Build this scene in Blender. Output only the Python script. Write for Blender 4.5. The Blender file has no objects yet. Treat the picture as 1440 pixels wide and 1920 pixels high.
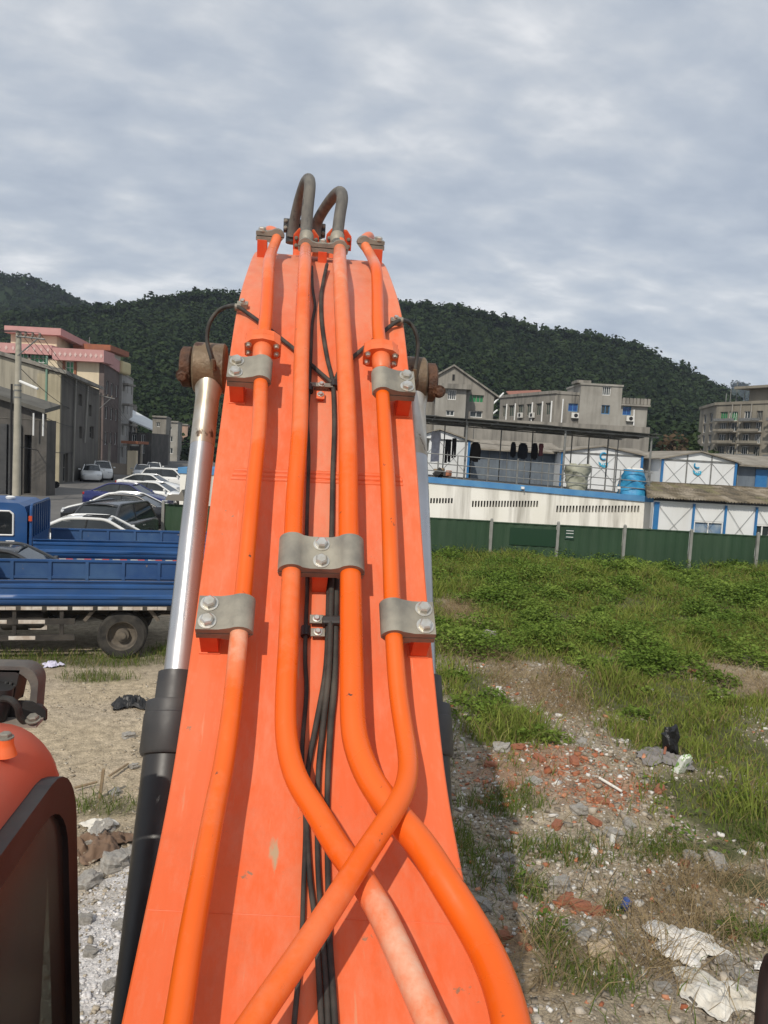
import bpy, math, random
import numpy as np
from mathutils import Vector, Matrix

random.seed(7); rng = np.random.default_rng(11)
sc = bpy.context.scene
COL = sc.collection
R = math.radians

# ------------------------------------------------------------------ camera
FPX = 1400.0                                    # focal length in photo pixels (photo is 1440 x 1920)
PITCH, ROLL, YAW = -math.atan(112/FPX), 0.053, R(6.75)
CAM = np.array([-0.07, 0.0, 3.9])
_f = np.array([math.sin(YAW)*math.cos(PITCH), math.cos(YAW)*math.cos(PITCH), math.sin(PITCH)])
_r = np.array([math.cos(YAW), -math.sin(YAW), 0.0]); _u = np.cross(_r, _f)
CR = math.cos(ROLL)*_r + math.sin(ROLL)*_u; CU = -math.sin(ROLL)*_r + math.cos(ROLL)*_u
cd = bpy.data.cameras.new('camera'); cam = bpy.data.objects.new('camera', cd); COL.objects.link(cam)
cd.sensor_fit = 'VERTICAL'; cd.sensor_height = 36.0; cd.lens = 36.0*FPX/1920
cd.clip_start = 0.05; cd.clip_end = 6000
cam.matrix_world = Matrix(((CR[0], CU[0], -_f[0], CAM[0]), (CR[1], CU[1], -_f[1], CAM[1]), (CR[2], CU[2], -_f[2], CAM[2]), (0, 0, 0, 1)))
sc.camera = cam

# ------------------------------------------------------------------ sky and sun
SUN_AZ, SUN_EL = R(25), R(43)                   # behind the camera, to its left
sun_dir = Vector((-math.sin(SUN_AZ)*math.cos(SUN_EL), -math.cos(SUN_AZ)*math.cos(SUN_EL), math.sin(SUN_EL)))
sd = bpy.data.lights.new('sun', 'SUN'); sd.energy = 3.0; sd.angle = R(0.6); sd.color = (1.0, 0.93, 0.82)
so = bpy.data.objects.new('sun', sd); COL.objects.link(so)
so.rotation_euler = sun_dir.to_track_quat('Z', 'Y').to_euler(); so.location = (-8, -20, 30)

w = bpy.data.worlds.new('World'); sc.world = w; w.use_nodes = True
nt = w.node_tree; nt.nodes.clear(); N = nt.nodes.new; L = nt.links.new
out = N('ShaderNodeOutputWorld'); bg = N('ShaderNodeBackground'); L(bg.outputs[0], out.inputs[0])
sky = N('ShaderNodeTexSky'); sky.sky_type = 'NISHITA'; sky.sun_disc = False
sky.sun_elevation = SUN_EL; sky.sun_rotation = math.atan2(sun_dir.x, sun_dir.y)
tc = N('ShaderNodeTexCoord'); sep = N('ShaderNodeSeparateXYZ'); L(tc.outputs['Generated'], sep.inputs[0])
def wmath(op, a, b=None, clamp=False):
    n = N('ShaderNodeMath'); n.operation = op; n.use_clamp = clamp
    for i, v in enumerate((a, b)):
        if v is None: continue
        if isinstance(v, (int, float)): n.inputs[i].default_value = v
        else: L(v, n.inputs[i])
    return n.outputs[0]
zz = wmath('ADD', wmath('MAXIMUM', sep.outputs[2], 0.0), 0.24)
cmb = N('ShaderNodeCombineXYZ')                 # directions projected on a flat cloud layer
L(wmath('DIVIDE', sep.outputs[0], zz), cmb.inputs[0]); L(wmath('DIVIDE', sep.outputs[1], zz), cmb.inputs[1])
mp = N('ShaderNodeMapping'); mp.inputs['Rotation'].default_value = (0, 0, R(-24)); mp.inputs['Scale'].default_value = (1.0, 1.45, 1); mp.inputs['Location'].default_value = (3.1, 1.7, 0)
L(cmb.outputs[0], mp.inputs[0])
n1 = N('ShaderNodeTexNoise'); n1.inputs['Scale'].default_value = 1.15; n1.inputs['Detail'].default_value = 7; n1.inputs['Roughness'].default_value = 0.52; n1.inputs['Distortion'].default_value = 0.25
n2 = N('ShaderNodeTexNoise'); n2.inputs['Scale'].default_value = 5.6; n2.inputs['Detail'].default_value = 7; n2.inputs['Roughness'].default_value = 0.52; n2.inputs['Distortion'].default_value = 0.15
L(mp.outputs[0], n1.inputs[0]); L(mp.outputs[0], n2.inputs[0])
dens = wmath('ADD', wmath('MULTIPLY', n1.outputs[0], 0.57), wmath('MULTIPLY', n2.outputs[0], 0.43))
rp = N('ShaderNodeValToRGB'); L(dens, rp.inputs[0]); e = rp.color_ramp.elements
e[0].position = 0.38; e[0].color = (0.44, 0.495, 0.58, 1); e[1].position = 0.64; e[1].color = (0.86, 0.87, 0.885, 1)
m1 = e.new(0.475); m1.color = (0.525, 0.575, 0.645, 1); m2 = e.new(0.55); m2.color = (0.635, 0.67, 0.715, 1)
sk = N('ShaderNodeMix'); sk.data_type = 'RGBA'; sk.blend_type = 'MULTIPLY'; sk.inputs[0].default_value = 1
L(sky.outputs[0], sk.inputs[6]); sk.inputs[7].default_value = (0.1, 0.1, 0.1, 1)
mx = N('ShaderNodeMix'); mx.data_type = 'RGBA'; mx.inputs[0].default_value = 0.88
L(sk.outputs[2], mx.inputs[6]); L(rp.outputs[0], mx.inputs[7])
L(mx.outputs[2], bg.inputs[0]); bg.inputs[1].default_value = 1.0

vs = sc.view_settings; vs.view_transform = 'Standard'; vs.look = 'None'; vs.exposure = 0.05; vs.gamma = 1.0; vs.use_curve_mapping = False
sc.render.engine = 'CYCLES'; sc.cycles.use_denoising = True; sc.cycles.max_bounces = 6; sc.cycles.diffuse_bounces = 3
sc.cycles.glossy_bounces = 3; sc.cycles.transmission_bounces = 4; sc.cycles.transparent_max_bounces = 6; sc.cycles.volume_bounces = 0
sc.cycles.sample_clamp_indirect = 6.0

# ------------------------------------------------------------------ survey helpers (photo measurements -> places in the world)
R3 = np.stack([CR, CU, _f])
def ray(px, py): return (px-720)/FPX*CR + (960-py)/FPX*CU + _f
FW = np.array([math.sin(YAW), math.cos(YAW), 0.0])
def ground(px, py, z=0.0):
    d = ray(px, py); t = (z-CAM[2])/d[2]; return CAM + t*d
def atX(px, py, X): d = ray(px, py); return CAM + d*((X-CAM[0])/d[0])
def atY(px, py, Y): d = ray(px, py); return CAM + d*((Y-CAM[1])/d[1])
def UV(p): q = np.asarray(p, float)-CAM; return np.array([q@_r, q@FW, p[2]])      # world -> survey frame (right, ahead, up)
def Cp(px, py, v): d = ray(px, py); t = v/(d@FW); return UV(CAM+d*t)              # survey-frame point at distance v ahead
def Cg(px, py, z=0.0): return UV(ground(px, py, z))
def C2W(p): p = np.asarray(p, float); return np.array([CAM[0], CAM[1], 0.0]) + p[0]*_r + p[1]*FW + np.array([0, 0, p[2]])

# ------------------------------------------------------------------ objects
OFF = {}
def thing(name, label, cat, off=(0, 0, 0), frame='W', group=None, rot=0.0):
    o = bpy.data.objects.new(name, None); COL.objects.link(o); o.empty_display_size = 0.2
    off = np.array(off, float)
    if frame == 'C': o.location = C2W(off); o.rotation_euler = (0, 0, -YAW + rot)
    else: o.location = off; o.rotation_euler = (0, 0, rot)
    OFF[o.name] = off if rot == 0.0 else np.zeros(3)
    o['label'] = label; o['category'] = cat
    if group: o['group'] = group
    return o
def tag(o, label, cat, group=None):
    o['label'] = label; o['category'] = cat
    if group: o['group'] = group
    return o
def struct(o): o['kind'] = 'structure'; return o
def stuff(o, label=None, cat=None):
    o['kind'] = 'stuff'
    if label: o['label'] = label; o['category'] = cat
    return o
def copy_tree(o, parent=None):
    c = o.copy(); COL.objects.link(c)
    if parent is not None: c.parent = parent
    for ch in o.children: copy_tree(ch, c)
    return c

class MB:
    """collects shapes, builds ONE mesh object"""
    def __init__(s): s.v = []; s.f = []; s.sm = []
    def add(s, vs, fs, smooth=False):
        b = len(s.v); s.v.extend([tuple(map(float, p)) for p in vs]); s.f.extend([tuple(b+i for i in f) for f in fs]); s.sm.extend([smooth]*len(fs)); return s
    def box(s, c, size, B=None, taper=None):
        x, y, z = np.array(size, float)/2; c = np.array(c, float)
        P = np.array([(-x,-y,-z),(x,-y,-z),(x,y,-z),(-x,y,-z),(-x,-y,z),(x,-y,z),(x,y,z),(-x,y,z)])
        if taper is not None: P[4:, :2] *= taper
        if B is not None: P = P @ np.array(B, float)
        return s.add(P+c, [(3,2,1,0),(4,5,6,7),(0,1,5,4),(1,2,6,5),(2,3,7,6),(3,0,4,7)])
    def span(s, a, b): a = np.array(a, float); b = np.array(b, float); return s.box((a+b)/2, np.abs(b-a))
    def prism(s, pts, d0, d1, o=(0,0,0), X=(1,0,0), Y=(0,0,1), Z=(0,1,0), smooth=False):
        """2D outline (counter-clockwise in X,Y) pushed along Z from d0 to d1"""
        o = np.array(o, float); X, Y, Z = (np.array(a, float) for a in (X, Y, Z)); n = len(pts)
        A = [o+p[0]*X+p[1]*Y+d0*Z for p in pts]; Bq = [o+p[0]*X+p[1]*Y+d1*Z for p in pts]
        s.add(A+Bq, [(i, (i+1) % n, n+(i+1) % n, n+i) for i in range(n)], smooth)
        return s.add(A, [tuple(range(n))[::-1]]).add(Bq, [tuple(range(n))])
    def tube(s, pts, r, seg=10, caps=True, smooth=True):
        P = np.array(pts, float); n = len(P); rr = np.broadcast_to(np.array(r, float), (n,))
        T = np.gradient(P, axis=0); T /= np.linalg.norm(T, axis=1)[:, None]+1e-12
        ref = np.array([0, 0, 1.0]) if abs(T[0][2]) < .9 else np.array([1.0, 0, 0])
        u = np.cross(T[0], ref); u /= np.linalg.norm(u); vs = []
        for i in range(n):
            u = u - T[i]*(u@T[i]); u /= np.linalg.norm(u)+1e-12; w_ = np.cross(T[i], u)
            for k in range(seg):
                a = 2*math.pi*k/seg; vs.append(P[i]+rr[i]*(math.cos(a)*u+math.sin(a)*w_))
        fs = [(i*seg+k, i*seg+(k+1) % seg, (i+1)*seg+(k+1) % seg, (i+1)*seg+k) for i in range(n-1) for k in range(seg)]
        s.add(vs, fs, smooth)
        if caps: s.add(vs[:seg], [tuple(range(seg))[::-1]]); s.add(vs[-seg:], [tuple(range(seg))])
        return s
    def lathe(s, prof, o, A, seg=20, phase=0.0, smooth=True, caps=True):
        """profile [(r, t)] turned round axis A through o"""
        A = np.array(A, float); A /= np.linalg.norm(A); o = np.array(o, float)
        ref = np.array([0, 0, 1.0]) if abs(A[2]) < .9 else np.array([1.0, 0, 0])
        u = np.cross(A, ref); u /= np.linalg.norm(u); w_ = np.cross(A, u); vs = []
        for r, t in prof:
            for k in range(seg):
                a = 2*math.pi*k/seg+phase; vs.append(o+A*t+r*(math.cos(a)*u+math.sin(a)*w_))
        n = len(prof)
        s.add(vs, [(i*seg+k, i*seg+(k+1) % seg, (i+1)*seg+(k+1) % seg, (i+1)*seg+k) for i in range(n-1) for k in range(seg)], smooth)
        if caps: s.add(vs[:seg], [tuple(range(seg))[::-1]]); s.add(vs[-seg:], [tuple(range(seg))])
        return s
    def sheet(s, a, b, c, d): return s.add([a, b, c, d], [(0, 1, 2, 3)])
    def build(s, name, mat, parent=None, off=None, bevel=0.0, sharp=40, mesh_only=False):
        me = bpy.data.meshes.new(name)
        V = np.array(s.v, float)
        root = parent
        while root is not None and root.parent is not None: root = root.parent
        if off is None: off = OFF.get(root.name, np.zeros(3)) if root is not None else np.zeros(3)
        V = V-np.array(off)
        me.from_pydata(V.tolist(), [], s.f)
        if any(s.sm):
            me.polygons.foreach_set('use_smooth', s.sm); me.set_sharp_from_angle(angle=R(sharp))
        me.materials.append(mat); me.update()
        if mesh_only: return me
        o = bpy.data.objects.new(name, me); COL.objects.link(o)
        if parent is not None: o.parent = parent
        if bevel:
            m = o.modifiers.new('bevel', 'BEVEL'); m.width = bevel; m.segments = 2; m.limit_method = 'ANGLE'; m.angle_limit = R(40); m.harden_normals = False
        return o
def inst(me, name, parent, loc=(0, 0, 0), rot=(0, 0, 0), scale=(1, 1, 1)):
    o = bpy.data.objects.new(name, me); COL.objects.link(o); o.parent = parent
    o.location = loc; o.rotation_euler = rot; o.scale = scale; return o
def np_mesh(name, V, F, mat, attr=None, smooth=False):
    """big meshes straight from arrays; F is (n,3) or (n,4); attr is a per-vertex colour"""
    me = bpy.data.meshes.new(name); k = F.shape[1]
    me.vertices.add(len(V)); me.vertices.foreach_set('co', np.ascontiguousarray(V, np.float32).ravel())
    me.loops.add(F.size); me.loops.foreach_set('vertex_index', np.ascontiguousarray(F, np.int32).ravel())
    me.polygons.add(len(F)); me.polygons.foreach_set('loop_start', np.arange(0, F.size, k, dtype=np.int32))
    if attr is not None:
        a = me.color_attributes.new('tint', 'FLOAT_COLOR', 'POINT')
        c = np.ones((len(V), 4), np.float32); c[:, :3] = attr; a.data.foreach_set('color', c.ravel())
    me.update(calc_edges=True)
    if smooth: me.polygons.foreach_set('use_smooth', np.ones(len(F), bool))
    me.materials.append(mat); o = bpy.data.objects.new(name, me); COL.objects.link(o); return o

# value noise for terrain
_P = rng.random((256, 256))
def vnoise(x, y):
    xi = np.floor(x).astype(int); yi = np.floor(y).astype(int); fx = x-xi; fy = y-yi
    fx = fx*fx*(3-2*fx); fy = fy*fy*(3-2*fy); g = lambda a, b: _P[a & 255, b & 255]
    return (g(xi, yi)*(1-fx)+g(xi+1, yi)*fx)*(1-fy)+(g(xi, yi+1)*(1-fx)+g(xi+1, yi+1)*fx)*fy
def fbm(x, y, o=4):
    s = 0; a = .5
    for i in range(o): s = s+a*vnoise(x*2**i+17.3*i, y*2**i+5.1*i); a *= .5
    return s

# ------------------------------------------------------------------ materials
MATS = {}
def M(name, c1, c2=None, scale=4.0, rough=0.6, metal=0.0, bump=0.0, bscale=None, spots=None, spot_scale=12.0, spot_at=0.66, stretch=(1,1,1),
      detail=5.0, spec=0.5, streak=None, streak_amt=0.6, streak_scale=(3.0, 3.0, 0.25), tint=False, trans=0.0, alpha=None, sub=0.0, lo=0.35, hi=0.65, rvar=0.0):
    if name in MATS: return MATS[name]
    m = bpy.data.materials.new(name); m.use_nodes = True; nt = m.node_tree; b = nt.nodes['Principled BSDF']; N = nt.nodes.new; L = nt.links.new
    b.inputs['Roughness'].default_value = rough; b.inputs['Metallic'].default_value = metal; b.inputs['Specular IOR Level'].default_value = spec
    if trans: b.inputs['Transmission Weight'].default_value = trans
    tc = N('ShaderNodeTexCoord')
    def noise(sc_, det=detail, ro=0.55, st=stretch):
        mp = N('ShaderNodeMapping'); mp.inputs['Scale'].default_value = st; L(tc.outputs['Object'], mp.inputs[0])
        n = N('ShaderNodeTexNoise'); n.inputs['Scale'].default_value = sc_; n.inputs['Detail'].default_value = det; n.inputs['Roughness'].default_value = ro; L(mp.outputs[0], n.inputs[0]); return n.outputs[0]
    def ramp(x, a, b_):
        r = N('ShaderNodeMapRange'); r.inputs[1].default_value = a; r.inputs[2].default_value = b_; r.clamp = True; L(x, r.inputs[0]); return r.outputs[0]
    def mix(fac, A, B, mode='MIX'):
        n = N('ShaderNodeMix'); n.data_type = 'RGBA'; n.blend_type = mode
        for i, v in ((0, fac), (6, A), (7, B)):
            if isinstance(v, (int, float)): n.inputs[i].default_value = v
            elif isinstance(v, tuple): n.inputs[i].default_value = (*v, 1)
            else: L(v, n.inputs[i])
        return n.outputs[2]
    col = c1
    if tint:
        at = N('ShaderNodeAttribute'); at.attribute_name = 'tint'; col = at.outputs['Color']
    if c2 is not None: col = mix(ramp(noise(scale), lo, hi), col, c2)
    if spots is not None: col = mix(ramp(noise(spot_scale, 8, .62), spot_at, spot_at+0.04), col, spots)
    if streak is not None:
        f = ramp(noise(1.0, 6, .6, streak_scale), 0.46, 0.72)
        sm = N('ShaderNodeMath'); sm.operation = 'MULTIPLY'; sm.inputs[1].default_value = streak_amt; L(f, sm.inputs[0]); col = mix(sm.outputs[0], col, streak)
    if isinstance(col, tuple): b.inputs['Base Color'].default_value = (*col, 1)
    else: L(col, b.inputs['Base Color'])
    if rvar:
        r = N('ShaderNodeMapRange'); r.inputs[1].default_value = .3; r.inputs[2].default_value = .7; r.inputs[3].default_value = max(.02, rough-rvar); r.inputs[4].default_value = min(1, rough+rvar)
        L(noise(scale*2.3), r.inputs[0]); L(r.outputs[0], b.inputs['Roughness'])
    if bump:
        bp = N('ShaderNodeBump'); bp.inputs['Strength'].default_value = min(1.0, bump*4); bp.inputs['Distance'].default_value = bump*0.05 if bscale else bump*0.02
        L(noise(bscale or scale*6, 6, .6), bp.inputs['Height']); L(bp.outputs[0], b.inputs['Normal'])
    if sub: b.inputs['Subsurface Weight'].default_value = sub
    MATS[name] = m; return m

M_boom = M('orange boom paint', (0.76, 0.124, 0.028), (0.72, 0.148, 0.052), scale=1.3, rough=0.5, rvar=0.12, bump=0.05, bscale=60, spots=(0.20, 0.12, 0.07), spot_scale=26, spot_at=0.755,
           streak=(0.75, 0.21, 0.10), streak_amt=0.40, streak_scale=(16.0, 1.2, 1.2), spec=0.4)
M_pipe = M('orange pipe paint', (0.77, 0.108, 0.003), (0.77, 0.128, 0.012), scale=2.1, rough=0.34, rvar=0.12, spots=(0.06, 0.04, 0.03), spot_scale=24, spot_at=0.675, bump=0.02, bscale=90, spec=.45)
def _wear(m):                                    # bleached paint where the 'tint' attribute says the pipe is worn
    nt = m.node_tree; b = nt.nodes['Principled BSDF']; N = nt.nodes.new; L = nt.links.new
    src = b.inputs['Base Color'].links[0].from_socket
    at = N('ShaderNodeAttribute'); at.attribute_name = 'tint'; sp = N('ShaderNodeSeparateColor'); L(at.outputs['Color'], sp.inputs[0])
    tc = N('ShaderNodeTexCoord'); n = N('ShaderNodeTexNoise'); n.inputs['Scale'].default_value = 26; n.inputs['Detail'].default_value = 8; n.inputs['Roughness'].default_value = .7; L(tc.outputs['Object'], n.inputs[0])
    s1 = N('ShaderNodeMath'); s1.operation = 'ADD'; L(sp.outputs[0], s1.inputs[0]); L(n.outputs[0], s1.inputs[1])
    def step(a, b_, k):
        r = N('ShaderNodeMapRange'); r.inputs[1].default_value = a; r.inputs[2].default_value = b_; r.inputs[4].default_value = k; L(s1.outputs[0], r.inputs[0]); return r.outputs[0]
    m1 = N('ShaderNodeMix'); m1.data_type = 'RGBA'; L(step(.62, 1.3, .85), m1.inputs[0]); L(src, m1.inputs[6]); m1.inputs[7].default_value = (.72, .215, .095, 1)
    m2 = N('ShaderNodeMix'); m2.data_type = 'RGBA'; L(step(1.2, 1.62, .95), m2.inputs[0]); L(m1.outputs[2], m2.inputs[6]); m2.inputs[7].default_value = (.70, .40, .27, 1)
    L(m2.outputs[2], b.inputs['Base Color'])
_wear(M_pipe)
M_plate = M('orange boom plate paint', (0.76, 0.124, 0.027), (0.72, 0.145, 0.050), scale=1.1, rough=0.5, rvar=0.14, bump=0.05, bscale=60, spots=(0.22, 0.15, 0.09), spot_scale=20, spot_at=0.685,
            streak=(0.74, 0.20, 0.095), streak_amt=0.36, streak_scale=(18.0, 1.1, 1.1), spec=0.4)
def _plate(m):                                   # dust (red channel), bare scrapes (green) and grease (blue) worn into the plate
    nt = m.node_tree; b = nt.nodes['Principled BSDF']; N = nt.nodes.new; L = nt.links.new; src = b.inputs['Base Color'].links[0].from_socket
    at = N('ShaderNodeAttribute'); at.attribute_name = 'tint'; sp = N('ShaderNodeSeparateColor'); L(at.outputs['Color'], sp.inputs[0]); tc = N('ShaderNodeTexCoord')
    mp = N('ShaderNodeMapping'); mp.inputs['Scale'].default_value = (1.6, .6, .6); L(tc.outputs['Object'], mp.inputs[0])
    n = N('ShaderNodeTexNoise'); n.inputs['Scale'].default_value = 17; n.inputs['Detail'].default_value = 9; n.inputs['Roughness'].default_value = .72; L(mp.outputs[0], n.inputs[0])
    col = src
    for ch, c, lo, hi, k in ((0, (.66, .30, .185, 1), .62, 1.35, .85), (1, (.42, .34, .21, 1), .98, 1.22, .9), (2, (.16, .075, .045, 1), .85, 1.4, .8)):
        ad = N('ShaderNodeMath'); ad.operation = 'ADD'; L(sp.outputs[ch], ad.inputs[0]); L(n.outputs[0], ad.inputs[1])
        r = N('ShaderNodeMapRange'); r.inputs[1].default_value = lo; r.inputs[2].default_value = hi; r.inputs[4].default_value = k; L(ad.outputs[0], r.inputs[0])
        mx = N('ShaderNodeMix'); mx.data_type = 'RGBA'; L(r.outputs[0], mx.inputs[0]); L(col, mx.inputs[6]); mx.inputs[7].default_value = c; col = mx.outputs[2]
    # fine scratches and scuffs along the boom
    mp2 = N('ShaderNodeMapping'); mp2.inputs['Scale'].default_value = (90, 5, 5); mp2.inputs['Rotation'].default_value = (0, 0, .12); L(tc.outputs['Object'], mp2.inputs[0])
    n3 = N('ShaderNodeTexNoise'); n3.inputs['Scale'].default_value = 1; n3.inputs['Detail'].default_value = 4; L(mp2.outputs[0], n3.inputs[0])
    r = N('ShaderNodeMapRange'); r.inputs[1].default_value = .66; r.inputs[2].default_value = .74; r.inputs[4].default_value = .55; L(n3.outputs[0], r.inputs[0])
    mx = N('ShaderNodeMix'); mx.data_type = 'RGBA'; L(r.outputs[0], mx.inputs[0]); L(col, mx.inputs[6]); mx.inputs[7].default_value = (.60, .30, .17, 1); col = mx.outputs[2]
    # cloudy grime
    n4 = N('ShaderNodeTexNoise'); n4.inputs['Scale'].default_value = 4.5; n4.inputs['Detail'].default_value = 9; n4.inputs['Roughness'].default_value = .68; L(tc.outputs['Object'], n4.inputs[0])
    r = N('ShaderNodeMapRange'); r.inputs[1].default_value = .52; r.inputs[2].default_value = .74; r.inputs[4].default_value = .38; L(n4.outputs[0], r.inputs[0])
    mx = N('ShaderNodeMix'); mx.data_type = 'RGBA'; L(r.outputs[0], mx.inputs[0]); L(col, mx.inputs[6]); mx.inputs[7].default_value = (.50, .105, .04, 1); col = mx.outputs[2]
    L(col, b.inputs['Base Color'])
_plate(M_plate)
M_red = M('red orange block paint', (0.62, 0.055, 0.012), (0.68, 0.12, 0.04), scale=9, rough=0.5)
M_flange = M('orange flange paint', (0.76, 0.115, 0.014), (0.72, 0.18, 0.07), scale=7, rough=0.45)
M_clamp = M('weathered grey clamp', (0.19, 0.178, 0.15), (0.33, 0.305, 0.245), scale=9, rough=0.62, metal=0.25, bump=0.08, bscale=120, spots=(0.14, 0.10, 0.06), spot_scale=16, spot_at=0.68, rvar=.1)
M_bolt = M('zinc bolt', (0.62, 0.61, 0.57), (0.5, 0.46, 0.38), scale=30, rough=0.36, metal=0.8, bump=0.03, bscale=200)
M_brownsteel = M('greasy brown steel', (0.085, 0.055, 0.034), (0.20, 0.145, 0.085), scale=7, rough=0.5, metal=0.2, bump=0.15, bscale=60, spots=(0.07, 0.03, 0.018), spot_scale=14, spot_at=0.6, rvar=.12)
M_rust = M('rusty pin cap', (0.055, 0.028, 0.018), (0.13, 0.06, 0.03), scale=12, rough=0.7, bump=0.25, bscale=50)
M_chrome = M('chrome rod', (0.56, 0.565, 0.58), (0.43, 0.43, 0.43), scale=2.0, rough=0.3, metal=.78, rvar=.08, spots=(0.20, 0.15, 0.10), spot_scale=9, spot_at=0.74)
M_rodtop = M('stained rod end', (0.55, 0.54, 0.50), (0.33, 0.26, 0.17), scale=6, rough=0.38, metal=.7, spots=(0.1, 0.07, 0.05), spot_scale=11, spot_at=0.66, stretch=(1, 1, .5))
M_barrel = M('black cylinder paint', (0.019, 0.019, 0.021), (0.04, 0.039, 0.038), scale=3, rough=0.42, rvar=.1, spots=(0.09, 0.085, 0.08), spot_scale=24, spot_at=0.72, bump=.02, bscale=70)
M_gland = M('dark grey gland', (0.034, 0.034, 0.036), (0.055, 0.054, 0.052), scale=6, rough=0.5, rvar=.08, bump=.03, bscale=90)
M_hose = M('dusty black hose', (0.022, 0.021, 0.019), (0.075, 0.068, 0.055), scale=11, rough=0.72, bump=0.1, bscale=170, lo=.38, hi=.72)
M_bighose = M('grey ribbed hose', (0.10, 0.096, 0.088), (0.16, 0.15, 0.13), scale=13, rough=0.75, bump=0.12, bscale=80, stretch=(2.5, 2.5, .5), spots=(.04, .04, .04), spot_scale=14, spot_at=.62)
M_black = M('black plastic', (0.014, 0.014, 0.015), (0.03, 0.029, 0.028), scale=8, rough=0.5, bump=.03, bscale=80)
M_greyplastic = M('dusty grey lamp bracket', (0.085, 0.078, 0.072), (0.13, 0.118, 0.10), scale=15, rough=0.75, bump=.1, bscale=120)
# ================================================================== EXCAVATOR
X1 = np.array([1.0, 0, 0])
exc = thing('excavator', 'orange excavator boom with hydraulic pipes, side cylinders and the corner of its cab', 'excavator', (0, -0.6, 0))
_pp = np.array([(.2,-1.62),(.55,-1.44),(.9,-1.275),(1.33,-1.085),(1.58,-.98),(1.81,-.88),(1.93,-.79),(2.14,-.59),(2.28,-.447),(2.45,-.26),(2.6,-.065),(2.74,.085),(2.893,.26),
                (3.04,.40),(3.18,.535),(3.4,.68),(3.59,.775),(3.88,.915),(4.1,1.01),(4.3,1.075),(4.55,1.105),(5.0,1.09),(5.6,.98),(6.4,.76)])
_cl = np.concatenate([[0], np.cumsum(np.linalg.norm(np.diff(_pp, axis=0), axis=1))])
_s = np.linspace(0, _cl[-1], 700); PYZ = np.stack([np.interp(_s, _cl, _pp[:, 0]), np.interp(_s, _cl, _pp[:, 1])], 1)
_k = np.hanning(47); _k /= _k.sum()
for c in range(2):
    e_ = np.concatenate([2*PYZ[0, c]-PYZ[23:0:-1, c], PYZ[:, c], 2*PYZ[-1, c]-PYZ[-2:-25:-1, c]]); PYZ[:, c] = np.convolve(e_, _k, 'valid')
TAN = np.gradient(PYZ, axis=0); TAN /= np.linalg.norm(TAN, axis=1)[:, None]; NRM = np.stack([-TAN[:, 1], TAN[:, 0]], 1)
def frame_at(i): return np.array([0, *TAN[i]]), np.array([0, *NRM[i]])
def near_i(p): return int(np.argmin(np.abs((PYZ[:, 0]-p[1])*1.0)+np.abs(PYZ[:, 1]+CAM[2]-p[2])*.5))
def onboom(px, py, h=0.0):
    """point h above the boom's top plate, seen in direction px,py"""
    d = ray(px, py); Q = PYZ+h*NRM; cr = Q[:, 0]*d[2]-Q[:, 1]*d[1]
    for i in range(len(cr)-1):
        if cr[i]*cr[i+1] <= 0 and Q[i, 0] > .1:
            a = cr[i]/(cr[i]-cr[i+1]+1e-15); y = Q[i, 0]*(1-a)+Q[i+1, 0]*a; return CAM+d*(y/d[1])
    i = int(np.argmin(np.abs(cr[200:])))+200; return CAM+d*(Q[i, 0]/d[1])
def smooth_path(P, n=90):
    P = np.array(P, float); P = np.vstack([2*P[0]-P[1], P, 2*P[-1]-P[-2]]); m = len(P)-3
    cl = np.concatenate([[0], np.cumsum(np.linalg.norm(np.diff(P[1:-1], axis=0), axis=1))]); out_ = []
    for s_ in np.linspace(0, cl[-1], n):
        i = min(int(np.searchsorted(cl, s_, 'right'))-1, m-1); t = (s_-cl[i])/(cl[i+1]-cl[i]+1e-12)
        p0, p1, p2, p3 = P[i], P[i+1], P[i+2], P[i+3]
        out_.append(.5*((2*p1)+(-p0+p2)*t+(2*p0-5*p1+4*p2-p3)*t*t+(-p0+3*p1-3*p2+p3)*t**3))
    out_ = np.array(out_)
    for _ in range(2): out_[1:-1] = .25*out_[:-2]+.5*out_[1:-1]+.25*out_[2:]
    return out_
def path(pts, n=90):
    P = []
    for p in pts:
        if len(p) == 4: P.append(atY(p[0], p[1], p[3]))      # (px, py, None, Y)
        else: P.append(onboom(*p))
    return smooth_path(P, n)

# --- boom box
W2 = 0.35
st = list(range(0, 700, 7)); rows = []
for i in st:
    y, z = PYZ[i]; t = _s[i]/_s[-1]; dpt = 0.40+0.38*math.sin(math.pi*min(1, t*1.15))**1.2
    n = NRM[i]; rows.append((y, z+CAM[2], n[0], n[1], dpt))
mb = MB()
vs_, fs_ = [], []
for y, z, ny, nz, d in rows:
    for x, k in ((-W2+.012, -.014), (W2-.012, -.014), (W2-.012, -d), (-W2+.012, -d)): vs_.append((x, y+ny*k, z+nz*k))
for i in range(len(rows)-1):
    for k in range(4): fs_.append((i*4+k, i*4+(k+1) % 4, i*4+4+(k+1) % 4, i*4+4+k))
fs_ += [(3, 2, 1, 0), tuple(len(rows)*4-4+k for k in range(4))]
mb.add(vs_, fs_); boom = mb.build('boom', M_boom, exc)
NXP = 56; ii_ = np.arange(0, 700, 3); xs_ = np.concatenate([[-W2, -W2], np.linspace(-W2+.004, W2-.004, NXP), [W2, W2]]); ks_ = np.concatenate([[-.018, -.004], np.zeros(NXP), [-.004, -.018]]); nc_ = len(xs_)
Vp = np.stack([np.broadcast_to(xs_, (len(ii_), nc_)), PYZ[ii_, 0][:, None]+NRM[ii_, 0][:, None]*ks_, PYZ[ii_, 1][:, None]+CAM[2]+NRM[ii_, 1][:, None]*ks_], -1)
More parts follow.
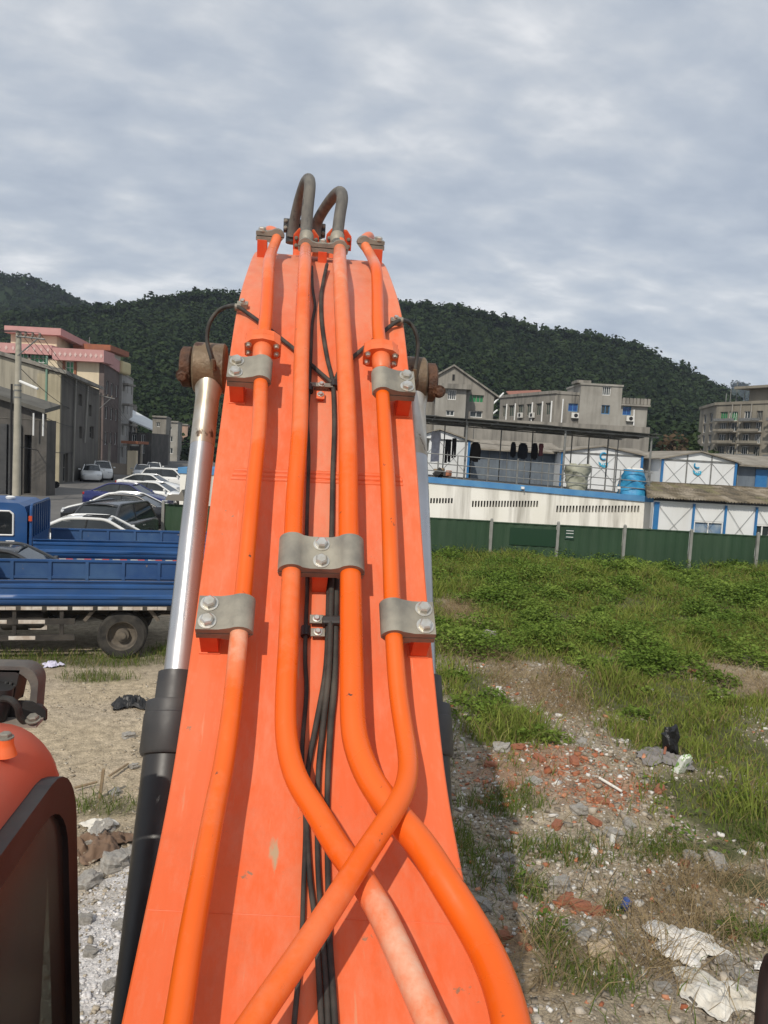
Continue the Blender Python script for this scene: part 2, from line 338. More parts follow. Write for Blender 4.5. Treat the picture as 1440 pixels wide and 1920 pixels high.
ix_ = np.arange(len(ii_)*nc_).reshape(len(ii_), nc_); Fp = np.stack([ix_[:-1, :-1], ix_[:-1, 1:], ix_[1:, 1:], ix_[1:, :-1]], -1).reshape(-1, 4); Fp = np.vstack([Fp, np.stack([ix_[:-1, -1], ix_[:-1, 0], ix_[1:, 0], ix_[1:, -1]], -1)])
Vp = Vp.reshape(-1, 3)
def worn(px, py, w_, l_, amp, h=0.0):                      # a worn patch round a measured spot on the plate: half width, half length along the boom
    q = onboom(px, py); T, _n = frame_at(near_i(q)); dv = Vp-q; return amp*np.exp(-(dv[:, 0]/w_)**2-((dv@T)/l_)**2)
dust = .10+.42*np.clip((Vp[:, 2]-4.25)/.55, 0, 1)+.12*np.clip((Vp[:, 2]-3.2)/.6, 0, 1)
for a_ in ((605, 1000, .05, .35, .35), (600, 800, .05, .3, .3), (690, 600, .1, .2, .2), (560, 1750, .12, .3, .22), (520, 1420, .1, .25, .2), (760, 1800, .1, .3, .2), (730, 1200, .05, .3, .15)): dust = dust+worn(*a_)
bare_ = sum(worn(*a_) for a_ in ((512, 1590, .012, .05, .75), (516, 1625, .009, .05, .6), (357, 1530, .006, .006, .9), (826, 1510, .006, .006, .8), (670, 1512, .004, .008, .8), (385, 1225, .025, .012, .45), (812, 1495, .02, .03, .4), (640, 1860, .006, .1, .7), (545, 1750, .02, .04, .4), (448, 757, .03, .008, .4), (475, 1243, .015, .012, .3)))
grease = sum(worn(*a_) for a_ in ((598, 660, .02, .05, .35), (600, 890, .03, .012, .4), (270, 1840, .008, .008, .6), (240, 1835, .004, .01, .7), (590, 1900, .05, .1, .3), (700, 520, .12, .03, .3), (560, 1700, .03, .15, .25), (395, 1232, .05, .02, .35), (790, 1228, .05, .02, .35), (452, 752, .05, .02, .35), (752, 775, .05, .02, .3), (597, 1105, .035, .04, .35), (596, 1180, .04, .05, .3), (455, 582, .04, .03, .4), (742, 612, .04, .03, .35), (830, 1700, .03, .2, .25), (300, 1650, .03, .2, .2)))
tpo = np_mesh('top_plate', Vp-OFF['excavator'], Fp, M_plate, np.stack([dust, bare_, grease], 1), smooth=True); tpo.data.set_sharp_from_angle(angle=R(20)); tpo.parent = boom
for (a, b, r_) in (((440, 882), (750, 894), .010), ((436, 890), (754, 902), .011), ((433, 898), (755, 910), .010)):
    P = [onboom(a[0]+(b[0]-a[0])*t, a[1]+(b[1]-a[1])*t, -.0055)+np.array([0, 0, random.uniform(-.0007, .0007)]) for t in np.linspace(0, 1, 40)]
    MB().tube(P, [r_*random.uniform(.92, 1.06) for _ in P], 12).build('weld_bead', M_boom, boom)
P = [onboom(278+(880-278)*t, 1706+28*t, .0) for t in np.linspace(0, 1, 12)]; MB().tube(P, .0013, 5).build('weld_bead', M_boom, boom)

# --- pipes
H0 = .110
def pipe(pts, r, wear, n=150, seg=20):
    """wear: [(photo height, amount)] how far the paint has bleached along the pipe"""
    P = path(pts, n); o = MB().tube(P, r, seg).build('hydraulic_pipe', M_pipe, exc); me = o.data
    ys = [960-FPX*(R3@(q-CAM))[1]/(R3@(q-CAM))[2] for q in P]; wy = sorted(wear); f = np.interp(ys, [a for a, _ in wy], [b for _, b in wy])
    at = me.color_attributes.new('tint', 'FLOAT_COLOR', 'POINT'); c = np.ones((len(me.vertices), 4), np.float32); c[:n*seg, 0] = np.repeat(f, seg); c[n*seg:, 0] = 0; at.data.foreach_set('color', c.ravel())
    return o
p1 = [(300,2080,H0),(318,2010,H0),(334,1917,H0),(357.5,1762,H0),(386.7,1602,H0),(405.6,1500,H0),(416.7,1450,H0),(434,1333,H0),(448,1192,H0),(455.6,1116,H0),(473.6,924,H0),(486,800,H0),(489,717,H0),(494,633,H0),(498,600,H0),(502,540,.10),(504,495,.12),(511,468,None,3.86),(519,447,None,3.98),(517,437,None,4.1),(505,432,None,4.22),(502,440,None,4.5)]
p2 = [(845,2000,H0),(800,1900,H0),(755.6,1800,H0),(711,1705,H0),(672,1640,H0),(633,1589,H0),(589,1514,H0),(562,1474,H0),(545,1428,H0),(536.5,1375,H0),(536,1304,H0),(540.4,1213,H0),(543.6,1129,H0),(546.6,1069,H0),(549.5,1007,H0),(553,924,H0),(562,800,H0),(565.7,647,H0),(569,543,.10),(572,490,.125),(573,466,None,3.97),(574,450,None,4.05)]
p3 = [(972,2010,.15),(962,1940,.14),(950,1883,.125),(922,1805,.105),(883,1733,.095),(828,1644,H0),(789,1583,H0),(742,1528,H0),(700,1472,H0),(677,1424,H0),(664,1377,H0),(660,1304,H0),(658,1129,H0),(657,1069,H0),(653.5,997,H0),(652,802,H0),(645,647,H0),(640,560,.10),(637,495,.125),(637,470,None,3.97),(636,452,None,4.05)]
HX = .165
p4 = [(430,1985,HX),(494,1889,HX),(555.6,1800,HX),(622,1700,HX),(689,1594,HX),(733,1528,HX-.004),(758,1482,.15),(766,1435,.128),(758.5,1377,.104),(747,1304,H0),(739,1202,H0),(735,1119,H0),(728,924,H0),(725,867,H0),(717,735,H0),(713.5,656,H0),(709,614,H0),(707.5,537,.10),(705,503,.12),(696,481,None,3.9),(684,460,None,4.0),(682,450,None,4.1),(692,443,None,4.22),(696,452,None,4.5)]
pipe(p1, .0252, [(430,.6),(520,.5),(545,.05),(690,.15),(720,.35),(820,.5),(850,.0),(1120,.0),(1125,.35),(1190,.95),(1230,.85),(1300,.1),(1440,.05),(1520,.3),(1600,.05),(2100,0)])
pipe(p2, .0282, [(440,.7),(545,.5),(560,.15),(640,.55),(800,.55),(835,.05),(1010,.05),(1060,.45),(1200,.3),(1300,.02),(1560,.05),(1640,.25),(1690,.8),(1800,1.0),(1920,.85),(2050,.7)])
pipe(p3, np.concatenate([np.linspace(.036, .0315, 55), np.full(95, .0315)]), [(440,.7),(520,.75),(640,.5),(800,.45),(900,.1),(1000,.0),(1500,.02),(1600,.05),(2050,.05)])
pipe(p4, .0252, [(430,.6),(495,.75),(510,.1),(640,.05),(860,.05),(1500,.02),(1640,.1),(1680,.4),(1760,.5),(1850,.25),(2000,.15)])

# --- clamps with bolts and blocks
def hexbolt(mb_, o, A, r=.0125, hh=.012):
    mb_.lathe([(r*1.5, 0), (r*1.5, .003), (r*1.05, .0035)], o, A, 20, smooth=False)
    mb_.lathe([(r*1.13, .0035), (r*1.13, hh*.8), (r*.86, hh)], o, A, 6, phase=random.random(), smooth=False)
def arc(cx, r, a0, a1, n=10, cn=0.0): return [(cx+r*math.cos(R(a)), cn+r*math.sin(R(a))) for a in np.linspace(a0, a1, n)]
def side_clamp(P, rp, side, arm=.118, ln=.110, base=None, T=None, Nn=None, block_h=None):
    i = near_i(P)
    if T is None: T, Nn = frame_at(i)
    X = X1*(-side)                                      # local +x points away from the bolts
    ro = rp+.013
    up = [(ro, .002)]+arc(0, ro, 4, 128, 12)+[(-(rp+.032), .021), (-arm, .021), (-arm, .002)]
    dn = [(-arm, -.002), (-arm, -.024), (-(rp+.03), -.024), (-(rp+.012), -.030), (-rp*.6, -(ro-.004)), (0, -ro), (rp*.7, -(ro-.012)), (ro, -.002)]
    if side < 0: pass
    c = MB()
    for o_ in (up, dn):
        o2 = o_ if side < 0 else o_[::-1]
        c.prism(o2, -ln/2, ln/2, P, X, Nn, T, smooth=True)
    co = c.build('pipe_clamp', M_clamp, exc, bevel=.003, sharp=35)
    for k in (-.26, .26):
        hb = MB(); hexbolt(hb, P+X*(-arm+.03)+Nn*.021+T*(k*ln), Nn, .0168, .019); hb.build('bolt', M_bolt, co)
    bh = block_h or H0
    blk = MB(); blk.box(P+X*(-arm+.032)-T*.016-Nn*(.024+(bh-.024)/2), (.05, ln*.66, bh-.024+.01), np.array([X, T, Nn])); blk.build('mount_block', M_red, co, bevel=.002)
    wd = MB(); wd.box(P+X*(-arm+.032)-T*.016-Nn*(bh-.002), (.062, ln*.74, .006), np.array([X, T, Nn])); wd.build('weld_bead', M_boom, co, bevel=.003)
    return co
def pt_on(pts, py):                                      # point of a pipe's centre line seen at height py of the photo
    P = path(pts, 260); best = None
    for q in P:
        d = R3 @ (q-CAM); y = 960-FPX*d[1]/d[2]
        if best is None or abs(y-py) < best[0]: best = (abs(y-py), q)
    return best[1]
side_clamp(pt_on(p1, 1160), .0252, -1); side_clamp(pt_on(p4, 1163), .0252, 1)
side_clamp(pt_on(p1, 699), .0252, -1); side_clamp(pt_on(p4, 717), .0252, 1)
def fr_dir(T): T = T/np.linalg.norm(T); Nn = np.cross(X1, T); return T, Nn/np.linalg.norm(Nn)
T_, N_ = fr_dir(np.array([0, .86, .30]))
side_clamp(pt_on(p1, 444), .0252, -1, arm=.105, ln=.085, T=T_, Nn=N_, block_h=.16); side_clamp(pt_on(p4, 456), .0252, 1, arm=.105, ln=.085, T=T_, Nn=N_, block_h=.16)
def double_clamp(Pa, ra, Pb, rb, ln=.118, T=None, Nn=None, block_h=H0, nb=2):
    P = (Pa+Pb)/2
    if T is None: T, Nn = frame_at(near_i(P))
    a = (Pa-P)@X1; b = (Pb-P)@X1; ro1 = ra+.013; ro2 = rb+.013
    up = [(b+ro2, .002)]+arc(b, ro2, 4, 140, 11)+[(b-ro2-.012, .021), (a+ro1+.012, .021)]+arc(a, ro1, 40, 176, 11)+[(a-ro1, .002)]
    dn = [(a-ro1, -.002), (a-ro1+.004, -.022), (a, -ro1), (a+ro1*.9, -.024), (b-ro2*.9, -.024), (b, -ro2), (b+ro2-.004, -.022), (b+ro2, -.002)]
    c = MB()
    for o_ in (up, dn): c.prism(o_, -ln/2, ln/2, P, X1, Nn, T, smooth=True)
    co = c.build('pipe_clamp', M_clamp, exc, bevel=.003, sharp=35)
    for k in ((-.26, .26) if nb == 2 else (0,)):
        hb = MB(); hexbolt(hb, P+Nn*.021+T*(k*ln), Nn, .0165, .019); hb.build('bolt', M_bolt, co)
    MB().box(P-T*.02-Nn*(.024+(block_h-.024)/2), (.046, ln*.6, block_h-.024+.01), np.array([X1, T, Nn])).build('mount_block', M_red, co, bevel=.002)
    return co
double_clamp(pt_on(p2, 1045), .0282, pt_on(p3, 1048), .0315)
double_clamp(pt_on(p2, 462), .0282, pt_on(p3, 464), .0315, ln=.085, T=T_, Nn=N_, block_h=.17, nb=1)

# --- bolted flange joints in the outer pipes
def flange(P, T, Nn, rp, w=.066, hgt=.046, th=.056):
    o_ = [(-w, -hgt*.75), (-w*.72, -hgt), (w*.72, -hgt), (w, -hgt*.75), (w, hgt*.45), (w*.62, hgt*.9), (0, hgt*1.08), (-w*.62, hgt*.9), (-w, hgt*.45)]
    f = MB(); f.prism(o_, -th*.1, th*.42, P, X1, Nn, T); f.prism([(x*.97, y*.97) for x, y in o_], th*.46, th*.9, P, X1, Nn, T)
    fo = f.build('flange', M_flange, exc, bevel=.004)
    MB().lathe([(rp+.001, -.075), (rp+.009, -.055), (rp+.011, -.0056)], P, T, 22, caps=False).build('weld_neck', M_flange, fo)
    for sx in (-1, 1):
        for sn in (-.45, .35):
            hb = MB(); hexbolt(hb, P+X1*sx*w*.77+Nn*sn*hgt-T*th*.1, -T, .0078, .012); hb.build('bolt', M_bolt, fo)
T1, N1 = frame_at(near_i(pt_on(p1, 645)))
flange(pt_on(p1, 650), T1, N1, .0252); flange(pt_on(p4, 668), T1, N1, .0252)
# split flanges where the two centre pipes meet the big hoses
for ptp, rr_ in ((p2, .0282), (p3, .0315)):
    q = pt_on(ptp, 455)+T_*.07
    o_ = [(-.068, -.045), (.068, -.045), (.068, .02), (.04, .052), (-.04, .052), (-.068, .02)]
    f = MB(); f.prism(o_, 0, .035, q, X1, N_, T_); fo = f.build('flange', M_red, exc, bevel=.004)
    MB().prism([(x*1.02, y) for x, y in [(-.066, .025), (.066, .025), (.066, .028), (.04, .06), (-.04, .06), (-.066, .028)]], .001, .036, q, X1, N_, T_).build('flange_cap', M_boom, fo, bevel=.003)
    for sx in (-1, 1):
        for sn in (-.025, .012):
            hb = MB(); hexbolt(hb, q+X1*sx*.052+N_*sn, -T_, .007, .011); hb.build('bolt', M_clamp, fo)

# --- big hoses looping over to the arm cylinder
def hose(P, r, mat, name, n=60, seg=14, parent=exc): return MB().tube(smooth_path(P, n), r, seg).build(name, mat, parent)
def yy(L_): return [atY(a, b, c) for a, b, c in L_]
h1 = hose(yy([(573,462,4.02),(574,435,4.09),(577,390,4.13),(581,350,4.17),(579,336,4.27),(571,346,4.42),(560,380,4.55),(551,420,4.62),(547,445,4.64)]), .0315, M_bighose, 'arm_hose')
h2 = hose(yy([(632,462,4.02),(633,438,4.09),(637,405,4.13),(642,370,4.17),(636,360,4.27),(620,375,4.42),(603,400,4.55),(594,420,4.62),(592,445,4.64)]), .0315, M_bighose, 'arm_hose')
for hs, (a, b, c) in ((h1, (574.5,448,4.06)), (h2, (632.5,449,4.06))):
    q = atY(a, b, c); MB().lathe([(.034, -.03), (.038, -.02), (.038, .02), (.034, .032)], q, (0, .45, .9), 18).build('hose_ferrule', M_clamp, hs)
for (px, py) in ((549, 424), (593, 432)):
    q = atY(px, py, 4.66); c = MB(); c.box(q, (.11, .05, .075)); c.lathe([(.04, -.05), (.04, .05)], q-np.array([0, 0, .05]), (0, 0, 1), 14)
    f = c.build('hose_flange', M_black, exc, bevel=.006)
    for sx in (-.042, .042):
        for sz in (-.02, .02): hb = MB(); hexbolt(hb, q+np.array([sx, -.025, sz]), (0, -1, 0), .008, .01); hb.build('bolt', M_clamp, f)
# arm cylinder the hoses feed, lying on the boom beyond its knee
ac = MB(); ac.lathe([(.0, -.02), (.10, 0), (.10, 1.6), (.085, 1.62), (.0, 1.63)], (-.02, 4.72, 5.05), (0, 1, -.18), 22); ac.build('arm_cylinder', M_boom, exc)
for sx_ in (-.115, .075): MB().box((sx_, 4.42, 5.0), (.07, .16, .16)).build('cylinder_bracket', M_boom, exc, bevel=.02)

# --- thin hoses and wiring down the centre
def thin(pts, r0_, r1_, n=110):                             # r0_ up the boom, r1_ where the lines thin out near its foot
    P = path(pts, n); ys = [960-FPX*(R3@(q-CAM))[1]/(R3@(q-CAM))[2] for q in P]; return MB().tube(P, np.interp(ys, [1300, 1520], [r0_, r1_]), 10).build('control_hose', M_hose, exc)
z0 = .012
thin([(585,500,.02),(586,540,z0),(591,575,z0),(586,600,z0),(584,640,z0),(580,729,z0),(576,780,z0),(579,852,z0),(575,997,z0),(576.5,1094,z0),(573,1184,z0),(572,1250,z0),(575.6,1290,z0),(566,1406,z0),(569,1480,z0),(573,1544,z0),(569,1663,z0),(566,1762,z0),(553,1902,z0),(545,2000,z0)], .0064, .0055)
thin([(613,496,.03),(606,530,z0),(602,560,z0),(604,612,z0),(614,675,z0),(624,717,z0),(627,800,z0),(624,888,z0),(622,1004,z0),(617,1105,.016),(612.5,1246,z0),(598,1333,z0),(579,1430,z0),(574,1500,z0),(576,1558,z0),(582,1663,z0),(591,1722,z0),(600,1865,z0),(604,1950,z0)], .0088, .0062)
thin([(633,1040,z0),(630,1115,.016),(627,1275,z0),(620,1362,z0),(614,1479,z0),(614,1587,z0),(616,1687,z0),(619,1780,z0),(624,1850,z0),(630,1950,z0)], .0100, .0068)
thin([(622,1040,z0),(621,1110,.03),(617,1246,.026),(607,1348,z0),(597,1450,z0),(595,1573,z0),(598,1663,z0),(602,1710,z0),(612,1850,z0),(616,1950,z0)], .0092, .0062)
def tab(px, py, wpx, hpx, bolt=True, mat=M_clamp, h=.02):
    P = onboom(px, py, h); T, Nn = frame_at(near_i(P)); k = np.linalg.norm(P-CAM)/FPX
    o = MB().box(P, (wpx*k, hpx*k, .006), np.array([X1, T, Nn])).box(P-Nn*.014, (wpx*k*.6, hpx*k*.6, .03), np.array([X1, T, Nn])).build('hose_bracket', mat, exc, bevel=.0015)
    if bolt: hb = MB(); hexbolt(hb, P+Nn*.003, Nn, .0085, .011); hb.build('bolt', M_bolt, o)
tab(603, 722, 42, 10); tab(601, 741, 15, 20, mat=M_boom, h=.018); tab(594, 1161, 26, 18); tab(596, 1186, 26, 17)
for (px, py, r_) in ((580, 729, .015), (573, 1184, .014), (626, 722, .018)):
    P = onboom(px, py, z0); T, Nn = frame_at(near_i(P)); MB().lathe([(r_, -.016), (r_, .016)], P, T, 14).build('hose_clip', M_black, exc)
P = onboom(622, 1166, .022); T, Nn = frame_at(near_i(P)); MB().box(P, (.058, .03, .036), np.array([X1, T, Nn])).build('hose_band', M_black, exc, bevel=.008)

# --- boom cylinders
AX = np.array([0, -.502, -.865]); AX /= np.linalg.norm(AX)
def cyl(side):
    E = np.array([-.48 if side < 0 else .447, 3.48, 4.235])
    def tt(px, py): q = atX(px, py, -.48); return float((q-np.array([-.48, 3.48, 4.235]))@AX)
    t_g, t_r0, t_r1, t_st = tt(325, 1246), tt(310, 1290), tt(300, 1400), tt(385, 870)
    b = MB(); b.lathe([(.0, 1e-3), (.088, 0), (.088, 1.0), (.092, 1.01), (.092, 1.5), (.07, 1.52)], E+AX*(t_r1+.004), AX, 36)
    body = b.build('boom_cylinder', M_barrel, exc)
    g = MB(); g.lathe([(.052, t_g-.002), (.070, t_g), (.072, t_r0-.004), (.098, t_r0), (.100, t_r0+.006), (.100, t_r0+.045), (.103, t_r0+.048), (.103, t_r1-.01), (.098, t_r1), (.088, t_r1+.004)], E, AX, 36); g.build('gland', M_gland, body)
    for a in range(5):
        th = R(180+a*35)+R(20); q = E+AX*(t_r0-.006)+.083*np.array([math.cos(th), 0, 0])+.083*math.sin(th)*np.cross(AX, X1)
        hb = MB(); hexbolt(hb, q, -AX, .009, .012); hb.build('bolt', M_black, body)
    MB().lathe([(.051, t_st), (.051, t_g+.02)], E, AX, 32, caps=False).build('rod', M_chrome, body)
    MB().lathe([(.07, .06), (.058, .12), (.0515, .16), (.0515, t_st)], E, AX, 32, caps=False).build('rod_end', M_rodtop, body)
    MB().lathe([(.104, -.072), (.113, -.064), (.113, .062), (.104, .07)] if side < 0 else [(.104, -.07), (.113, -.06), (.113, .044), (.104, .052)], E, X1, 30).build('eye', M_brownsteel, body)
    c = MB(); c.lathe([(.055, .070), (.080, .076), (.090, .084), (.090, .120), (.078, .128)], E-X1*(0 if side < 0 else .024), X1*side, 18); c.build('pin_cap', M_rust, body)
    hb = MB(); hexbolt(hb, E+np.array([side*.11, -.075, -.045]), (0, -1, -.3), .02, .03); hb.build('bolt', M_rust, body)
    # grease hose from the eye over to the boom
    if side < 0:
        G = [atY(400, 688, 3.35), atY(396, 670, 3.34), atY(388, 638, 3.38), atY(393, 604, 3.38), atY(412, 581, 3.38), onboom(441, 573, .03), onboom(462, 586, .018), onboom(490, 606, .016), onboom(552, 655, .016), onboom(590, 690, .016), onboom(622, 718, .02)]
        cp_ = onboom(446, 576, .026); bp = onboom(455, 572, .012)
    else:
        G = [atY(776, 706, 3.35), atY(778, 690, 3.34), atY(784, 652, 3.38), atY(779, 620, 3.38), atY(766, 604, 3.38), onboom(751, 600, .03), onboom(735, 609, .018), onboom(712, 628, .016), onboom(664, 668, .016), onboom(640, 690, .014), onboom(628, 715, .016)]
        cp_ = onboom(750, 601, .026); bp = onboom(742, 603, .012)
    hose(G, .0088, M_hose, 'grease_hose', 70, 10, body)
    T, Nn = frame_at(near_i(bp)); br = MB().box(bp, (.045, .03, .024), np.array([X1, T, Nn])).lathe([(.0145, -.012), (.0145, .012)], cp_, X1, 12).build('hose_bracket', M_clamp, body, bevel=.002)
    hb = MB(); hexbolt(hb, bp+Nn*.012, Nn, .0095, .015); hb.build('bolt', M_bolt, body)
    MB().lathe([(.013, 0), (.013, .03), (.009, .045)], G[0]-np.array([0, 0, .01]), (0, -.4, .9), 8).build('grease_fitting', M_brownsteel, body)
cyl(-1); cyl(1)

# --- cab: roof, side wall with glass, work lamp
M_cabroof = M('faded cab roof paint', (0.56, 0.105, 0.055), (0.47, 0.12, 0.075), scale=2.2, rough=0.5, rvar=.1, bump=.03, bscale=60)
M_glass = bpy.data.materials.new('dusty cab glass'); M_glass.use_nodes = True
_n = M_glass.node_tree; _b = _n.nodes['Principled BSDF']; _b.inputs['Base Color'].default_value = (.085, .08, .07, 1); _b.inputs['Roughness'].default_value = .2
_t = _n.nodes.new('ShaderNodeBsdfTransparent'); _t.inputs[0].default_value = (.55, .60, .54, 1); _m = _n.nodes.new('ShaderNodeMixShader'); _m.inputs[0].default_value = .62
_n.links.new(_t.outputs[0], _m.inputs[1]); _n.links.new(_b.outputs[0], _m.inputs[2]); _n.links.new(_m.outputs[0], _n.nodes['Material Output'].inputs[0])
XR, XL, ZT = -.58, -1.66, 3.232
XF = XR-.03
def roof_prof():                                         # X,Z outline of the roof shell, right edge rounded
    o_ = [(XF, ZT-.155)]
    for a in np.linspace(0, 90, 9): o_.append((XF-.13+.13*math.cos(R(a)), ZT-.145+.145*math.sin(R(a))))
    for a in np.linspace(90, 180, 9): o_.append((XL+.13+.13*math.cos(R(a)), ZT-.145+.145*math.sin(R(a))))
    return o_+[(XL, ZT-.155)]
prof_ = roof_prof(); ys_ = [(-.05, .0), (0.0, .0), (1.62, 0.0), (1.74, .004), (1.81, .018), (1.855, .045), (1.885, .09), (1.892, .15)]
vs_, fs_ = [], []
for y, dz in ys_:
    for (x, z) in prof_: vs_.append((x*(1)+((x-(XR+XL)/2)*-.09*(dz/.15)**1.3), y, max(z-dz, ZT-.165)))
n = len(prof_)
for i in range(len(ys_)-1):
    for k in range(n-1): fs_.append((i*n+k, i*n+n+k, i*n+n+k+1, i*n+k+1))
fs_ += [tuple(range(n)), tuple((len(ys_)-1)*n+k for k in range(n))[::-1]]
cab = MB().add(vs_, fs_, True).build('cab', M_cabroof, exc, sharp=50)
def side_outline(inset, yf=1.86, zt=ZT-.145, zb=1.25, yb=0.0, rk=.20, rad=.13):
    """wall outline (Y,Z), counter-clockwise seen from the right: sloping front pillar, rounded top front corner"""
    b0 = (yb+inset, zb+inset); f0 = (yf+rk-inset, zb+inset); tf = (yf-inset, zt-inset)
    c_ = [(tf[0]-rad+rad*math.cos(R(a)), tf[1]-rad+rad*math.sin(R(a))) for a in np.linspace(8, 90, 8)]
    return [b0, f0]+c_+[(yb+inset, zt-inset)]
def ring(mb_, oo, ii, x0, x1):
    n = len(oo)
    for x, fl in ((x1, False), (x0, True)):
        vs = [(x, *p) for p in oo]+[(x, *p) for p in ii]
        fs = [(i, (i+1) % n, n+(i+1) % n, n+i) for i in range(n)]
        mb_.add(vs, [f[::-1] for f in fs] if fl else fs)
    for L_, fl in ((oo, True), (ii, False)):
        vs = [(x0, *p) for p in L_]+[(x1, *p) for p in L_]
        fs = [(i, (i+1) % n, n+(i+1) % n, n+i) for i in range(n)]; mb_.add(vs, fs if not fl else [f[::-1] for f in fs])
sw = MB(); ring(sw, side_outline(-.01, zt=ZT-.115, rad=.20), side_outline(.055, zt=ZT-.115, rad=.18), XR-.05, XR); sw.build('side_wall', M_black, cab, bevel=.006)
gl = MB(); gl.prism([(p[0], p[1]) for p in side_outline(.05, zt=ZT-.115, rad=.18)], -.004, .004, (XR-.018, 0, 0), (0, 1, 0), (0, 0, 1), (1, 0, 0)); gl.build('side_window', M_glass, cab)
sw = MB(); ring(sw, side_outline(0, zt=ZT-.12), side_outline(.09, zt=ZT-.12), XL+.004, XL+.05); sw.build('side_wall', M_black, cab)
gl = MB(); gl.prism([(p[0], p[1]) for p in side_outline(.08, zt=ZT-.12)], -.004, .004, (XL+.02, 0, 0), (0, 1, 0), (0, 0, 1), (1, 0, 0)); gl.build('side_window', M_glass, cab)
MB().span((XL+.06, 0.0, 1.25), (XR-.06, .04, ZT-.16)).build('rear_wall', M_black, cab); MB().span((XL+.06, .05, 1.2), (XR-.06, 1.95, 1.25)).build('cab_floor', M_black, cab)
MB().box((XR-.095, 1.73, 2.35), (.07, .16, 1.4), np.array([(1, 0, 0), (0, math.cos(.12), -math.sin(.12)), (0, math.sin(.12), math.cos(.12))])).build('front_pillar', M_black, cab, bevel=.02)
se = MB(); se.box((-1.15, .62, 1.75), (.5, .5, .16)); se.box((-1.15, .36, 2.2), (.48, .14, .85)); se.box((-1.15, .35, 2.72), (.28, .11, .2)); se.build('seat', M('seat cloth', (.02, .02, .022), rough=.9), cab, bevel=.04)
hb_ = MB(); hb_.tube(smooth_path([atX(-6, 1592, XR-.09), atX(2, 1680, XR-.09), atX(24, 1722, XR-.09), atX(22, 1745, XR-.09), atX(-4, 1752, XR-.09), atX(-25, 1730, XR-.09)], 40), .012, 10); hb_.build('grab_handle', M_black, cab)
# roof boss and bolt
q = ground(10, 1399, ZT)
bs = MB().lathe([(.024, -.02), (.018, 0), (.0165, .006), (.0165, .018)], q, (0, 0, 1), 20).build('roof_boss', M_flange, cab)
hb = MB(); hexbolt(hb, q+np.array([0, 0, .018]), (0, 0, 1), .0115, .012); hb.build('bolt', M_clamp, cab)
# work lamp on the front edge of the roof (its back is towards us)
YL = 1.96
lmp = MB(); hoop = []
x0, z0_ = atY(-75, 1248, YL)[[0, 2]]; x1_, z1_ = atY(78, 1352, YL)[[0, 2]]; z1_, z0_ = atY(75, 1345, YL)[2], atY(40, 1243, YL)[2]
rad = .045
hp = [(x0, z1_)]+[(x0+rad-rad*math.cos(R(a)), z0_-rad+rad*math.sin(R(a))) for a in np.linspace(0, 90, 8)]+[(x1_-rad+rad*math.sin(R(a)), z0_-rad+rad*math.cos(R(a))) for a in np.linspace(0, 90, 8)]+[(x1_-.006, z1_)]
inn = [(x+(.018 if x < (x0+x1_)/2 else -.018)*(1 if abs(x-(x0+x1_)/2) > .06 else .4), z-(.016 if z > z1_+.01 else 0)) for x, z in hp]
vs_, fs_ = [], []
for (x, z), (xi, zi) in zip(hp, inn): vs_ += [(x, YL-.03, z), (x, YL+.03, z), (xi, YL+.03, zi), (xi, YL-.03, zi)]
for i in range(len(hp)-1):
    for k in range(4): fs_.append((i*4+k, i*4+4+k, i*4+4+(k+1) % 4, i*4+(k+1) % 4))
fs_ += [(0, 1, 2, 3), tuple(len(hp)*4-4+k for k in (3, 2, 1, 0))]
work = lmp.add(vs_, fs_, True).build('work_lamp', M_greyplastic, exc, sharp=45, bevel=.004)
xc = (x0+x1_)/2-.01; zc = (z0_+z1_)/2+.008; hs = MB(); wv, hv = (x1_-x0)/2-.035, (z0_-z1_)/2-.018
hs.prism([(-wv, hv), (-wv*.72, -hv*.8), (-wv*.4, -hv), (wv*.4, -hv), (wv*.72, -hv*.8), (wv, hv)][::-1], -.03, .05, (xc, YL, zc)); lh = hs.build('lamp_housing', M_black, work, bevel=.012)
for k in range(7):
    rr_ = .02+.011*k; P = [(xc+.015+rr_*math.cos(R(a)), YL-.034, zc+.025+.75*rr_*math.sin(R(a))) for a in np.linspace(-170, -5, 16)]
    P = [p for p in P if abs(p[0]-xc) < wv*.86 and p[2] > zc-hv*.8]
    if len(P) > 3: MB().tube(P, .0036, 6).build('cooling_fin', M_gland, work)
q = atY(-5, 1316, 1.9); cn = MB().lathe([(.03, -.05), (.034, 0), (.03, .04)], q, (.2, 0, 1), 10); cn.build('plug', M_black, work)
MB().tube(smooth_path(yy([(0, 1310, 1.88), (20, 1312, 1.86), (33, 1326, 1.86), (36, 1342, 1.87), (44, 1352, 1.88)]), 24), .0085, 8).build('lamp_cable', M_hose, work)
b0 = atY(-40, 1331, 1.93); pl = MB(); a_, b_ = atY(-80, 1313, 1.93), atY(87, 1350, 1.93)
pl.prism([(a_[0], b_[2]), (b_[0], b_[2]), (b_[0], b_[2]+.025), (b_[0]-.01, a_[2]-.012), (b_[0]-.035, a_[2]), (a_[0], a_[2])], 1.925, 1.937); pl.build('bracket_plate', M_black, work)
pl = MB().box(((a_[0]+b_[0])/2, 1.90, atY(40, 1354, 1.9)[2]), (b_[0]-a_[0]-.01, .06, .006)); pl.build('bracket_foot', M('dusty steel', (.3, .26, .22), (.2, .17, .14), scale=12, rough=.7), work)
hb = MB(); hexbolt(hb, np.array([*atY(62, 1350, 1.88)]), (0, -.3, 1), .012, .014); hb.build('bolt', M_clamp, work)

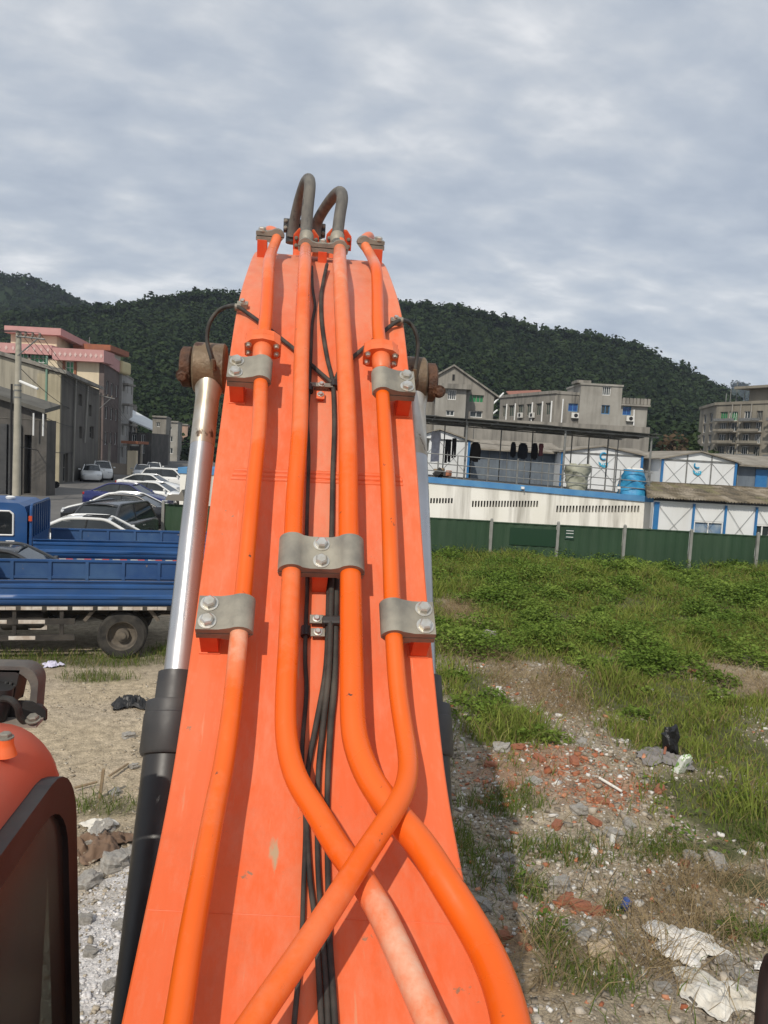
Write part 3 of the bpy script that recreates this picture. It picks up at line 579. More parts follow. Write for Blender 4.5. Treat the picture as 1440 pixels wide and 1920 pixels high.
# --- the rest of the machine, below and behind the viewer
M_deckgrey = M('dark undercarriage', (.03, .028, .026), (.07, .06, .05), scale=4, rough=.8)
MB().span((-1.6, -3.0, 1.0), (1.6, 1.7, 1.18)).build('deck', M_deckgrey, exc, bevel=.02)
for a_, b_ in (((-1.5, -3.1, 1.19), (-.72, -.3, 2.2)), ((.45, -3.1, 1.19), (1.5, .6, 2.2)), ((-.71, -3.1, 1.19), (.44, -1.2, 2.2))): MB().span(a_, b_).build('engine_hood', M_boom, exc, bevel=.05)
for sx_ in (-.27, .27): MB().span((sx_-.03, .0, 1.19), (sx_+.03, 1.0, 2.35)).build('boom_foot_bracket', M_boom, exc, bevel=.03)
for sx in (-1, 1):
    tr = MB(); o_ = [(2.2+.45*math.sin(R(a)), .46-.45*math.cos(R(a))) for a in np.linspace(0, 180, 12)]+[(-2.4-.45*math.sin(R(a)), .46+.45*math.cos(R(a))) for a in np.linspace(0, 180, 12)]
    tr.prism(o_, -.3, .3, (sx*1.3, -.6, .0), (0, 1, 0), (0, 0, 1), (1, 0, 0)); tr.build('track', M_deckgrey, exc)
    for k in range(18): MB().box((sx*1.3, -2.9+k*.27, .935), (.62, .05, .05)).build('track_shoe', M_deckgrey, exc)
MB().lathe([(.7, .85), (.7, 1.02)], (0, -.3, 0), (0, 0, 1), 24).build('slew_ring', M_deckgrey, exc)
hr = [Cp(1446, 1775, 1.45), ]; hq = C2W(Cp(1443, 1785, 1.45))
MB().tube(smooth_path([(hq[0], hq[1]-.5, hq[2]+.02), (hq[0], hq[1]-.06, hq[2]+.02), (hq[0], hq[1], hq[2]-.03), (hq[0], hq[1], hq[2]-.3), (hq[0], hq[1], 1.9)], 40), .014, 10).build('handrail', M_black, exc)
# --- dipper arm and bucket hang behind the boom
M_arm = M_boom
ar = MB(); ar.prism([(5.9, 4.55), (6.5, 4.9), (6.7, 4.5), (6.25, 2.2), (6.05, 1.1), (5.85, 1.1), (5.85, 2.2)], -.22, .22, (0, 0, 0), (0, 1, 0), (0, 0, 1), (1, 0, 0)); ar.build('dipper_arm', M_arm, exc, bevel=.02)
bk = MB(); bo = [(5.75, 1.15), (6.15, 1.2), (6.45, .7), (6.3, .2), (5.9, .03), (5.3, .12), (5.3, .16), (5.88, .1), (6.2, .27), (6.3, .7), (6.1, 1.05), (5.75, 1.05)]
bk.prism(bo, -.62, .62, (0, 0, 0), (0, 1, 0), (0, 0, 1), (1, 0, 0)); bk.build('bucket', M_deckgrey, exc)
# ================================================================== GROUND OF THE LOT
def ell(px, py, rx, ry):
    """an ellipse on the ground, measured in the photo: centre and half sizes -> world centre and half sizes"""
    c = ground(px, py); d = np.linalg.norm(c-CAM); a = ground(px, py-ry); b = ground(px, py+ry)
    return c[0], c[1], rx*d/FPX, abs(a[1]-b[1])/2
def emask(E_, x, y, soft=.35, wob=.45):
    cx, cy, rx, ry = E_; w_ = (fbm(x*1.3+cx*7, y*1.3+cy*3)-.47)*2*wob
    q = np.sqrt(((x-cx)/rx)**2+((y-cy)/ry)**2)+w_; return np.clip((1+soft-q)/(2*soft), 0, 1)
GREEN = [ell(*a) for a in ((1250, 1300, 150, 75), (1290, 1395, 120, 60), (1370, 1520, 110, 70), (905, 1310, 75, 80), (1180, 1215, 90, 30), (1000, 1215, 120, 25), (1340, 1400, 120, 60), (1330, 1590, 60, 18), (950, 1385, 60, 14), (1400, 1640, 60, 25))]
TUFT = [ell(*a) for a in ((985, 1660, 30, 30), (1110, 1860, 75, 38), (1030, 1775, 28, 40), (1400, 1740, 50, 28), (1075, 1590, 75, 20), (1420, 1570, 50, 40), (1000, 1590, 60, 16), (1150, 1690, 14, 10), (880, 1600, 22, 60), (955, 1500, 60, 18), (1240, 1590, 50, 20))]
BARE = [ell(*a) for a in ((868, 1145, 34, 28), (1010, 1305, 62, 42), (1060, 1255, 70, 16), (1440, 1275, 48, 42), (1085, 1370, 50, 18))]
BRICK = [ell(*a) for a in ((985, 1440, 110, 45), (1130, 1490, 90, 25), (1100, 1690, 60, 18), (955, 1770, 40, 18))]
DRY = [ell(*a) for a in ((1270, 1680, 150, 50), (1330, 1720, 100, 40), (1010, 1790, 90, 40), (1240, 1800, 90, 60), (1000, 1870, 90, 35), (1000, 1280, 80, 40), (1330, 1640, 90, 25), (1420, 1290, 50, 40), (870, 1150, 40, 30), (900, 1230, 50, 20))]
LGRASS = [ell(*a) for a in ((150, 1238, 170, 12), (310, 1222, 30, 10), (190, 1272, 60, 8), (200, 1515, 55, 14))]
def green(x, y):
    g = np.clip((y-13.2+(fbm(x*.7, y*.7)-.47)*4)/2.2, 0, 1)*np.clip((x-1.5)/.8, 0, 1)*(y < 30)
    for E_ in GREEN: g = np.maximum(g, emask(E_, x, y))
    for E_ in BARE: g = g*(1-.95*emask(E_, x, y))
    return g
def mmax(Es, x, y, **k):
    g = np.zeros_like(x)
    for E_ in Es: g = np.maximum(g, emask(E_, x, y, **k))
    return g
def H(x, y):
    lot = np.clip((x-.2)/1.2, 0, 1)*np.clip((31-y)/4, 0, 1)*np.clip((y-2)/1.5, 0, 1)
    lft = np.clip((-.2-x)/1.0, 0, 1)*np.clip((12.6-y)/1.0, 0, 1)*np.clip((y-2.5)/1.5, 0, 1)*np.clip((x+7)/2, 0, 1)
    h = lot*(.42*(fbm(x*.45+3, y*.45)-.47)+.16*(fbm(x*1.6, y*1.6)-.47))+lft*(.10*(fbm(x*.8, y*.8)-.47))
    h = h+(lot+lft)*.05*(fbm(x*6, y*6)-.47)
    h = h+.16*mmax(BRICK[:1], x, y, soft=.6)+lot*.30*np.clip((y-14)/6, 0, 1)*fbm(x*.3+9, y*.3)
    return h
def axis(a, b, lo, hi, step):
    f = np.arange(lo, hi+1e-6, step); o1, o2 = [], []; d = step*1.5; v = lo
    while v > a: v -= d; o1.append(v); d *= 1.35
    d = step*1.5; v = hi
    while v < b: v += d; o2.append(v); d *= 1.35
    return np.array(o1[::-1]+list(f)+o2)
gx = np.clip(axis(-880, 1180, -7.5, 21, .11), -880, 1180); gy = np.clip(axis(-38, 1460, 3.0, 30.5, .11), -38, 1460)
GX, GY = np.meshgrid(gx, gy); GZ = H(GX, GY)
nx_, ny_ = len(gx), len(gy); idx = np.arange(nx_*ny_).reshape(ny_, nx_)
F_ = np.stack([idx[:-1, :-1], idx[:-1, 1:], idx[1:, 1:], idx[1:, :-1]], -1).reshape(-1, 4)
fl = lambda a: a.ravel()
xx, yy_ = fl(GX), fl(GY)
def lerp(a, b, t): return a+(b-a)*t[:, None]
colr = np.tile(np.array([.34, .285, .205]), (len(xx), 1)); nz = fbm(xx*1.1, yy_*1.1)
colr = lerp(colr, np.array([.44, .36, .25]), np.clip((-.8-xx)/.8, 0, 1)*np.clip((13.2-yy_)/1.0, 0, 1)*np.clip((yy_-7.2)/1.2, 0, 1))
colr = lerp(colr, np.array([.40, .34, .27]), np.clip(nz*3-1.35, 0, 1)*.6)
wg = np.maximum(emask(ell(175, 1800, 110, 150), xx, yy_), emask(ell(240, 1640, 60, 40), xx, yy_)); colr = lerp(colr, np.array([.58, .56, .54]), wg)
wg = np.maximum(emask(ell(1385, 1840, 110, 60), xx, yy_), emask(ell(930, 1630, 60, 50), xx, yy_)); colr = lerp(colr, np.array([.46, .43, .39]), wg*.8)
colr = lerp(colr, np.array([.34, .20, .135]), mmax(BRICK, xx, yy_)*.7)
colr = lerp(colr, np.array([.26, .18, .10]), mmax(DRY, xx, yy_)*.5)
colr = lerp(colr, np.array([.075, .085, .032]), green(xx, yy_)*.9)
colr = lerp(colr, np.array([.10, .105, .045]), mmax(TUFT+LGRASS, xx, yy_)*.6)
far = np.clip((yy_-29.5)/3, 0, 1); colr = lerp(colr, np.array([.19, .18, .165]), np.clip(far+np.clip((-7-xx)/2, 0, 1)*np.clip((yy_-12)/2, 0, 1), 0, 1))
M_ground = M('soil and rubble', (.3, .25, .18), tint=True, rough=.95, spec=.1, bump=.55, bscale=30)
def _soil(m):                                                  # fine grit: light and dark crumbs over the zone colour
    nt = m.node_tree; b = nt.nodes['Principled BSDF']; N = nt.nodes.new; L = nt.links.new; src = b.inputs['Base Color'].links[0].from_socket; tc = N('ShaderNodeTexCoord')
    def ns(s_, d): n = N('ShaderNodeTexNoise'); n.inputs['Scale'].default_value = s_; n.inputs['Detail'].default_value = d; n.inputs['Roughness'].default_value = .7; L(tc.outputs['Object'], n.inputs[0]); return n.outputs[0]
    r = N('ShaderNodeMapRange'); r.inputs[1].default_value = .3; r.inputs[2].default_value = .7; r.inputs[3].default_value = .55; r.inputs[4].default_value = 1.4; L(ns(7, 8), r.inputs[0])
    r2 = N('ShaderNodeMapRange'); r2.inputs[1].default_value = .35; r2.inputs[2].default_value = .65; r2.inputs[3].default_value = .7; r2.inputs[4].default_value = 1.3; L(ns(55, 4), r2.inputs[0])
    mu = N('ShaderNodeMath'); mu.operation = 'MULTIPLY'; L(r.outputs[0], mu.inputs[0]); L(r2.outputs[0], mu.inputs[1])
    v = N('ShaderNodeVectorMath'); v.operation = 'SCALE'; L(src, v.inputs[0]); L(mu.outputs[0], v.inputs['Scale']); L(v.outputs[0], b.inputs['Base Color'])
_soil(M_ground)
g_ = np_mesh('ground', np.stack([xx, yy_, fl(GZ)], 1), F_, M_ground, colr, smooth=True); struct(g_)

# ------------------------------------------------------------------ grass, weeds, straw
def leafmat(name, tr=.38):
    m = bpy.data.materials.new(name); m.use_nodes = True; nt = m.node_tree; nt.nodes.clear(); N = nt.nodes.new; L = nt.links.new
    at = N('ShaderNodeAttribute'); at.attribute_name = 'tint'; d = N('ShaderNodeBsdfDiffuse'); t = N('ShaderNodeBsdfTranslucent'); mx_ = N('ShaderNodeMixShader'); mx_.inputs[0].default_value = tr
    o = N('ShaderNodeOutputMaterial'); L(at.outputs[0], d.inputs[0]); L(at.outputs[0], t.inputs[0]); L(d.outputs[0], mx_.inputs[1]); L(t.outputs[0], mx_.inputs[2]); L(mx_.outputs[0], o.inputs[0]); return m
M_leaf = leafmat('grass blade')
def blades(name, x, y, hgt, wid, lean, col, mat=M_leaf, zoff=0.0):
    n = len(x); z = H(x, y)+zoff; a = rng.uniform(0, 2*np.pi, n); b = rng.uniform(0, 2*np.pi, n)
    wx, wy = np.cos(a)*wid/2, np.sin(a)*wid/2; lx, ly = np.cos(b), np.sin(b)
    V = np.empty((n, 6, 3), np.float32)
    for k, (t, l, ws) in enumerate(((0, 0, 1.0), (.55, .3, .85), (1.0, 1.0, .12))):
        cx = x+lx*lean*hgt*l; cy = y+ly*lean*hgt*l; cz = z-.02+hgt*t*np.sqrt(np.clip(1-(lean*.55*l)**2, .05, 1))
        V[:, k*2] = np.stack([cx-wx*ws, cy-wy*ws, cz], 1); V[:, k*2+1] = np.stack([cx+wx*ws, cy+wy*ws, cz], 1)
    base = np.arange(n)[:, None]*6
    Fq = np.concatenate([base+np.array([[0, 1, 3, 2]]), base+np.array([[2, 3, 5, 4]])])
    return np_mesh(name, V.reshape(-1, 3), Fq, mat, np.repeat(col, 6, 0))
def scatter(n, x0, x1, y0, y1, fn):
    x = rng.uniform(x0, x1, n); y = rng.uniform(y0, y1, n); keep = rng.random(n) < fn(x, y); return x[keep], y[keep]
def hue(n, a, b, j=.25): return (np.array(a)+(np.array(b)-np.array(a))*rng.random((n, 1)))*rng.uniform(1-j, 1+j, (n, 1))
def inview(x, y): return ((x+.07)*math.cos(YAW)-y*math.sin(YAW)) < .56*(x*math.sin(YAW)+y*math.cos(YAW))+1.0
x, y = scatter(360000, 1.3, 20, 7.5, 29, lambda x, y: green(x, y)*inview(x, y)*np.clip(1.25-y/34, .35, 1)*np.clip(fbm(x*1.2+40, y*1.2)*2.6-.45, .15, 1))
cl = fbm(x*.9+70, y*.9); tall = np.clip(cl*2-.35, .25, 1.25)
cg = hue(len(x), (.16, .215, .04), (.275, .305, .075)); dry_ = rng.random(len(x)) < .13+.25*np.clip(.42-cl, 0, 1)*2; cg[dry_] = hue(dry_.sum(), (.22, .17, .075), (.30, .24, .11))
stuff(blades('grass', x, y, rng.uniform(.14, .46, len(x))*tall*(1+.35*np.clip((y-16)/8, 0, 1)), rng.uniform(.007, .016, len(x))*(1+y/22), rng.uniform(.15, .95, len(x)), cg), 'tall green grass growing over the rubble lot before the fence', 'grass')
x, y = scatter(60000, .9, 6.5, 4.4, 10.5, lambda x, y: mmax(TUFT, x, y, soft=.5)*.8+.02)
x2, y2 = scatter(26000, -6.5, -1.0, 6.2, 14.6, lambda x, y: mmax(LGRASS, x, y, soft=.4)); x = np.r_[x, x2]; y = np.r_[y, y2]
cg = hue(len(x), (.10, .16, .03), (.17, .21, .055)); dd = rng.random(len(x)) < .15; cg[dd] = hue(dd.sum(), (.25, .2, .09), (.33, .27, .13))
stuff(blades('grass_tuft', x, y, rng.uniform(.06, .24, len(x)), rng.uniform(.006, .012, len(x)), rng.uniform(.2, 1.0, len(x)), cg), 'short green tufts sprouting between stones and under the truck', 'grass')
x, y = scatter(80000, .9, 9, 4.4, 19, lambda x, y: mmax(DRY, x, y, soft=.5)*np.clip(fbm(x*2.5, y*2.5)*3-.8, 0, 1)+.04*(y < 12)*(1-green(x, y)))
stuff(blades('dry_straw', x, y, rng.uniform(.12, .42, len(x)), rng.uniform(.004, .009, len(x)), rng.uniform(1.2, 1.75, len(x)), hue(len(x), (.27, .20, .105), (.40, .31, .18)), zoff=.025), 'dead brown straw lying matted on the rubble', 'straw')
# broad leaved weeds
def leaves(name, x, y, zl, size, col, label, cat):
    n = len(x); z = H(x, y)+zl; a = rng.uniform(0, 2*np.pi, n); t = rng.uniform(-.2, 1.0, n); u = np.stack([np.cos(a), np.sin(a), .3*rng.standard_normal(n)], 1); v = np.stack([-np.sin(a)*np.cos(t), np.cos(a)*np.cos(t), np.sin(t)], 1)
    P = np.stack([x, y, z], 1); s_ = size[:, None]; V = np.stack([P-u*s_, P+v*s_*.55, P+u*s_, P-v*s_*.55], 1).reshape(-1, 3); Fq = np.arange(n*4).reshape(-1, 4)
    return stuff(np_mesh(name, V, Fq, M_leaf, np.repeat(col, 4, 0)), label, cat)
WEED = [ell(*a) for a in ((1060, 1150, 190, 55), (1300, 1130, 190, 55), (960, 1100, 130, 45), (1200, 1080, 260, 30), (1390, 1190, 90, 40), (1370, 1510, 110, 62), (1330, 1570, 60, 25), (1070, 1210, 60, 15), (985, 1660, 26, 26), (1030, 1770, 20, 30), (1410, 1745, 36, 22), (860, 1080, 90, 40))]
x, y = scatter(140000, 1.5, 20, 5.0, 28, lambda x, y: mmax(WEED, x, y, soft=.45)*inview(x, y)*np.clip(fbm(x*1.5+20, y*1.5+9)*4-1.35, 0, 1))
leaves('leafy_weeds', x, y, rng.uniform(.02, .5, len(x))*np.clip(fbm(x*1.5+20, y*1.5+9)*2.4-.5, .1, 1)*np.where(y < 9, .5, 1.0), rng.uniform(.014, .034, len(x))*(1+y/35), hue(len(x), (.085, .15, .028), (.17, .24, .055)), 'low bushy green weeds spreading through the grass', 'weeds')

# bushy mounds of weed among the grass, leaf by leaf
def mounds(n, seed):
    r_ = np.random.default_rng(seed); X, Y, Z, S, Cc = [], [], [], [], []; k = 0
    while k < n:
        x, y = r_.uniform(1.6, 19), r_.uniform(8.5, 27.5); xa, ya = np.array([x]), np.array([y])
        if not inview(xa, ya)[0] or r_.random() > green(xa, ya)[0] or fbm(xa*.6+31, ya*.6)[0] < .40+.10*(y < 14): continue
        k += 1; w_ = r_.uniform(.22, .62)*(.7 if y < 13 else 1.0); h_ = w_*r_.uniform(.55, .95); m_ = int(260*w_*w_/.16)+60; d = r_.standard_normal((m_, 3)); d /= np.linalg.norm(d, axis=1)[:, None]; d[:, 2] = np.abs(d[:, 2]); d *= r_.uniform(.6, 1.05, (m_, 1))
        X.append(x+d[:, 0]*w_); Y.append(y+d[:, 1]*w_); Z.append(d[:, 2]*h_); S.append(r_.uniform(.018, .042, m_)*(1+y/45)); t = r_.random(); c = np.array((.12, .19, .034))*(1-t)+np.array((.21, .285, .06))*t; Cc.append(c*r_.uniform(.7, 1.3, (m_, 1)))
    return [np.concatenate(a) for a in (X, Y, Z, S, Cc)]
mx_, my_, mz_, ms_, mc_ = mounds(300, 5); leaves('weed_mounds', mx_, my_, mz_, ms_, mc_, 'rounded bushy weed mounds standing in the tall grass', 'weeds')

# ------------------------------------------------------------------ rubble
def pebbles(name, x, y, s, col, label, flat=.7):
    n = len(x); C8 = np.array([(-1,-1,-1),(1,-1,-1),(1,1,-1),(-1,1,-1),(-1,-1,1),(1,-1,1),(1,1,1),(-1,1,1)])*.5
    V = C8[None]*(1+rng.uniform(-.45, .25, (n, 8, 3))); V = V*np.stack([np.ones(n), rng.uniform(.5, 1, n), rng.uniform(.3, 1, n)*flat], 1)[:, None]*s[:, None, None]
    a = rng.uniform(0, 2*np.pi, n); ca, sa = np.cos(a)[:, None], np.sin(a)[:, None]; t = rng.uniform(-.5, .5, n)[:, None]
    X, Y, Z = V[..., 0], V[..., 1], V[..., 2]; Y, Z = Y*np.cos(t)-Z*np.sin(t), Y*np.sin(t)+Z*np.cos(t); X, Y = X*ca-Y*sa, X*sa+Y*ca
    V = np.stack([X+x[:, None], Y+y[:, None], Z+(H(x, y)+s*flat*.18)[:, None]], -1)
    Fq = (np.arange(n)[:, None, None]*8+np.array([(3,2,1,0),(4,5,6,7),(0,1,5,4),(1,2,6,5),(2,3,7,6),(3,0,4,7)])[None]).reshape(-1, 4)
    return stuff(np_mesh(name, V.reshape(-1, 3), Fq, M_peb, np.repeat(col, 8, 0)), label, 'rubble')
M_peb = M('stone chips', (.4, .38, .34), tint=True, rough=.9, spec=.2, bump=.2, bscale=70)
def bare(x, y): return (1-green(x, y))*(.35+.65*np.clip(fbm(x*1.4+5, y*1.4)*3-.9, 0, 1))
x, y = scatter(72000, .9, 7.5, 4.3, 13.5, lambda x, y: bare(x, y)*inview(x, y)*(1-.55*mmax(DRY, x, y)))
br = mmax(BRICK, x, y, soft=.5); cc = hue(len(x), (.24, .20, .15), (.46, .41, .34), .3); isb = rng.random(len(x)) < br*.62+.07; cc[isb] = hue(isb.sum(), (.36, .12, .06), (.52, .24, .14), .2)
wh = rng.random(len(x)) < .13; cc[wh] = hue(wh.sum(), (.55, .52, .47), (.75, .73, .69), .08)
pebbles('brick_and_stone_rubble', x, y, np.exp(rng.normal(-3.95, .60, len(x))).clip(.007, .10), cc, 'broken red brick and grey stone chips strewn over the lot')
x, y = scatter(44000, -6.5, -.8, 4.4, 12.6, lambda x, y: .25*np.clip(fbm(x*1.4+5, y*1.4)*3-.9, .1, 1)+.9*np.maximum(emask(ell(175, 1800, 110, 150), x, y), emask(ell(200, 1600, 70, 45), x, y)))
ww = np.maximum(emask(ell(175, 1800, 110, 150), x, y), 0); cc = hue(len(x), (.30, .255, .19), (.46, .40, .31), .25); isw = rng.random(len(x)) < ww*.75; cc[isw] = hue(isw.sum(), (.52, .50, .49), (.76, .74, .72), .12)
pebbles('pale_gravel', x, y, np.exp(rng.normal(-4.08, .48, len(x))).clip(.007, .08), cc, 'pale grey gravel and stones beside the black cylinder')

def lump(name, size, mat, seed, rough_=.22, sub=3, squash=(1, 1, 1)):
    """an irregular stone: a cube cut fine, pushed out unevenly"""
    import bmesh
    r_ = random.Random(seed); bm = bmesh.new(); bmesh.ops.create_cube(bm, size=1.0); bmesh.ops.subdivide_edges(bm, edges=bm.edges[:], cuts=sub, use_grid_fill=True)
    ph = [r_.uniform(0, 6) for _ in range(6)]
    for v in bm.verts:
        p = v.co; q = p.normalized()*.5; b_ = p.lerp(q, .45); k = 1+rough_*(math.sin(p.x*7+ph[0])*math.cos(p.y*6+ph[1])+.6*math.sin(p.z*9+ph[2]+p.x*5))+r_.uniform(-.05, .05)
        v.co = Vector((b_.x*size[0]*squash[0]*k, b_.y*size[1]*squash[1]*k, b_.z*size[2]*squash[2]*k))
    me = bpy.data.meshes.new(name); bm.to_mesh(me); bm.free(); me.materials.append(mat); return me
def Hs(x, y): return float(H(np.array([x]), np.array([y]))[0])
M_conc = M('broken concrete', (.44, .42, .38), (.33, .30, .26), scale=9, rough=.92, bump=.3, bscale=40)
M_brick = M('broken brick', (.42, .16, .085), (.33, .13, .075), scale=12, rough=.92, bump=.25, bscale=50)
cm = [lump('concrete_chunk', (1, .8, .55), M_conc, i) for i in range(4)]; bmh = [lump('brick_fragment', (1, .55, .4), M_brick, 20+i, .1) for i in range(3)]
spots_ = [(1050,1650,40),(1000,1475,26),(940,1415,30),(1085,1520,26),(905,1700,30),(930,1640,24),(1215,1300,16),(912,1200,34),(1295,1600,24),(1345,1608,34),(1180,1545,22),(1260,1660,20),(1075,1735,26),(1090,1760,30),(1360,1800,26),(1390,1835,30),(1240,1870,24),(1150,1560,30),(955,1610,22),(985,1630,26),(215,1490,18),(240,1380,20),(175,1580,40),(215,1625,46),(165,1660,40),(235,1610,30),(195,1555,30),(160,1730,24),(225,1740,22),(250,1440,16),(170,1790,22),(205,1850,22),(1425,1875,26),(1010,1380,18),(1090,1410,20)]
for i, (px, py, w_) in enumerate(spots_):
    c = ground(px, py); s_ = w_*np.linalg.norm(c-CAM)/FPX; o = bpy.data.objects.new('concrete_chunk', cm[i % 4]); COL.objects.link(o)
    o.location = (c[0], c[1], Hs(c[0], c[1])+s_*.14); o.scale = (s_, s_, s_); o.rotation_euler = (random.uniform(-.25, .25), random.uniform(-.25, .25), random.uniform(0, 6))
    if px < 700: tag(o, 'pale broken stone on the dirt strip between cab and black cylinder', 'stone', 'stones on the dirt by the cab')
    else: tag(o, 'grey broken concrete lump in the rubble before the grass', 'concrete chunk', 'concrete lumps in the rubble')
for i, (px, py, w_) in enumerate([(1010,1440,24),(1075,1450,26),(1045,1540,28),(920,1440,24),(960,1475,26),(1115,1540,26),(1130,1505,24),(1090,1690,36),(1060,1680,30),(1120,1700,28),(940,1770,30),(1235,1500,24),(970,1420,26),(1285,1610,26),(1300,1265,18),(1020,1710,24)]):
    c = ground(px, py); s_ = w_*np.linalg.norm(c-CAM)/FPX; o = bpy.data.objects.new('brick_fragment', bmh[i % 3]); COL.objects.link(o)
    o.location = (c[0], c[1], Hs(c[0], c[1])+s_*.12); o.scale = (s_, s_, s_); o.rotation_euler = (random.uniform(-.3, .3), random.uniform(-.3, .3), random.uniform(0, 6))
    tag(o, 'broken red brick fragment among grey stones', 'brick', 'brick fragments in the rubble')
# single finds
c = ground(1125, 1806); o = bpy.data.objects.new('rock', lump('rock', (.20, .15, .15), M('tan rock', (.52, .42, .29), (.40, .31, .21), scale=14, rough=.9, bump=.3, bscale=50), 77)); COL.objects.link(o); o.location = (c[0], c[1], Hs(c[0], c[1])+.045); tag(o, 'tan rough rock beside straw and a grass tuft', 'rock')
def crumple(name, px, py, w_, d_, hgt, mat, label, cat, seed, rot=0.0):
    c = ground(px, py); r_ = np.random.default_rng(seed); n = 34; u, v = np.meshgrid(np.linspace(-1, 1, n), np.linspace(-1, 1, n)); q = np.sqrt(u*u+v*v); s1, s2 = u*np.sqrt(1-v*v/2), v*np.sqrt(1-u*u/2)
    ang = np.arctan2(s2, s1); rad_ = 1+.22*np.sin(ang*3+seed)+.14*np.sin(ang*5+2*seed)+.08*np.sin(ang*9+seed*3); X = s1*rad_*w_/2; Y = s2*rad_*d_/2
    X, Y = X*math.cos(rot)-Y*math.sin(rot), X*math.sin(rot)+Y*math.cos(rot); e_ = np.clip(1-np.sqrt(s1*s1+s2*s2), 0, 1)
    rid = np.abs(fbm(X*9+seed, Y*9)-.47)*2; rid2 = np.abs(fbm(X*22+seed, Y*22)-.47)
    Z = H(X+c[0], Y+c[1])-H(np.array([c[0]]), np.array([c[1]]))+.012+hgt*(.25+.75*np.clip(e_*2.2, 0, 1))*(1.0-2.2*rid)+.05*rid2
    idx = np.arange(n*n).reshape(n, n); Fq = np.stack([idx[:-1, :-1], idx[:-1, 1:], idx[1:, 1:], idx[1:, :-1]], -1).reshape(-1, 4)
    o = np_mesh(name, np.stack([X.ravel(), Y.ravel(), np.maximum(Z, .006).ravel()], 1), Fq, mat, smooth=False); o.location = (c[0], c[1], Hs(c[0], c[1]))
    m = o.modifiers.new('thickness', 'SOLIDIFY'); m.thickness = .004; return tag(o, label, cat)
M_bag = M('white sack', (.74, .72, .68), (.62, .59, .53), scale=6, rough=.6, spots=(.36, .50, .60), spot_scale=7, spot_at=.66, bump=.15, bscale=40)
M_bag2 = M('dirty white sheet', (.70, .68, .62), (.5, .46, .38), scale=5, rough=.7, spots=(.45, .12, .13), spot_scale=6, spot_at=.72, bump=.2, bscale=40)
crumple('plastic_sack', 1282, 1765, .58, .56, .11, M_bag, 'crumpled white plastic sack with faint blue print on the straw', 'sack', 3, .4)
crumple('plastic_sheet', 1345, 1872, .62, .5, .07, M_bag2, 'torn dirty white sheet flat on pale gravel', 'plastic sheet', 8, -.3)
crumple('plastic_scrap', 1436, 1815, .16, .2, .05, M_bag, 'small white plastic scrap beside the torn sheet', 'scrap', 5)
crumple('cloth', 1240, 1442, .72, .62, .07, M('grey cloth', (.19, .175, .165), (.26, .24, .225), scale=6, rough=.9, bump=.2, bscale=60), 'grey wet cloth spread on the grass', 'cloth', 4, .2)
crumple('paper_wrapper', 185, 1553, .30, .24, .06, M_bag2, 'white paper scrap among stones by the cab', 'paper', 6)
crumple('plastic_wrapper', 98, 1250, .32, .2, .08, M('lilac plastic', (.55, .53, .66), rough=.5), 'pale lilac plastic wrapper in the grass below the truck', 'wrapper', 7)
c = ground(1256, 1432); hz_ = Hs(c[0], c[1])
bagm = lump('rubbish_bag', (.19, .16, .36), M('black plastic film', (.012, .012, .013), rough=.3, bump=.3, bscale=25), 31, .3); o = bpy.data.objects.new('rubbish_bag', bagm); COL.objects.link(o); o.location = (c[0], c[1]+.05, hz_+.17); tag(o, 'upright crumpled black rubbish bag on the grey cloth', 'bag')
pk = lump('food_packet', (.16, .09, .28), M('green and white packet', (.66, .68, .62), (.16, .30, .06), scale=16, rough=.45, lo=.5, hi=.56), 32, .16); o = bpy.data.objects.new('food_packet', pk); COL.objects.link(o); c2 = ground(1277, 1462); o.location = (c2[0], c2[1], Hs(c2[0], c2[1])+.12); o.rotation_euler = (.3, .2, .5); tag(o, 'white and green crushed packet before the black bag', 'packet')
o = MB().lathe([(.034, 0), (.045, .09), (.042, .09), (.032, .004)], (0, 0, 0), (.6, .5, .35), 16).build('cup', M('blue plastic', (.03, .07, .25), rough=.4)); c = ground(1170, 1690); o.location = (c[0], c[1], Hs(c[0], c[1])+.05); tag(o, 'small blue plastic cup tipped over by a weed', 'cup')
def stick(name, a, b, r_, mat, label, cat, lift=.03, group=None):
    A, B_ = ground(*a), ground(*b); P = [(p[0], p[1], Hs(p[0], p[1])+lift) for p in (A, (A+B_)/2, B_)]; P = np.array(P)
    P[:, 2] = np.linspace(P[0, 2], P[2, 2], 3)+.02; o = MB().tube(P-P[0], [r_, r_*1.05, r_*.9], 7).build(name, mat); o.location = P[0]; tag(o, label, cat, group)
M_wood = M('weathered stick', (.30, .22, .13), (.22, .16, .10), scale=20, rough=.85)
stick('plastic_pipe', (1122, 1478), (1165, 1496), .016, M('white pvc', (.7, .68, .62), rough=.6), 'short white plastic pipe lying at the edge of the grass', 'pipe')
stick('wooden_stick', (140, 1486), (182, 1474), .014, M_wood, 'thin wooden batten lying level on the dirt', 'stick'); 
stick('wooden_slab', (1150, 1555), (1148, 1580), .03, M_bag2, 'pale narrow slab lying in the rubble', 'slab')
stick('branch', (205, 1462), (240, 1440), .014, M_wood, 'bent grey branch on the dirt by the cylinder', 'branch')
stick('stick', (1243, 1445), (1250, 1405), .016, M('red stick', (.35, .13, .07), rough=.8), 'reddish stick leaning by the black rubbish bag', 'stick', .08)
o = MB().box((0, 0, .16), (.03, .03, .34)).build('wooden_stake', M_wood); c = ground(187, 1500); o.location = (c[0], c[1], Hs(c[0], c[1])); o.rotation_euler = (0, .1, 0); tag(o, 'short upright wooden stake in the dirt', 'stake')
crumple('tarpaulin', 245, 1322, .5, .5, .14, M_black, 'black crumpled tarpaulin on the dirt behind the cylinder', 'tarpaulin', 9)
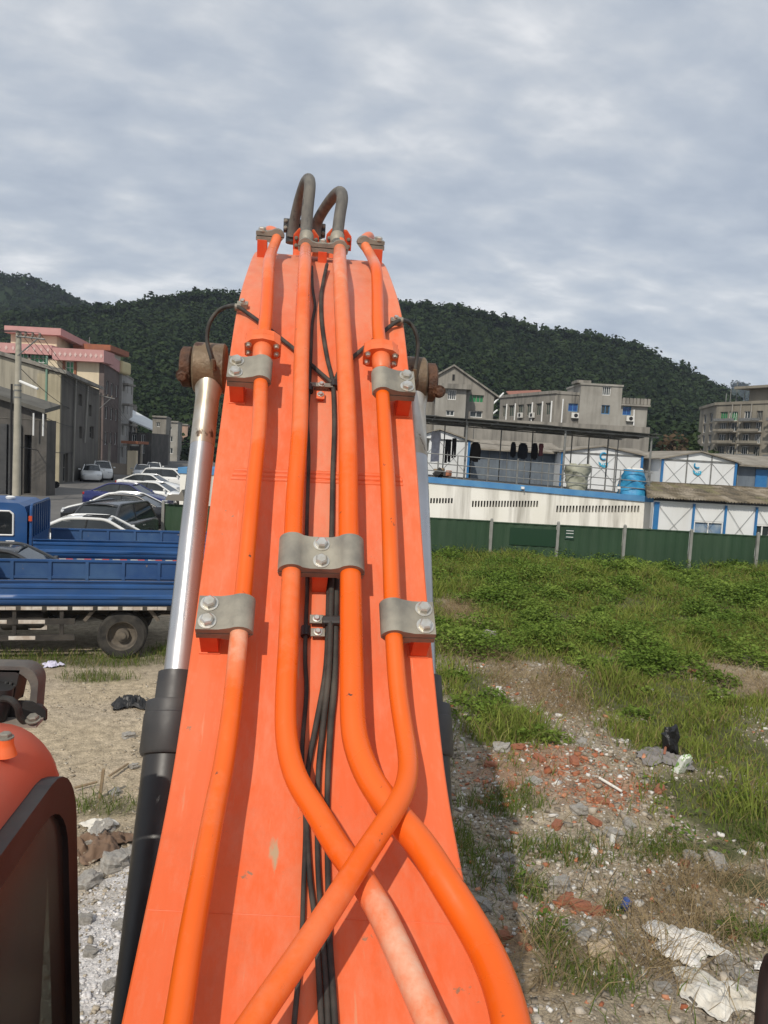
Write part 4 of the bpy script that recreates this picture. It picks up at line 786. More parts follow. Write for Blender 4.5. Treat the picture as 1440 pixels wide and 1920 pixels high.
crumple('cardboard', 185, 1592, .55, .5, .12, M('brown cardboard', (.20, .13, .085), (.14, .09, .06), scale=5, rough=.9), 'brown rotten cardboard among stones by the cab', 'cardboard', 12)
# ================================================================== BUILDINGS: helpers
M_conc1 = M('stained grey render', (.29, .27, .235), (.21, .196, .172), scale=.45, rough=.92, streak=(.07, .066, .058), streak_amt=.85, streak_scale=(1.6, 1.6, .16), bump=.2, bscale=6)
M_conc2 = M('pale grey render', (.345, .33, .295), (.26, .245, .215), scale=.5, rough=.92, streak=(.15, .14, .12), streak_amt=.6, streak_scale=(1.4, 1.4, .14), bump=.2, bscale=6)
M_dark = M('dark opening', (.012, .012, .013), rough=.8)
M_win = M('window glass', (.02, .028, .03), (.045, .055, .055), scale=.7, rough=.12, spec=.6)
M_wing = M('green window glass', (.015, .16, .05), (.03, .24, .09), scale=.8, rough=.15)
M_winb = M('blue window glass', (.01, .05, .20), (.02, .09, .28), scale=.8, rough=.15)
M_whiteframe = M('white window frame', (.72, .72, .70), rough=.5)
M_blue = M('blue steel', (.02, .13, .34), (.03, .17, .38), scale=3, rough=.45)
M_bluecap = M('faded blue paint', (.055, .20, .42), (.09, .26, .47), scale=1.5, rough=.6)
M_greysteel = M('grey galvanised tube', (.24, .245, .24), (.16, .16, .15), scale=4, rough=.55, metal=.3)
M_wpanel = M('white sandwich panel', (.74, .755, .76), (.66, .675, .67), scale=.6, rough=.5, streak=(.5, .48, .44), streak_amt=.35, streak_scale=(1.2, 1.2, .15))
M_acw = M('air conditioner casing', (.62, .61, .57), rough=.5)
def facade(mb_, O, U, wd, z0, z1, holes, dep, Nin, zt=None):
    """wall from O along U, with real window openings; zt(u) gives a sloping top"""
    O = np.array(O, float); U = np.array(U, float); Nin = np.array(Nin, float); Zv = np.array([0, 0, 1.0])
    holes = [(max(.02, h[0]), max(z0+.02, h[1]), min(wd-.02, h[2]), min(z1-.02, h[3])) for h in holes]; holes = [h for h in holes if h[2] > h[0]+.01 and h[3] > h[1]+.01]
    us = sorted({0.0, wd, *[h[0] for h in holes], *[h[2] for h in holes]}); zs = sorted({z0, z1, *[h[1] for h in holes], *[h[3] for h in holes]})
    P = lambda u, z: np.array([O[0]+U[0]*u, O[1]+U[1]*u, z])
    for i in range(len(us)-1):
        for j in range(len(zs)-1):
            um, zm = (us[i]+us[i+1])/2, (zs[j]+zs[j+1])/2
            if any(h[0] < um < h[2] and h[1] < zm < h[3] for h in holes): continue
            za, zb_ = zs[j+1], zs[j+1]
            if zt is not None and j == len(zs)-2: za, zb_ = zt(us[i]), zt(us[i+1])
            mb_.sheet(P(us[i], zs[j]), P(us[i+1], zs[j]), P(us[i+1], zb_), P(us[i], za))
    for a, b, c, d in holes:
        q = [P(a, b), P(c, b), P(c, d), P(a, d)]; r_ = [p+Nin*dep for p in q]
        for k in range(4): mb_.sheet(q[k], r_[k], r_[(k+1) % 4], q[(k+1) % 4])
def window(parent, O, U, Nin, h, dep, fm, gm, bars=(1, 0), fw=.07):
    O = np.array(O, float); U = np.array([*U[:2], 0.0]); Nin = np.array([*Nin[:2], 0.0]); a, b, c, d = h; B = np.array([U, Nin, (0, 0, 1)])
    ctr = lambda u, z, k: np.array([O[0]+U[0]*u+Nin[0]*k, O[1]+U[1]*u+Nin[1]*k, z])
    f = MB()
    for (u, z, w_, hh) in ((a+fw/2, (b+d)/2, fw, d-b), (c-fw/2, (b+d)/2, fw, d-b), ((a+c)/2, b+fw/2, c-a-2*fw, fw), ((a+c)/2, d-fw/2, c-a-2*fw, fw)): f.box(ctr(u, z, dep-.06), (w_, .05, hh), B)
    for i in range(bars[0]): f.box(ctr(a+(c-a)*(i+1)/(bars[0]+1), (b+d)/2, dep-.05), (fw*.75, .04, d-b-2*fw), B)
    for i in range(bars[1]): f.box(ctr((a+c)/2, b+(d-b)*(i+1)/(bars[1]+1), dep-.045), (c-a-2*fw, .035, fw*.7), B)
    w_ = f.build('window', fm, parent)
    g = MB(); g.sheet(ctr(a, b, dep), ctr(c, b, dep), ctr(c, d, dep), ctr(a, d, dep)); g.build('pane', gm, w_)
    return w_
def block(root, pts, z0, z1, mat, holes=None, dep=.22, wins=True, fm=M_whiteframe, gm=M_win, bars=(1, 0), zt=None, name='wall'):
    """walls on a counter-clockwise outline (u,v); holes: {edge: [(u0,z0,u1,z1[,frame,glass,bars])]}"""
    m = MB(); n = len(pts); holes = holes or {}; todo = []
    for i in range(n):
        a, b = np.array([*pts[i], 0.0]), np.array([*pts[(i+1) % n], 0.0]); d = b-a; wd = float(np.linalg.norm(d)); U = d/wd; Nin = np.array([-U[1], U[0], 0.0])
        hs = holes.get(i, []); facade(m, a, U, wd, z0, z1, [h[:4] for h in hs], dep, Nin, (zt or {}).get(i))
        for h in hs:
            o_ = list(h[4:])+[None]*3; todo.append((a, U, Nin, h[:4], o_[0] or fm, o_[1] or gm, o_[2] or bars))
    w_ = m.build(name, mat, root)
    if wins:
        for a, U, Nin, h, f_, g_m, b_ in todo: window(root, a, U, Nin, h, dep, f_, g_m, b_)
    return w_
def slab(root, pts, z0, z1, mat, name='roof', grow=0.0):
    c = np.mean(np.array(pts), 0); P = [tuple(np.array(p)+(np.array(p)-c)/np.linalg.norm(np.array(p)-c)*grow) for p in pts]
    return MB().prism([(p[0], p[1]) for p in P], z0, z1, (0, 0, 0), (1, 0, 0), (0, 1, 0), (0, 0, 1)).build(name, mat, root)
def ac_unit(parent, p, B=None):
    B = np.eye(3) if B is None else B; o = MB().box(p, (.8, .3, .6), B).build('air_conditioner', M_acw, parent, bevel=.02)
    MB().lathe([(.22, -.16), (.22, -.155)], p+np.array(B[0])*.08, B[1], 16).build('fan_grille', M_dark, o)
def pipe_v(parent, P, r_, mat, name='drain_pipe'): return MB().tube(P, r_, 8).build(name, mat, parent)

# ================================================================== RIGHT OF THE BOOM (survey frame: right, ahead, up)
# --- green hoarding
VF = 28.0
M_hoard = M('green hoarding sheet', (.016, .046, .020), (.022, .058, .026), scale=.7, rough=.7, streak=(.05, .085, .05), streak_amt=.5, streak_scale=(1.5, 1.5, .3))
M_post = M('grey hoarding post', (.30, .30, .28), (.22, .22, .20), scale=3, rough=.6, metal=.2)
ua = Cp(922, 976, VF)[0]; ub = Cp(1421, 1001, VF)[0]; gap = (ub-ua)/4; ZF = np.mean([Cp(a, b, VF)[2] for a, b in ((922, 977), (1183, 991), (1306, 997))])
fence = thing('site_fence', 'dark green sheet hoarding with grey posts behind the grass', 'fence', (ua, VF, 0), 'C')
u_ = ua-4*gap; k = -4
while Cp(305, 940, VF)[0] < u_-gap*.2: u_ -= gap; k -= 1
us_f = [ua+gap*i for i in range(k, 8)]; us_f[0] = Cp(307, 940, VF)[0]
for i, u in enumerate(us_f):
    dz = .02*math.sin(i*2.1); MB().box((u, VF-.04, .6+dz), (.10, .09, 2*(ZF-.6)+.16)).lathe([(.05, ZF+.08), (.035, ZF+.12)], (u, VF-.04, dz), (0, 0, 1), 8).build('post', M_post, fence)
    if i+1 < len(us_f):
        a, b = u+.055, us_f[i+1]-.055; n = 13; pr = []
        for q in range(n*2+1): t = a+(b-a)*q/(n*2); pr.append((t, VF+(.012 if q % 4 in (1, 2) else -.004)))
        MB().add([(x, y, -.3) for x, y in pr]+[(x, y, ZF+dz) for x, y in pr]+[(x, y+.01, ZF+dz) for x, y in pr]+[(x, y+.01, -.3) for x, y in pr], [(j, j+1, len(pr)+j+1, len(pr)+j) for j in range(len(pr)-1)]+[(len(pr)+j, len(pr)+j+1, 2*len(pr)+j+1, 2*len(pr)+j) for j in range(len(pr)-1)]+[(2*len(pr)+j, 2*len(pr)+j+1, 3*len(pr)+j+1, 3*len(pr)+j) for j in range(len(pr)-1)]).build('panel', M_hoard, fence)
        MB().box(((a+b)/2, VF-.012, ZF-.02+dz), (b-a, .03, .04)).build('rail', M_hoard, fence)
a, b = Cp(957, 989, VF-.06), Cp(1047, 1026, VF-.06); pn = MB().box(((a[0]+b[0])/2, VF-.03, (a[2]+b[2])/2), (b[0]-a[0], .012, a[2]-b[2])).build('patch_panel', M('dark green patch', (.010, .040, .018), rough=.4), fence)
a, b = Cp(1061, 992, VF-.1), Cp(1077, 1012, VF-.1); nb = MB().box(((a[0]+b[0])/2, VF-.03, (a[2]+b[2])/2), (b[0]-a[0], .014, a[2]-b[2])).build('notice', M('notice board', (.015, .05, .03), rough=.5), fence)
for t in (.16, .42, .78): MB().box(((a[0]+b[0])/2, VF-.04, a[2]+(b[2]-a[2])*t), ((b[0]-a[0])*.8, .004, .022)).build('notice_line', M_whiteframe, nb)
# grey bent cap at the hoarding's end
e0 = Cp(330, 925, VF-.3); MB().prism([(0, 0), (.75, .0), (.62, .42), (.5, .22), (.1, .2)], -.25, .25, (e0[0]-.42, VF, e0[2]-.28)).build('end_cap', M('weathered board', (.19, .175, .15), rough=.9), fence)

# --- white ventilated building with the railed roof deck
VW = 36.0
wl = Cp(795, 893, VW); wr = Cp(1222, 931, VW); tilt = (wr[2]-wl[2])/(wr[0]-wl[0]); u0w = Cp(560, 870, VW)[0]
tz = lambda u: wl[2]+tilt*(u-wl[0])
deckb = thing('white_block', 'stained white building with rows of vent slots and a blue roof edge', 'building', (wr[0], VW, 0), 'C')
M_stain = M('stained white wash', (.84, .82, .76), (.76, .74, .66), scale=.5, rough=.85, streak=(.17, .15, .11), streak_amt=.7, streak_scale=(1.5, 1.5, .13), bump=.1, bscale=8)
holes = []
for (a, b, n, y0, y1) in ((700, 850, 27, 934, 944), (884, 1010, 23, 939, 951), (1042, 1200, 26, 948, 961)):
    A, B_ = Cp(a, (y0+y1)/2, VW), Cp(b, (y0+y1)/2, VW); dz = (y1-y0)/2*VW/FPX; st_ = (B_[0]-A[0])/n
    zc_ = lambda u: A[2]+(B_[2]-A[2])*(u-A[0])/(B_[0]-A[0])
    for i in range(n): u = A[0]+st_*(i+.5); holes.append((u-st_*.30, zc_(u)-dz, u+st_*.30, zc_(u)+dz))
# slots are cut strip by strip so every slot follows the slope of the wall
m = MB(); ed = [u0w]+[e_ for h in holes for e_ in (h[0], h[2])]+[wr[0]]; ed = sorted(ed)
for i in range(len(ed)-1):
    a, b = ed[i], ed[i+1]; um = (a+b)/2; hh = [h for h in holes if h[0]-1e-6 < um < h[2]+1e-6]
    segs = [(0, None)] if not hh else [(0, hh[0][1]), (hh[0][3], None)]
    for (z_a, z_b) in segs: m.sheet((a, VW, z_a), (b, VW, z_a), (b, VW, tz(b)-.28 if z_b is None else z_b), (a, VW, tz(a)-.28 if z_b is None else z_b))
    if hh:
        h = hh[0]; q = [(h[0], h[1]), (h[2], h[1]), (h[2], h[3]), (h[0], h[3])]
        for k in range(4): p1_, p2_ = q[k], q[(k+1) % 4]; m.sheet((p1_[0], VW, p1_[1]), (p1_[0], VW+.2, p1_[1]), (p2_[0], VW+.2, p2_[1]), (p2_[0], VW, p2_[1]))
m.sheet((wr[0], VW, 0), (wr[0], VW+7, 0), (wr[0], VW+7, tz(wr[0])-.28), (wr[0], VW, tz(wr[0])-.28)); m.build('wall', M_stain, deckb)
MB().span((u0w, VW+.25, .05), (wr[0]-.1, VW+6.5, 1.9)).build('interior', M_dark, deckb)
def tbox(mb_, u0, u1, v0, v1, dz0, dz1, f=tz):
    return mb_.add([(u0, v0, f(u0)+dz0), (u1, v0, f(u1)+dz0), (u1, v1, f(u1)+dz0), (u0, v1, f(u0)+dz0), (u0, v0, f(u0)+dz1), (u1, v0, f(u1)+dz1), (u1, v1, f(u1)+dz1), (u0, v1, f(u0)+dz1)], [(3,2,1,0),(4,5,6,7),(0,1,5,4),(1,2,6,5),(2,3,7,6),(3,0,4,7)])
tbox(MB(), u0w, wr[0]+.1, VW-.08, VW+.12, -.279, 0).build('roof_edge', M_bluecap, deckb)
tbox(MB(), u0w, wr[0], VW+.125, VW+7, -.27, -.06).build('roof_deck', M_conc1, deckb)
for px in (980, 1160):
    q = Cp(px, 915, VW-.12); f = MB().box(q, (.16, .12, .12)).build('floodlight', M_whiteframe, deckb, bevel=.02); MB().box(q+np.array([.08, 0, -.12]), (.03, .03, .16)).build('bracket', M_greysteel, f)
# railing
rail = thing('roof_railing', 'grey tube railing along the edge of the white roof deck', 'railing', (wr[0], VW+.35, 2.5), 'C')
vr = VW+.35; top = lambda u: Cp(794, 849, vr)[2]+tilt*.95*(u-Cp(794, 849, vr)[0])
ul, ur = u0w+.2, Cp(1222, 900, vr)[0]
for dz in (0, -.46, -.82): MB().tube([(ul, vr, top(ul)+dz), (ur, vr, top(ur)+dz)], .024, 8).build('rail', M_greysteel, rail)
for i, px in enumerate((800, 858, 915, 971, 1030, 1110, 1165, 1221)):
    u = Cp(px, 870, vr)[0]; MB().tube([(u, vr, tz(u)-.02), (u, vr, top(u)+(.12 if px == 971 else .0))], .028 if px != 971 else .045, 8).build('post', M_greysteel, rail)
# canopy on posts
can = thing('roof_canopy', 'dark flat shade canopy on thin steel posts over the roof deck', 'canopy', (wr[0], VW+1, 2.6), 'C')
vc0, vc1 = VW+.6, VW+6.4; cz = lambda u: Cp(795, 781, vc0)[2]+(Cp(1230, 817, vc0)[2]-Cp(795, 781, vc0)[2])/(Cp(1230, 817, vc0)[0]-Cp(795, 781, vc0)[0])*(u-Cp(795, 781, vc0)[0])
M_net = M('dark shade net', (.035, .038, .034), (.06, .06, .052), scale=1.2, rough=.9)
uu = np.linspace(u0w, Cp(1236, 815, vc0)[0], 36); vv_ = np.linspace(vc0-.35, vc1, 8); V = []; F2 = []
for i, u in enumerate(uu):
    for j, v in enumerate(vv_): V.append((u, v, cz(u)+.05+.10*math.sin(i*1.1)*math.sin(j*1.3)+.02*random.random()-.012*j))
for i in range(len(uu)-1):
    for j in range(len(vv_)-1): F2.append((i*8+j, (i+1)*8+j, (i+1)*8+j+1, i*8+j+1))
no = MB().add(V, F2).build('canopy_net', M_net, can); sm = no.modifiers.new('thickness', 'SOLIDIFY'); sm.thickness = .025
for v in (vc0, (vc0+vc1)/2, vc1): tbox(MB(), u0w, uu[-1], v-.04, v+.04, -.11, -.05, cz).build('beam', M_greysteel, can)
for i in range(12): u = u0w+.3+(uu[-1]-u0w-.5)*i/11; MB().box((u, (vc0+vc1)/2, cz(u)-.02), (.05, vc1-vc0+.4, .06)).build('joist', M_greysteel, can)
for (px, v, r_) in ((872, vc0, .05), (1057, vc0, .055), (1219, vc0, .05), (831, vc1, .035), (937, vc1, .035), (996, vc1-2, .035), (1070, vc1-1.5, .035), (1102, vc1, .035), (1138, vc0+2, .04), (1157, vc1, .03), (762, vc0, .05)):
    u = Cp(px, 860, v)[0]; MB().tube([(u, v, tz(u)-.08), (u, v, cz(u)-.10)], r_, 8).build('post', M_greysteel, can)
# laundry on a line
VL = VW+3.2
ll = thing('clothes_line', 'thin clothes line strung between the canopy posts', 'clothes line', (wl[0], VL, 4.2), 'C')
zl = lambda u: Cp(800, 822, VL)[2]+tilt*(u-Cp(800, 822, VL)[0])
MB().tube([(u, VL, zl(u)) for u in np.linspace(u0w+1, Cp(1060, 835, VL)[0], 20)], .012, 6).build('wire', M_greysteel, ll)
def garment(px, py0, py1, wpx, col, kind, label):
    a = Cp(px, py0, VL); h_ = (py1-py0)*VL/FPX; w_ = wpx*VL/FPX; hu = lambda s: w_*s
    if kind == 'trousers': o_ = [(-.5, 0), (-.52, -.35), (-.5, -1), (-.08, -1), (-.02, -.38), (.05, -.95), (.5, -.95), (.5, -.3), (.46, 0)]
    elif kind == 'jacket': o_ = [(-.18, 0), (-.42, -.12), (-.52, -.75), (-.36, -.98), (-.28, -.9), (-.1, -1), (.3, -1), (.36, -.86), (.5, -.9), (.54, -.4), (.4, -.1), (.16, 0)]
    else: o_ = [(-.42, 0), (-.5, -.3), (-.38, -.36), (-.4, -1), (.4, -.97), (.4, -.34), (.52, -.28), (.42, 0)]
    o = thing('garment', label, 'clothing', (a[0], VL, a[2]), 'C', 'laundry on the clothes line')
    n = 5; m_ = MB(); m_.prism([(x*w_, y*h_) for x, y in o_], -.05, .05, (a[0], VL, a[2])); m_.build('fabric', M('cloth '+label, col, tuple(c*.75 for c in col), scale=5, rough=.95), o, bevel=.03)
    MB().box((a[0], VL, a[2]), (w_*.7, .02, .03)).build('hanger', M_greysteel, o)
garment(801, 822, 846, 9, (.42, .40, .34), 'shirt', 'small beige cloth hung at the end of the line')
garment(818, 809, 866, 19, (.55, .56, .66), 'shirt', 'long white and lilac shirt hung on the line')
garment(841, 824, 868, 11, (.012, .012, .013), 'trousers', 'black long trousers hung beside the lilac shirt')
garment(852.5, 822, 859, 8, (.02, .02, .022), 'trousers', 'narrow black leggings hung beside the trousers')
garment(892, 829, 866, 20, (.022, .018, .016), 'jacket', 'dark brown jacket hung alone by a canopy post')
garment(963, 829, 858, 10, (.010, .011, .016), 'jacket', 'small navy jacket hung above the railing post')
garment(981, 831, 861, 18, (.018, .02, .028), 'jacket', 'wide dark blue coat hung on the line')
garment(1003, 831, 862, 12, (.012, .012, .014), 'jacket', 'black coat with white collar hung on the line')
garment(1015, 832, 855, 9, (.17, .06, .07), 'shirt', 'dull red shirt hung at the line end')
# sacks on the deck
def sack(name, px0, px1, py0, py1, v, mat, label, wt=1.0, wb=.75, seed=1):
    a, b = Cp(px0, py1, v), Cp(px1, py1, v); t = Cp((px0+px1)/2, py0, v); base = tz((a[0]+b[0])/2)-.055; w_ = b[0]-a[0]; h_ = t[2]-base; r_ = random.Random(seed)
    o = thing(name, label, 'sack', ((a[0]+b[0])/2, v, base), 'C'); pr = []
    for i in range(9): s_ = i/8; pr.append((w_/2*(wb+(wt-wb)*s_)*(1+.05*math.sin(s_*9+seed)), s_*h_))
    m_ = MB(); m_.lathe([(.01, 0)]+pr+[(.02, h_*1.01)], ((a[0]+b[0])/2, v, base), (0, 0, 1), 22); ob = m_.build('sack_body', mat, o)
    for vt in ob.data.vertices: n_ = math.sin(vt.co.z*7+math.atan2(vt.co.y, vt.co.x)*3+seed)*.07*w_+.09*math.sin(vt.co.z*13+math.atan2(vt.co.y, vt.co.x)*5)+r_.uniform(-.06, .06); vt.co.x *= 1+n_; vt.co.y *= 1+n_
    for k in range(7): MB().box(((a[0]+b[0])/2+r_.uniform(-.4, .4)*w_*wt, v+r_.uniform(-.2, .2), base+h_+.02), (w_*.22, w_*.2, .12), None, .5).build('bulging_content', mat if seed == 1 else M_bag, o, bevel=.03)
sack('woven_sack', 1056, 1104, 872, 915, VW+1.3, M('woven beige sack', (.40, .40, .32), (.30, .31, .24), scale=3, rough=.8, bump=.3, bscale=12), 'large beige woven sack standing on the roof deck', 1.0, .72, 1)
sack('waste_sack', 1156, 1213, 880, 925, VW+1.0, M('blue woven plastic', (.02, .20, .42), (.04, .30, .52), scale=4, rough=.5, bump=.35, bscale=10), 'bright blue sack stuffed with rubbish on the roof corner', .62, 1.0, 2)
cl_ = thing('scrap_pile', 'brown and teal scrap heap behind the roof railing', 'scrap', (Cp(833, 895, VW+1.2)[0], VW+1.2, tz(wl[0])-.05), 'C')
for k in range(9):
    q = Cp(820+random.uniform(0, 26), 892, VW+1.2+random.uniform(-.2, .3)); MB().box((q[0], q[1], tz(q[0])+random.uniform(.05, .4)), (random.uniform(.2, .5), .3, random.uniform(.1, .3)), np.array(Matrix.Rotation(random.uniform(0, 2), 3, random.choice('XYZ')))).build('scrap_piece', random.choice([M_wood, M_brick, M('teal cloth', (.02, .10, .10), rough=.9), M_black]), cl_, bevel=.03)
# low site hut left of the white block (seen left of the boom)
hut = thing('site_hut', 'cream hut with a pale blue roof edge at the street end of the hoarding', 'hut', (Cp(352, 900, 37)[0], 37, 0), 'C')
ha, hb2 = Cp(338, 880, 37), Cp(600, 880, 37); pts = [(ha[0], 37), (hb2[0], 37), (hb2[0], 41), (ha[0], 41)]
block(hut, pts, 0, ha[2]-.2, M_stain); slab(hut, pts, ha[2]-.19, ha[2]+.1, M_bluecap, 'roof', .12)

# --- site cabins with gables behind the deck
M_cabroofgrey = M('cabin roof sheet', (.30, .27, .22), (.20, .175, .14), scale=1.2, rough=.85, streak=(.12, .10, .07), streak_amt=.5, streak_scale=(2, .3, 2))
def logo(root, px, py, v, s, broken=False):
    c = Cp(px, py, v); m_ = MB(); P0 = []
    for a_ in np.linspace(50, 310, 22): P0.append((c[0]+s*.5*math.cos(R(a_)), v-.03, c[2]+s*.55+s*.5*math.sin(R(a_))))
    if broken: P0 = P0[8:]
    lg = m_.tube(P0, s*.13, 8).build('logo', M('logo blue', (.02, .26, .46), rough=.5), root)
    w_ = MB(); w_.prism([(-s*.75, -.0*s), (-s*.2, -.35*s), (s*.75, -.1*s), (s*.75, -.62*s), (s*.2, -.95*s), (-s*.5, -.6*s)][::-1], -.02, .0, (c[0], v-.015, c[2]-.3*s)); w_.build('logo_wave', M('logo sky blue', (.05, .38, .56), rough=.5), root)
    for k in range(3): MB().box((c[0]+s*(-.2+.28*k), v-.05, c[2]-s*.72), (s*.14, .01, s*.2)).build('logo_letter', M_whiteframe, lg)
def cabin(label, apex, eL, eR, ybase, v, length, panels=3, lg=None, broken=False, door=None, offs=0.0):
    A, Lp, Rp = Cp(*apex, v), Cp(*eL, v), Cp(*eR, v); ze = (Lp[2]+Rp[2])/2; u0, u1 = Lp[0], Rp[0]; um = (u0+u1)/2
    root = thing('site_cabin', label, 'cabin', (um, v, 0), 'C'); m_ = MB(); d1 = v+length
    for vv, fl_ in ((v, False), (d1, True)):
        q = [(u0, vv, 0), (u1, vv, 0), (u1, vv, ze), (um, vv, A[2]), (u0, vv, ze)]; m_.add(q, [tuple(range(5)) if not fl_ else tuple(range(5))[::-1]])
    m_.sheet((u1, v, 0), (u1, d1, 0), (u1, d1, ze), (u1, v, ze)); m_.sheet((u0, d1, 0), (u0, v, 0), (u0, v, ze), (u0, d1, ze)); m_.build('wall', M_wpanel, root)
    sl = (A[2]-ze)/(um-u0); ov = .25
    for s_, ue in ((-1, u0), (1, u1)):
        e_ = ue+s_*ov; ze_ = ze-sl*ov; r_ = MB(); r_.add([(um, v-.2, A[2]+.02), (e_, v-.2, ze_+.02), (e_, d1+.2, ze_+.02), (um, d1+.2, A[2]+.02), (um, v-.2, A[2]+.10), (e_, v-.2, ze_+.10), (e_, d1+.2, ze_+.10), (um, d1+.2, A[2]+.10)], [(0,1,2,3),(7,6,5,4),(0,4,5,1),(1,5,6,2),(2,6,7,3),(3,7,4,0)]); r_.build('roof', M_cabroofgrey, root)
    for u in (u0, u1): MB().box((u, v-.02, ze/2), (.14, .10, ze)).build('corner_post', M_blue, root)
    MB().box((um, v-.02, ze-.02), (u1-u0-.15, .06, .10)).build('tie_beam', M_greysteel, root)
    for k in range(1, panels): u = u0+(u1-u0)*k/panels; zt_ = A[2]-sl*abs(u-um); MB().box((u, v-.02, zt_/2), (.07, .06, zt_-.05)).build('mullion', M_greysteel, root)
    for k in range(panels):
        a, b = u0+(u1-u0)*k/panels, u0+(u1-u0)*(k+1)/panels
        for p_, q_ in (((a, 2.7), (b, ze-.1)), ((a, ze-.1), (b, 2.7))): MB().tube([(p_[0], v-.03, p_[1]), (q_[0], v-.03, q_[1])], .010, 6).build('brace', M_greysteel, root)
    if lg: logo(root, lg[0], lg[1], v-.04, lg[2]*v/FPX, broken)
    return root, u0, u1, ze, d1
cabin('white site cabin gable behind the hanging lilac shirt', (815, 806), (768, 818), (880, 829), 895, 47, 8, 2)
cabin('white gabled site cabin with a blue C emblem behind the railing', (1128, 838), (1055, 843), (1204, 859), 910, 48, 7, 3, (1131, 862, 12))
r3, a3, b3, z3, d3 = cabin('white gabled site cabin with a half peeled blue emblem', (1309, 848), (1243, 858), (1380, 870), 915, 46, 8, 3, (1307, 878, 11), True)
# link wall between the two cabins
lk = thing('cabin_link', 'grey lean-to wall with a dark window between the two white cabins', 'lean-to', (Cp(1222, 900, 49)[0], 49, 0), 'C')
a, b = Cp(1204, 862, 49), Cp(1245, 862, 49); w0 = Cp(1226, 880, 49), Cp(1238, 903, 49)
block(lk, [(a[0], 49), (b[0], 49), (b[0], 54), (a[0], 54)], 0, a[2], M('grey blue panel', (.34, .37, .39), (.28, .30, .31), scale=1, rough=.7), {0: [(w0[0][0]-a[0], w0[1][2], w0[1][0]-a[0], w0[0][2])]}); 
MB().add([(a[0]-.2, 48.7, a[2]+.02), (b[0]+.05, 48.7, a[2]+.02), (b[0]+.05, 55, a[2]+.75), (a[0]-.2, 55, a[2]+.75), (a[0]-.2, 48.7, a[2]+.10), (b[0]+.05, 48.7, a[2]+.10), (b[0]+.05, 55, a[2]+.83), (a[0]-.2, 55, a[2]+.83)], [(3,2,1,0),(4,5,6,7),(0,1,5,4),(1,2,6,5),(2,3,7,6),(3,0,4,7)]).build('roof', M_cabroofgrey, lk)
# blue-grey cabins: one behind the laundry, one right of the peeled emblem
M_bgpanel = M('blue grey cabin panel', (.10, .125, .16), (.15, .18, .21), scale=.8, rough=.6, streak=(.05, .06, .07), streak_amt=.5, streak_scale=(3, 3, .3))
def long_cabin(label, pL, pR, ztop, v, dep, doors):
    root = thing('long_cabin', label, 'cabin', (Cp(*pL, v)[0], v, 0), 'C'); a, b = Cp(*pL, v), Cp(*pR, v); zt_ = (a[2]+b[2])/2
    block(root, [(a[0], v), (b[0], v), (b[0], v+dep), (a[0], v+dep)], 0, zt_, M_bgpanel)
    MB().add([(a[0]-.2, v-.6, zt_-.05), (b[0]+.2, v-.6, zt_-.05), (b[0]+.2, v+dep, zt_+.65), (a[0]-.2, v+dep, zt_+.65), (a[0]-.2, v-.6, zt_+.05), (b[0]+.2, v-.6, zt_+.05), (b[0]+.2, v+dep, zt_+.75), (a[0]-.2, v+dep, zt_+.75)], [(3,2,1,0),(4,5,6,7),(0,1,5,4),(1,2,6,5),(2,3,7,6),(3,0,4,7)]).build('roof', M_cabroofgrey, root)
    for px, wpx in doors: c = Cp(px, 890, v-.05); MB().box((c[0], v-.04, 1.95+zt_*.25), (wpx*v/FPX, .06, 2.1)).build('door', M_blue, root, bevel=.01)
    n = max(3, int((b[0]-a[0])/1.1))
    for k in range(n+1): MB().box((a[0]+(b[0]-a[0])*k/n, v-.03, zt_/2), (.05, .05, zt_-.1)).build('mullion', M_greysteel, root)
long_cabin('blue grey cabin row with a blue door behind the laundry', (885, 842), (1052, 850), 0, 50, 4, [(1047, 12)])
long_cabin('dark blue grey cabin wall with a blue door right of the peeled emblem', (1384, 874), (1560, 880), 0, 46.5, 5, [(1428, 22)])

# --- low white site office with the patched roof
VO = 34.0
off_ = thing('site_office', 'low white panel office with blue posts and a mossy patched roof', 'building', (Cp(1228, 990, VO)[0], VO, 0), 'C')
oa = Cp(1226, 938, VO); ob_ = Cp(1640, 960, VO); zo = 2.36; zr = Cp(1300, 912, VO+3.6)[2]
w1, w2_ = (Cp(1301, 976, VO)), Cp(1355, 1001, VO); w3, w4 = Cp(1416, 983, VO), Cp(1470, 1008, VO)
block(off_, [(oa[0], VO), (ob_[0], VO), (ob_[0], VO+7), (oa[0]+2.5, VO+7)], -.1, zo, M_wpanel, {0: [(w1[0]-oa[0], .35, w2_[0]-oa[0], w1[2], M_whiteframe, M('blue tinted glass', (.10, .19, .33), (.30, .36, .42), scale=3, rough=.2), (1, 0)), (w3[0]-oa[0], .35, w4[0]-oa[0], w3[2], M_whiteframe, M_win, (3, 0))]}, dep=.1)
for px in (1229, 1299, 1359, 1417, 1478, 1540): u = Cp(px, 970, VO)[0]; MB().box((u, VO-.04, zo/2-.03), (.22 if px == 1229 else .09, .10, zo-.05)).build('post', M_blue, off_)
pu = [Cp(px, 970, VO)[0] for px in (1229, 1299, 1359, 1417, 1478)]
for a, b in zip(pu[:-1], pu[1:]):
    for p_, q_ in (((a, .3), (b, zo-.1)), ((a, zo-.1), (b, .3))): MB().tube([(p_[0], VO-.055, p_[1]), (q_[0], VO-.055, q_[1])], .009, 6).build('brace', M_greysteel, off_)
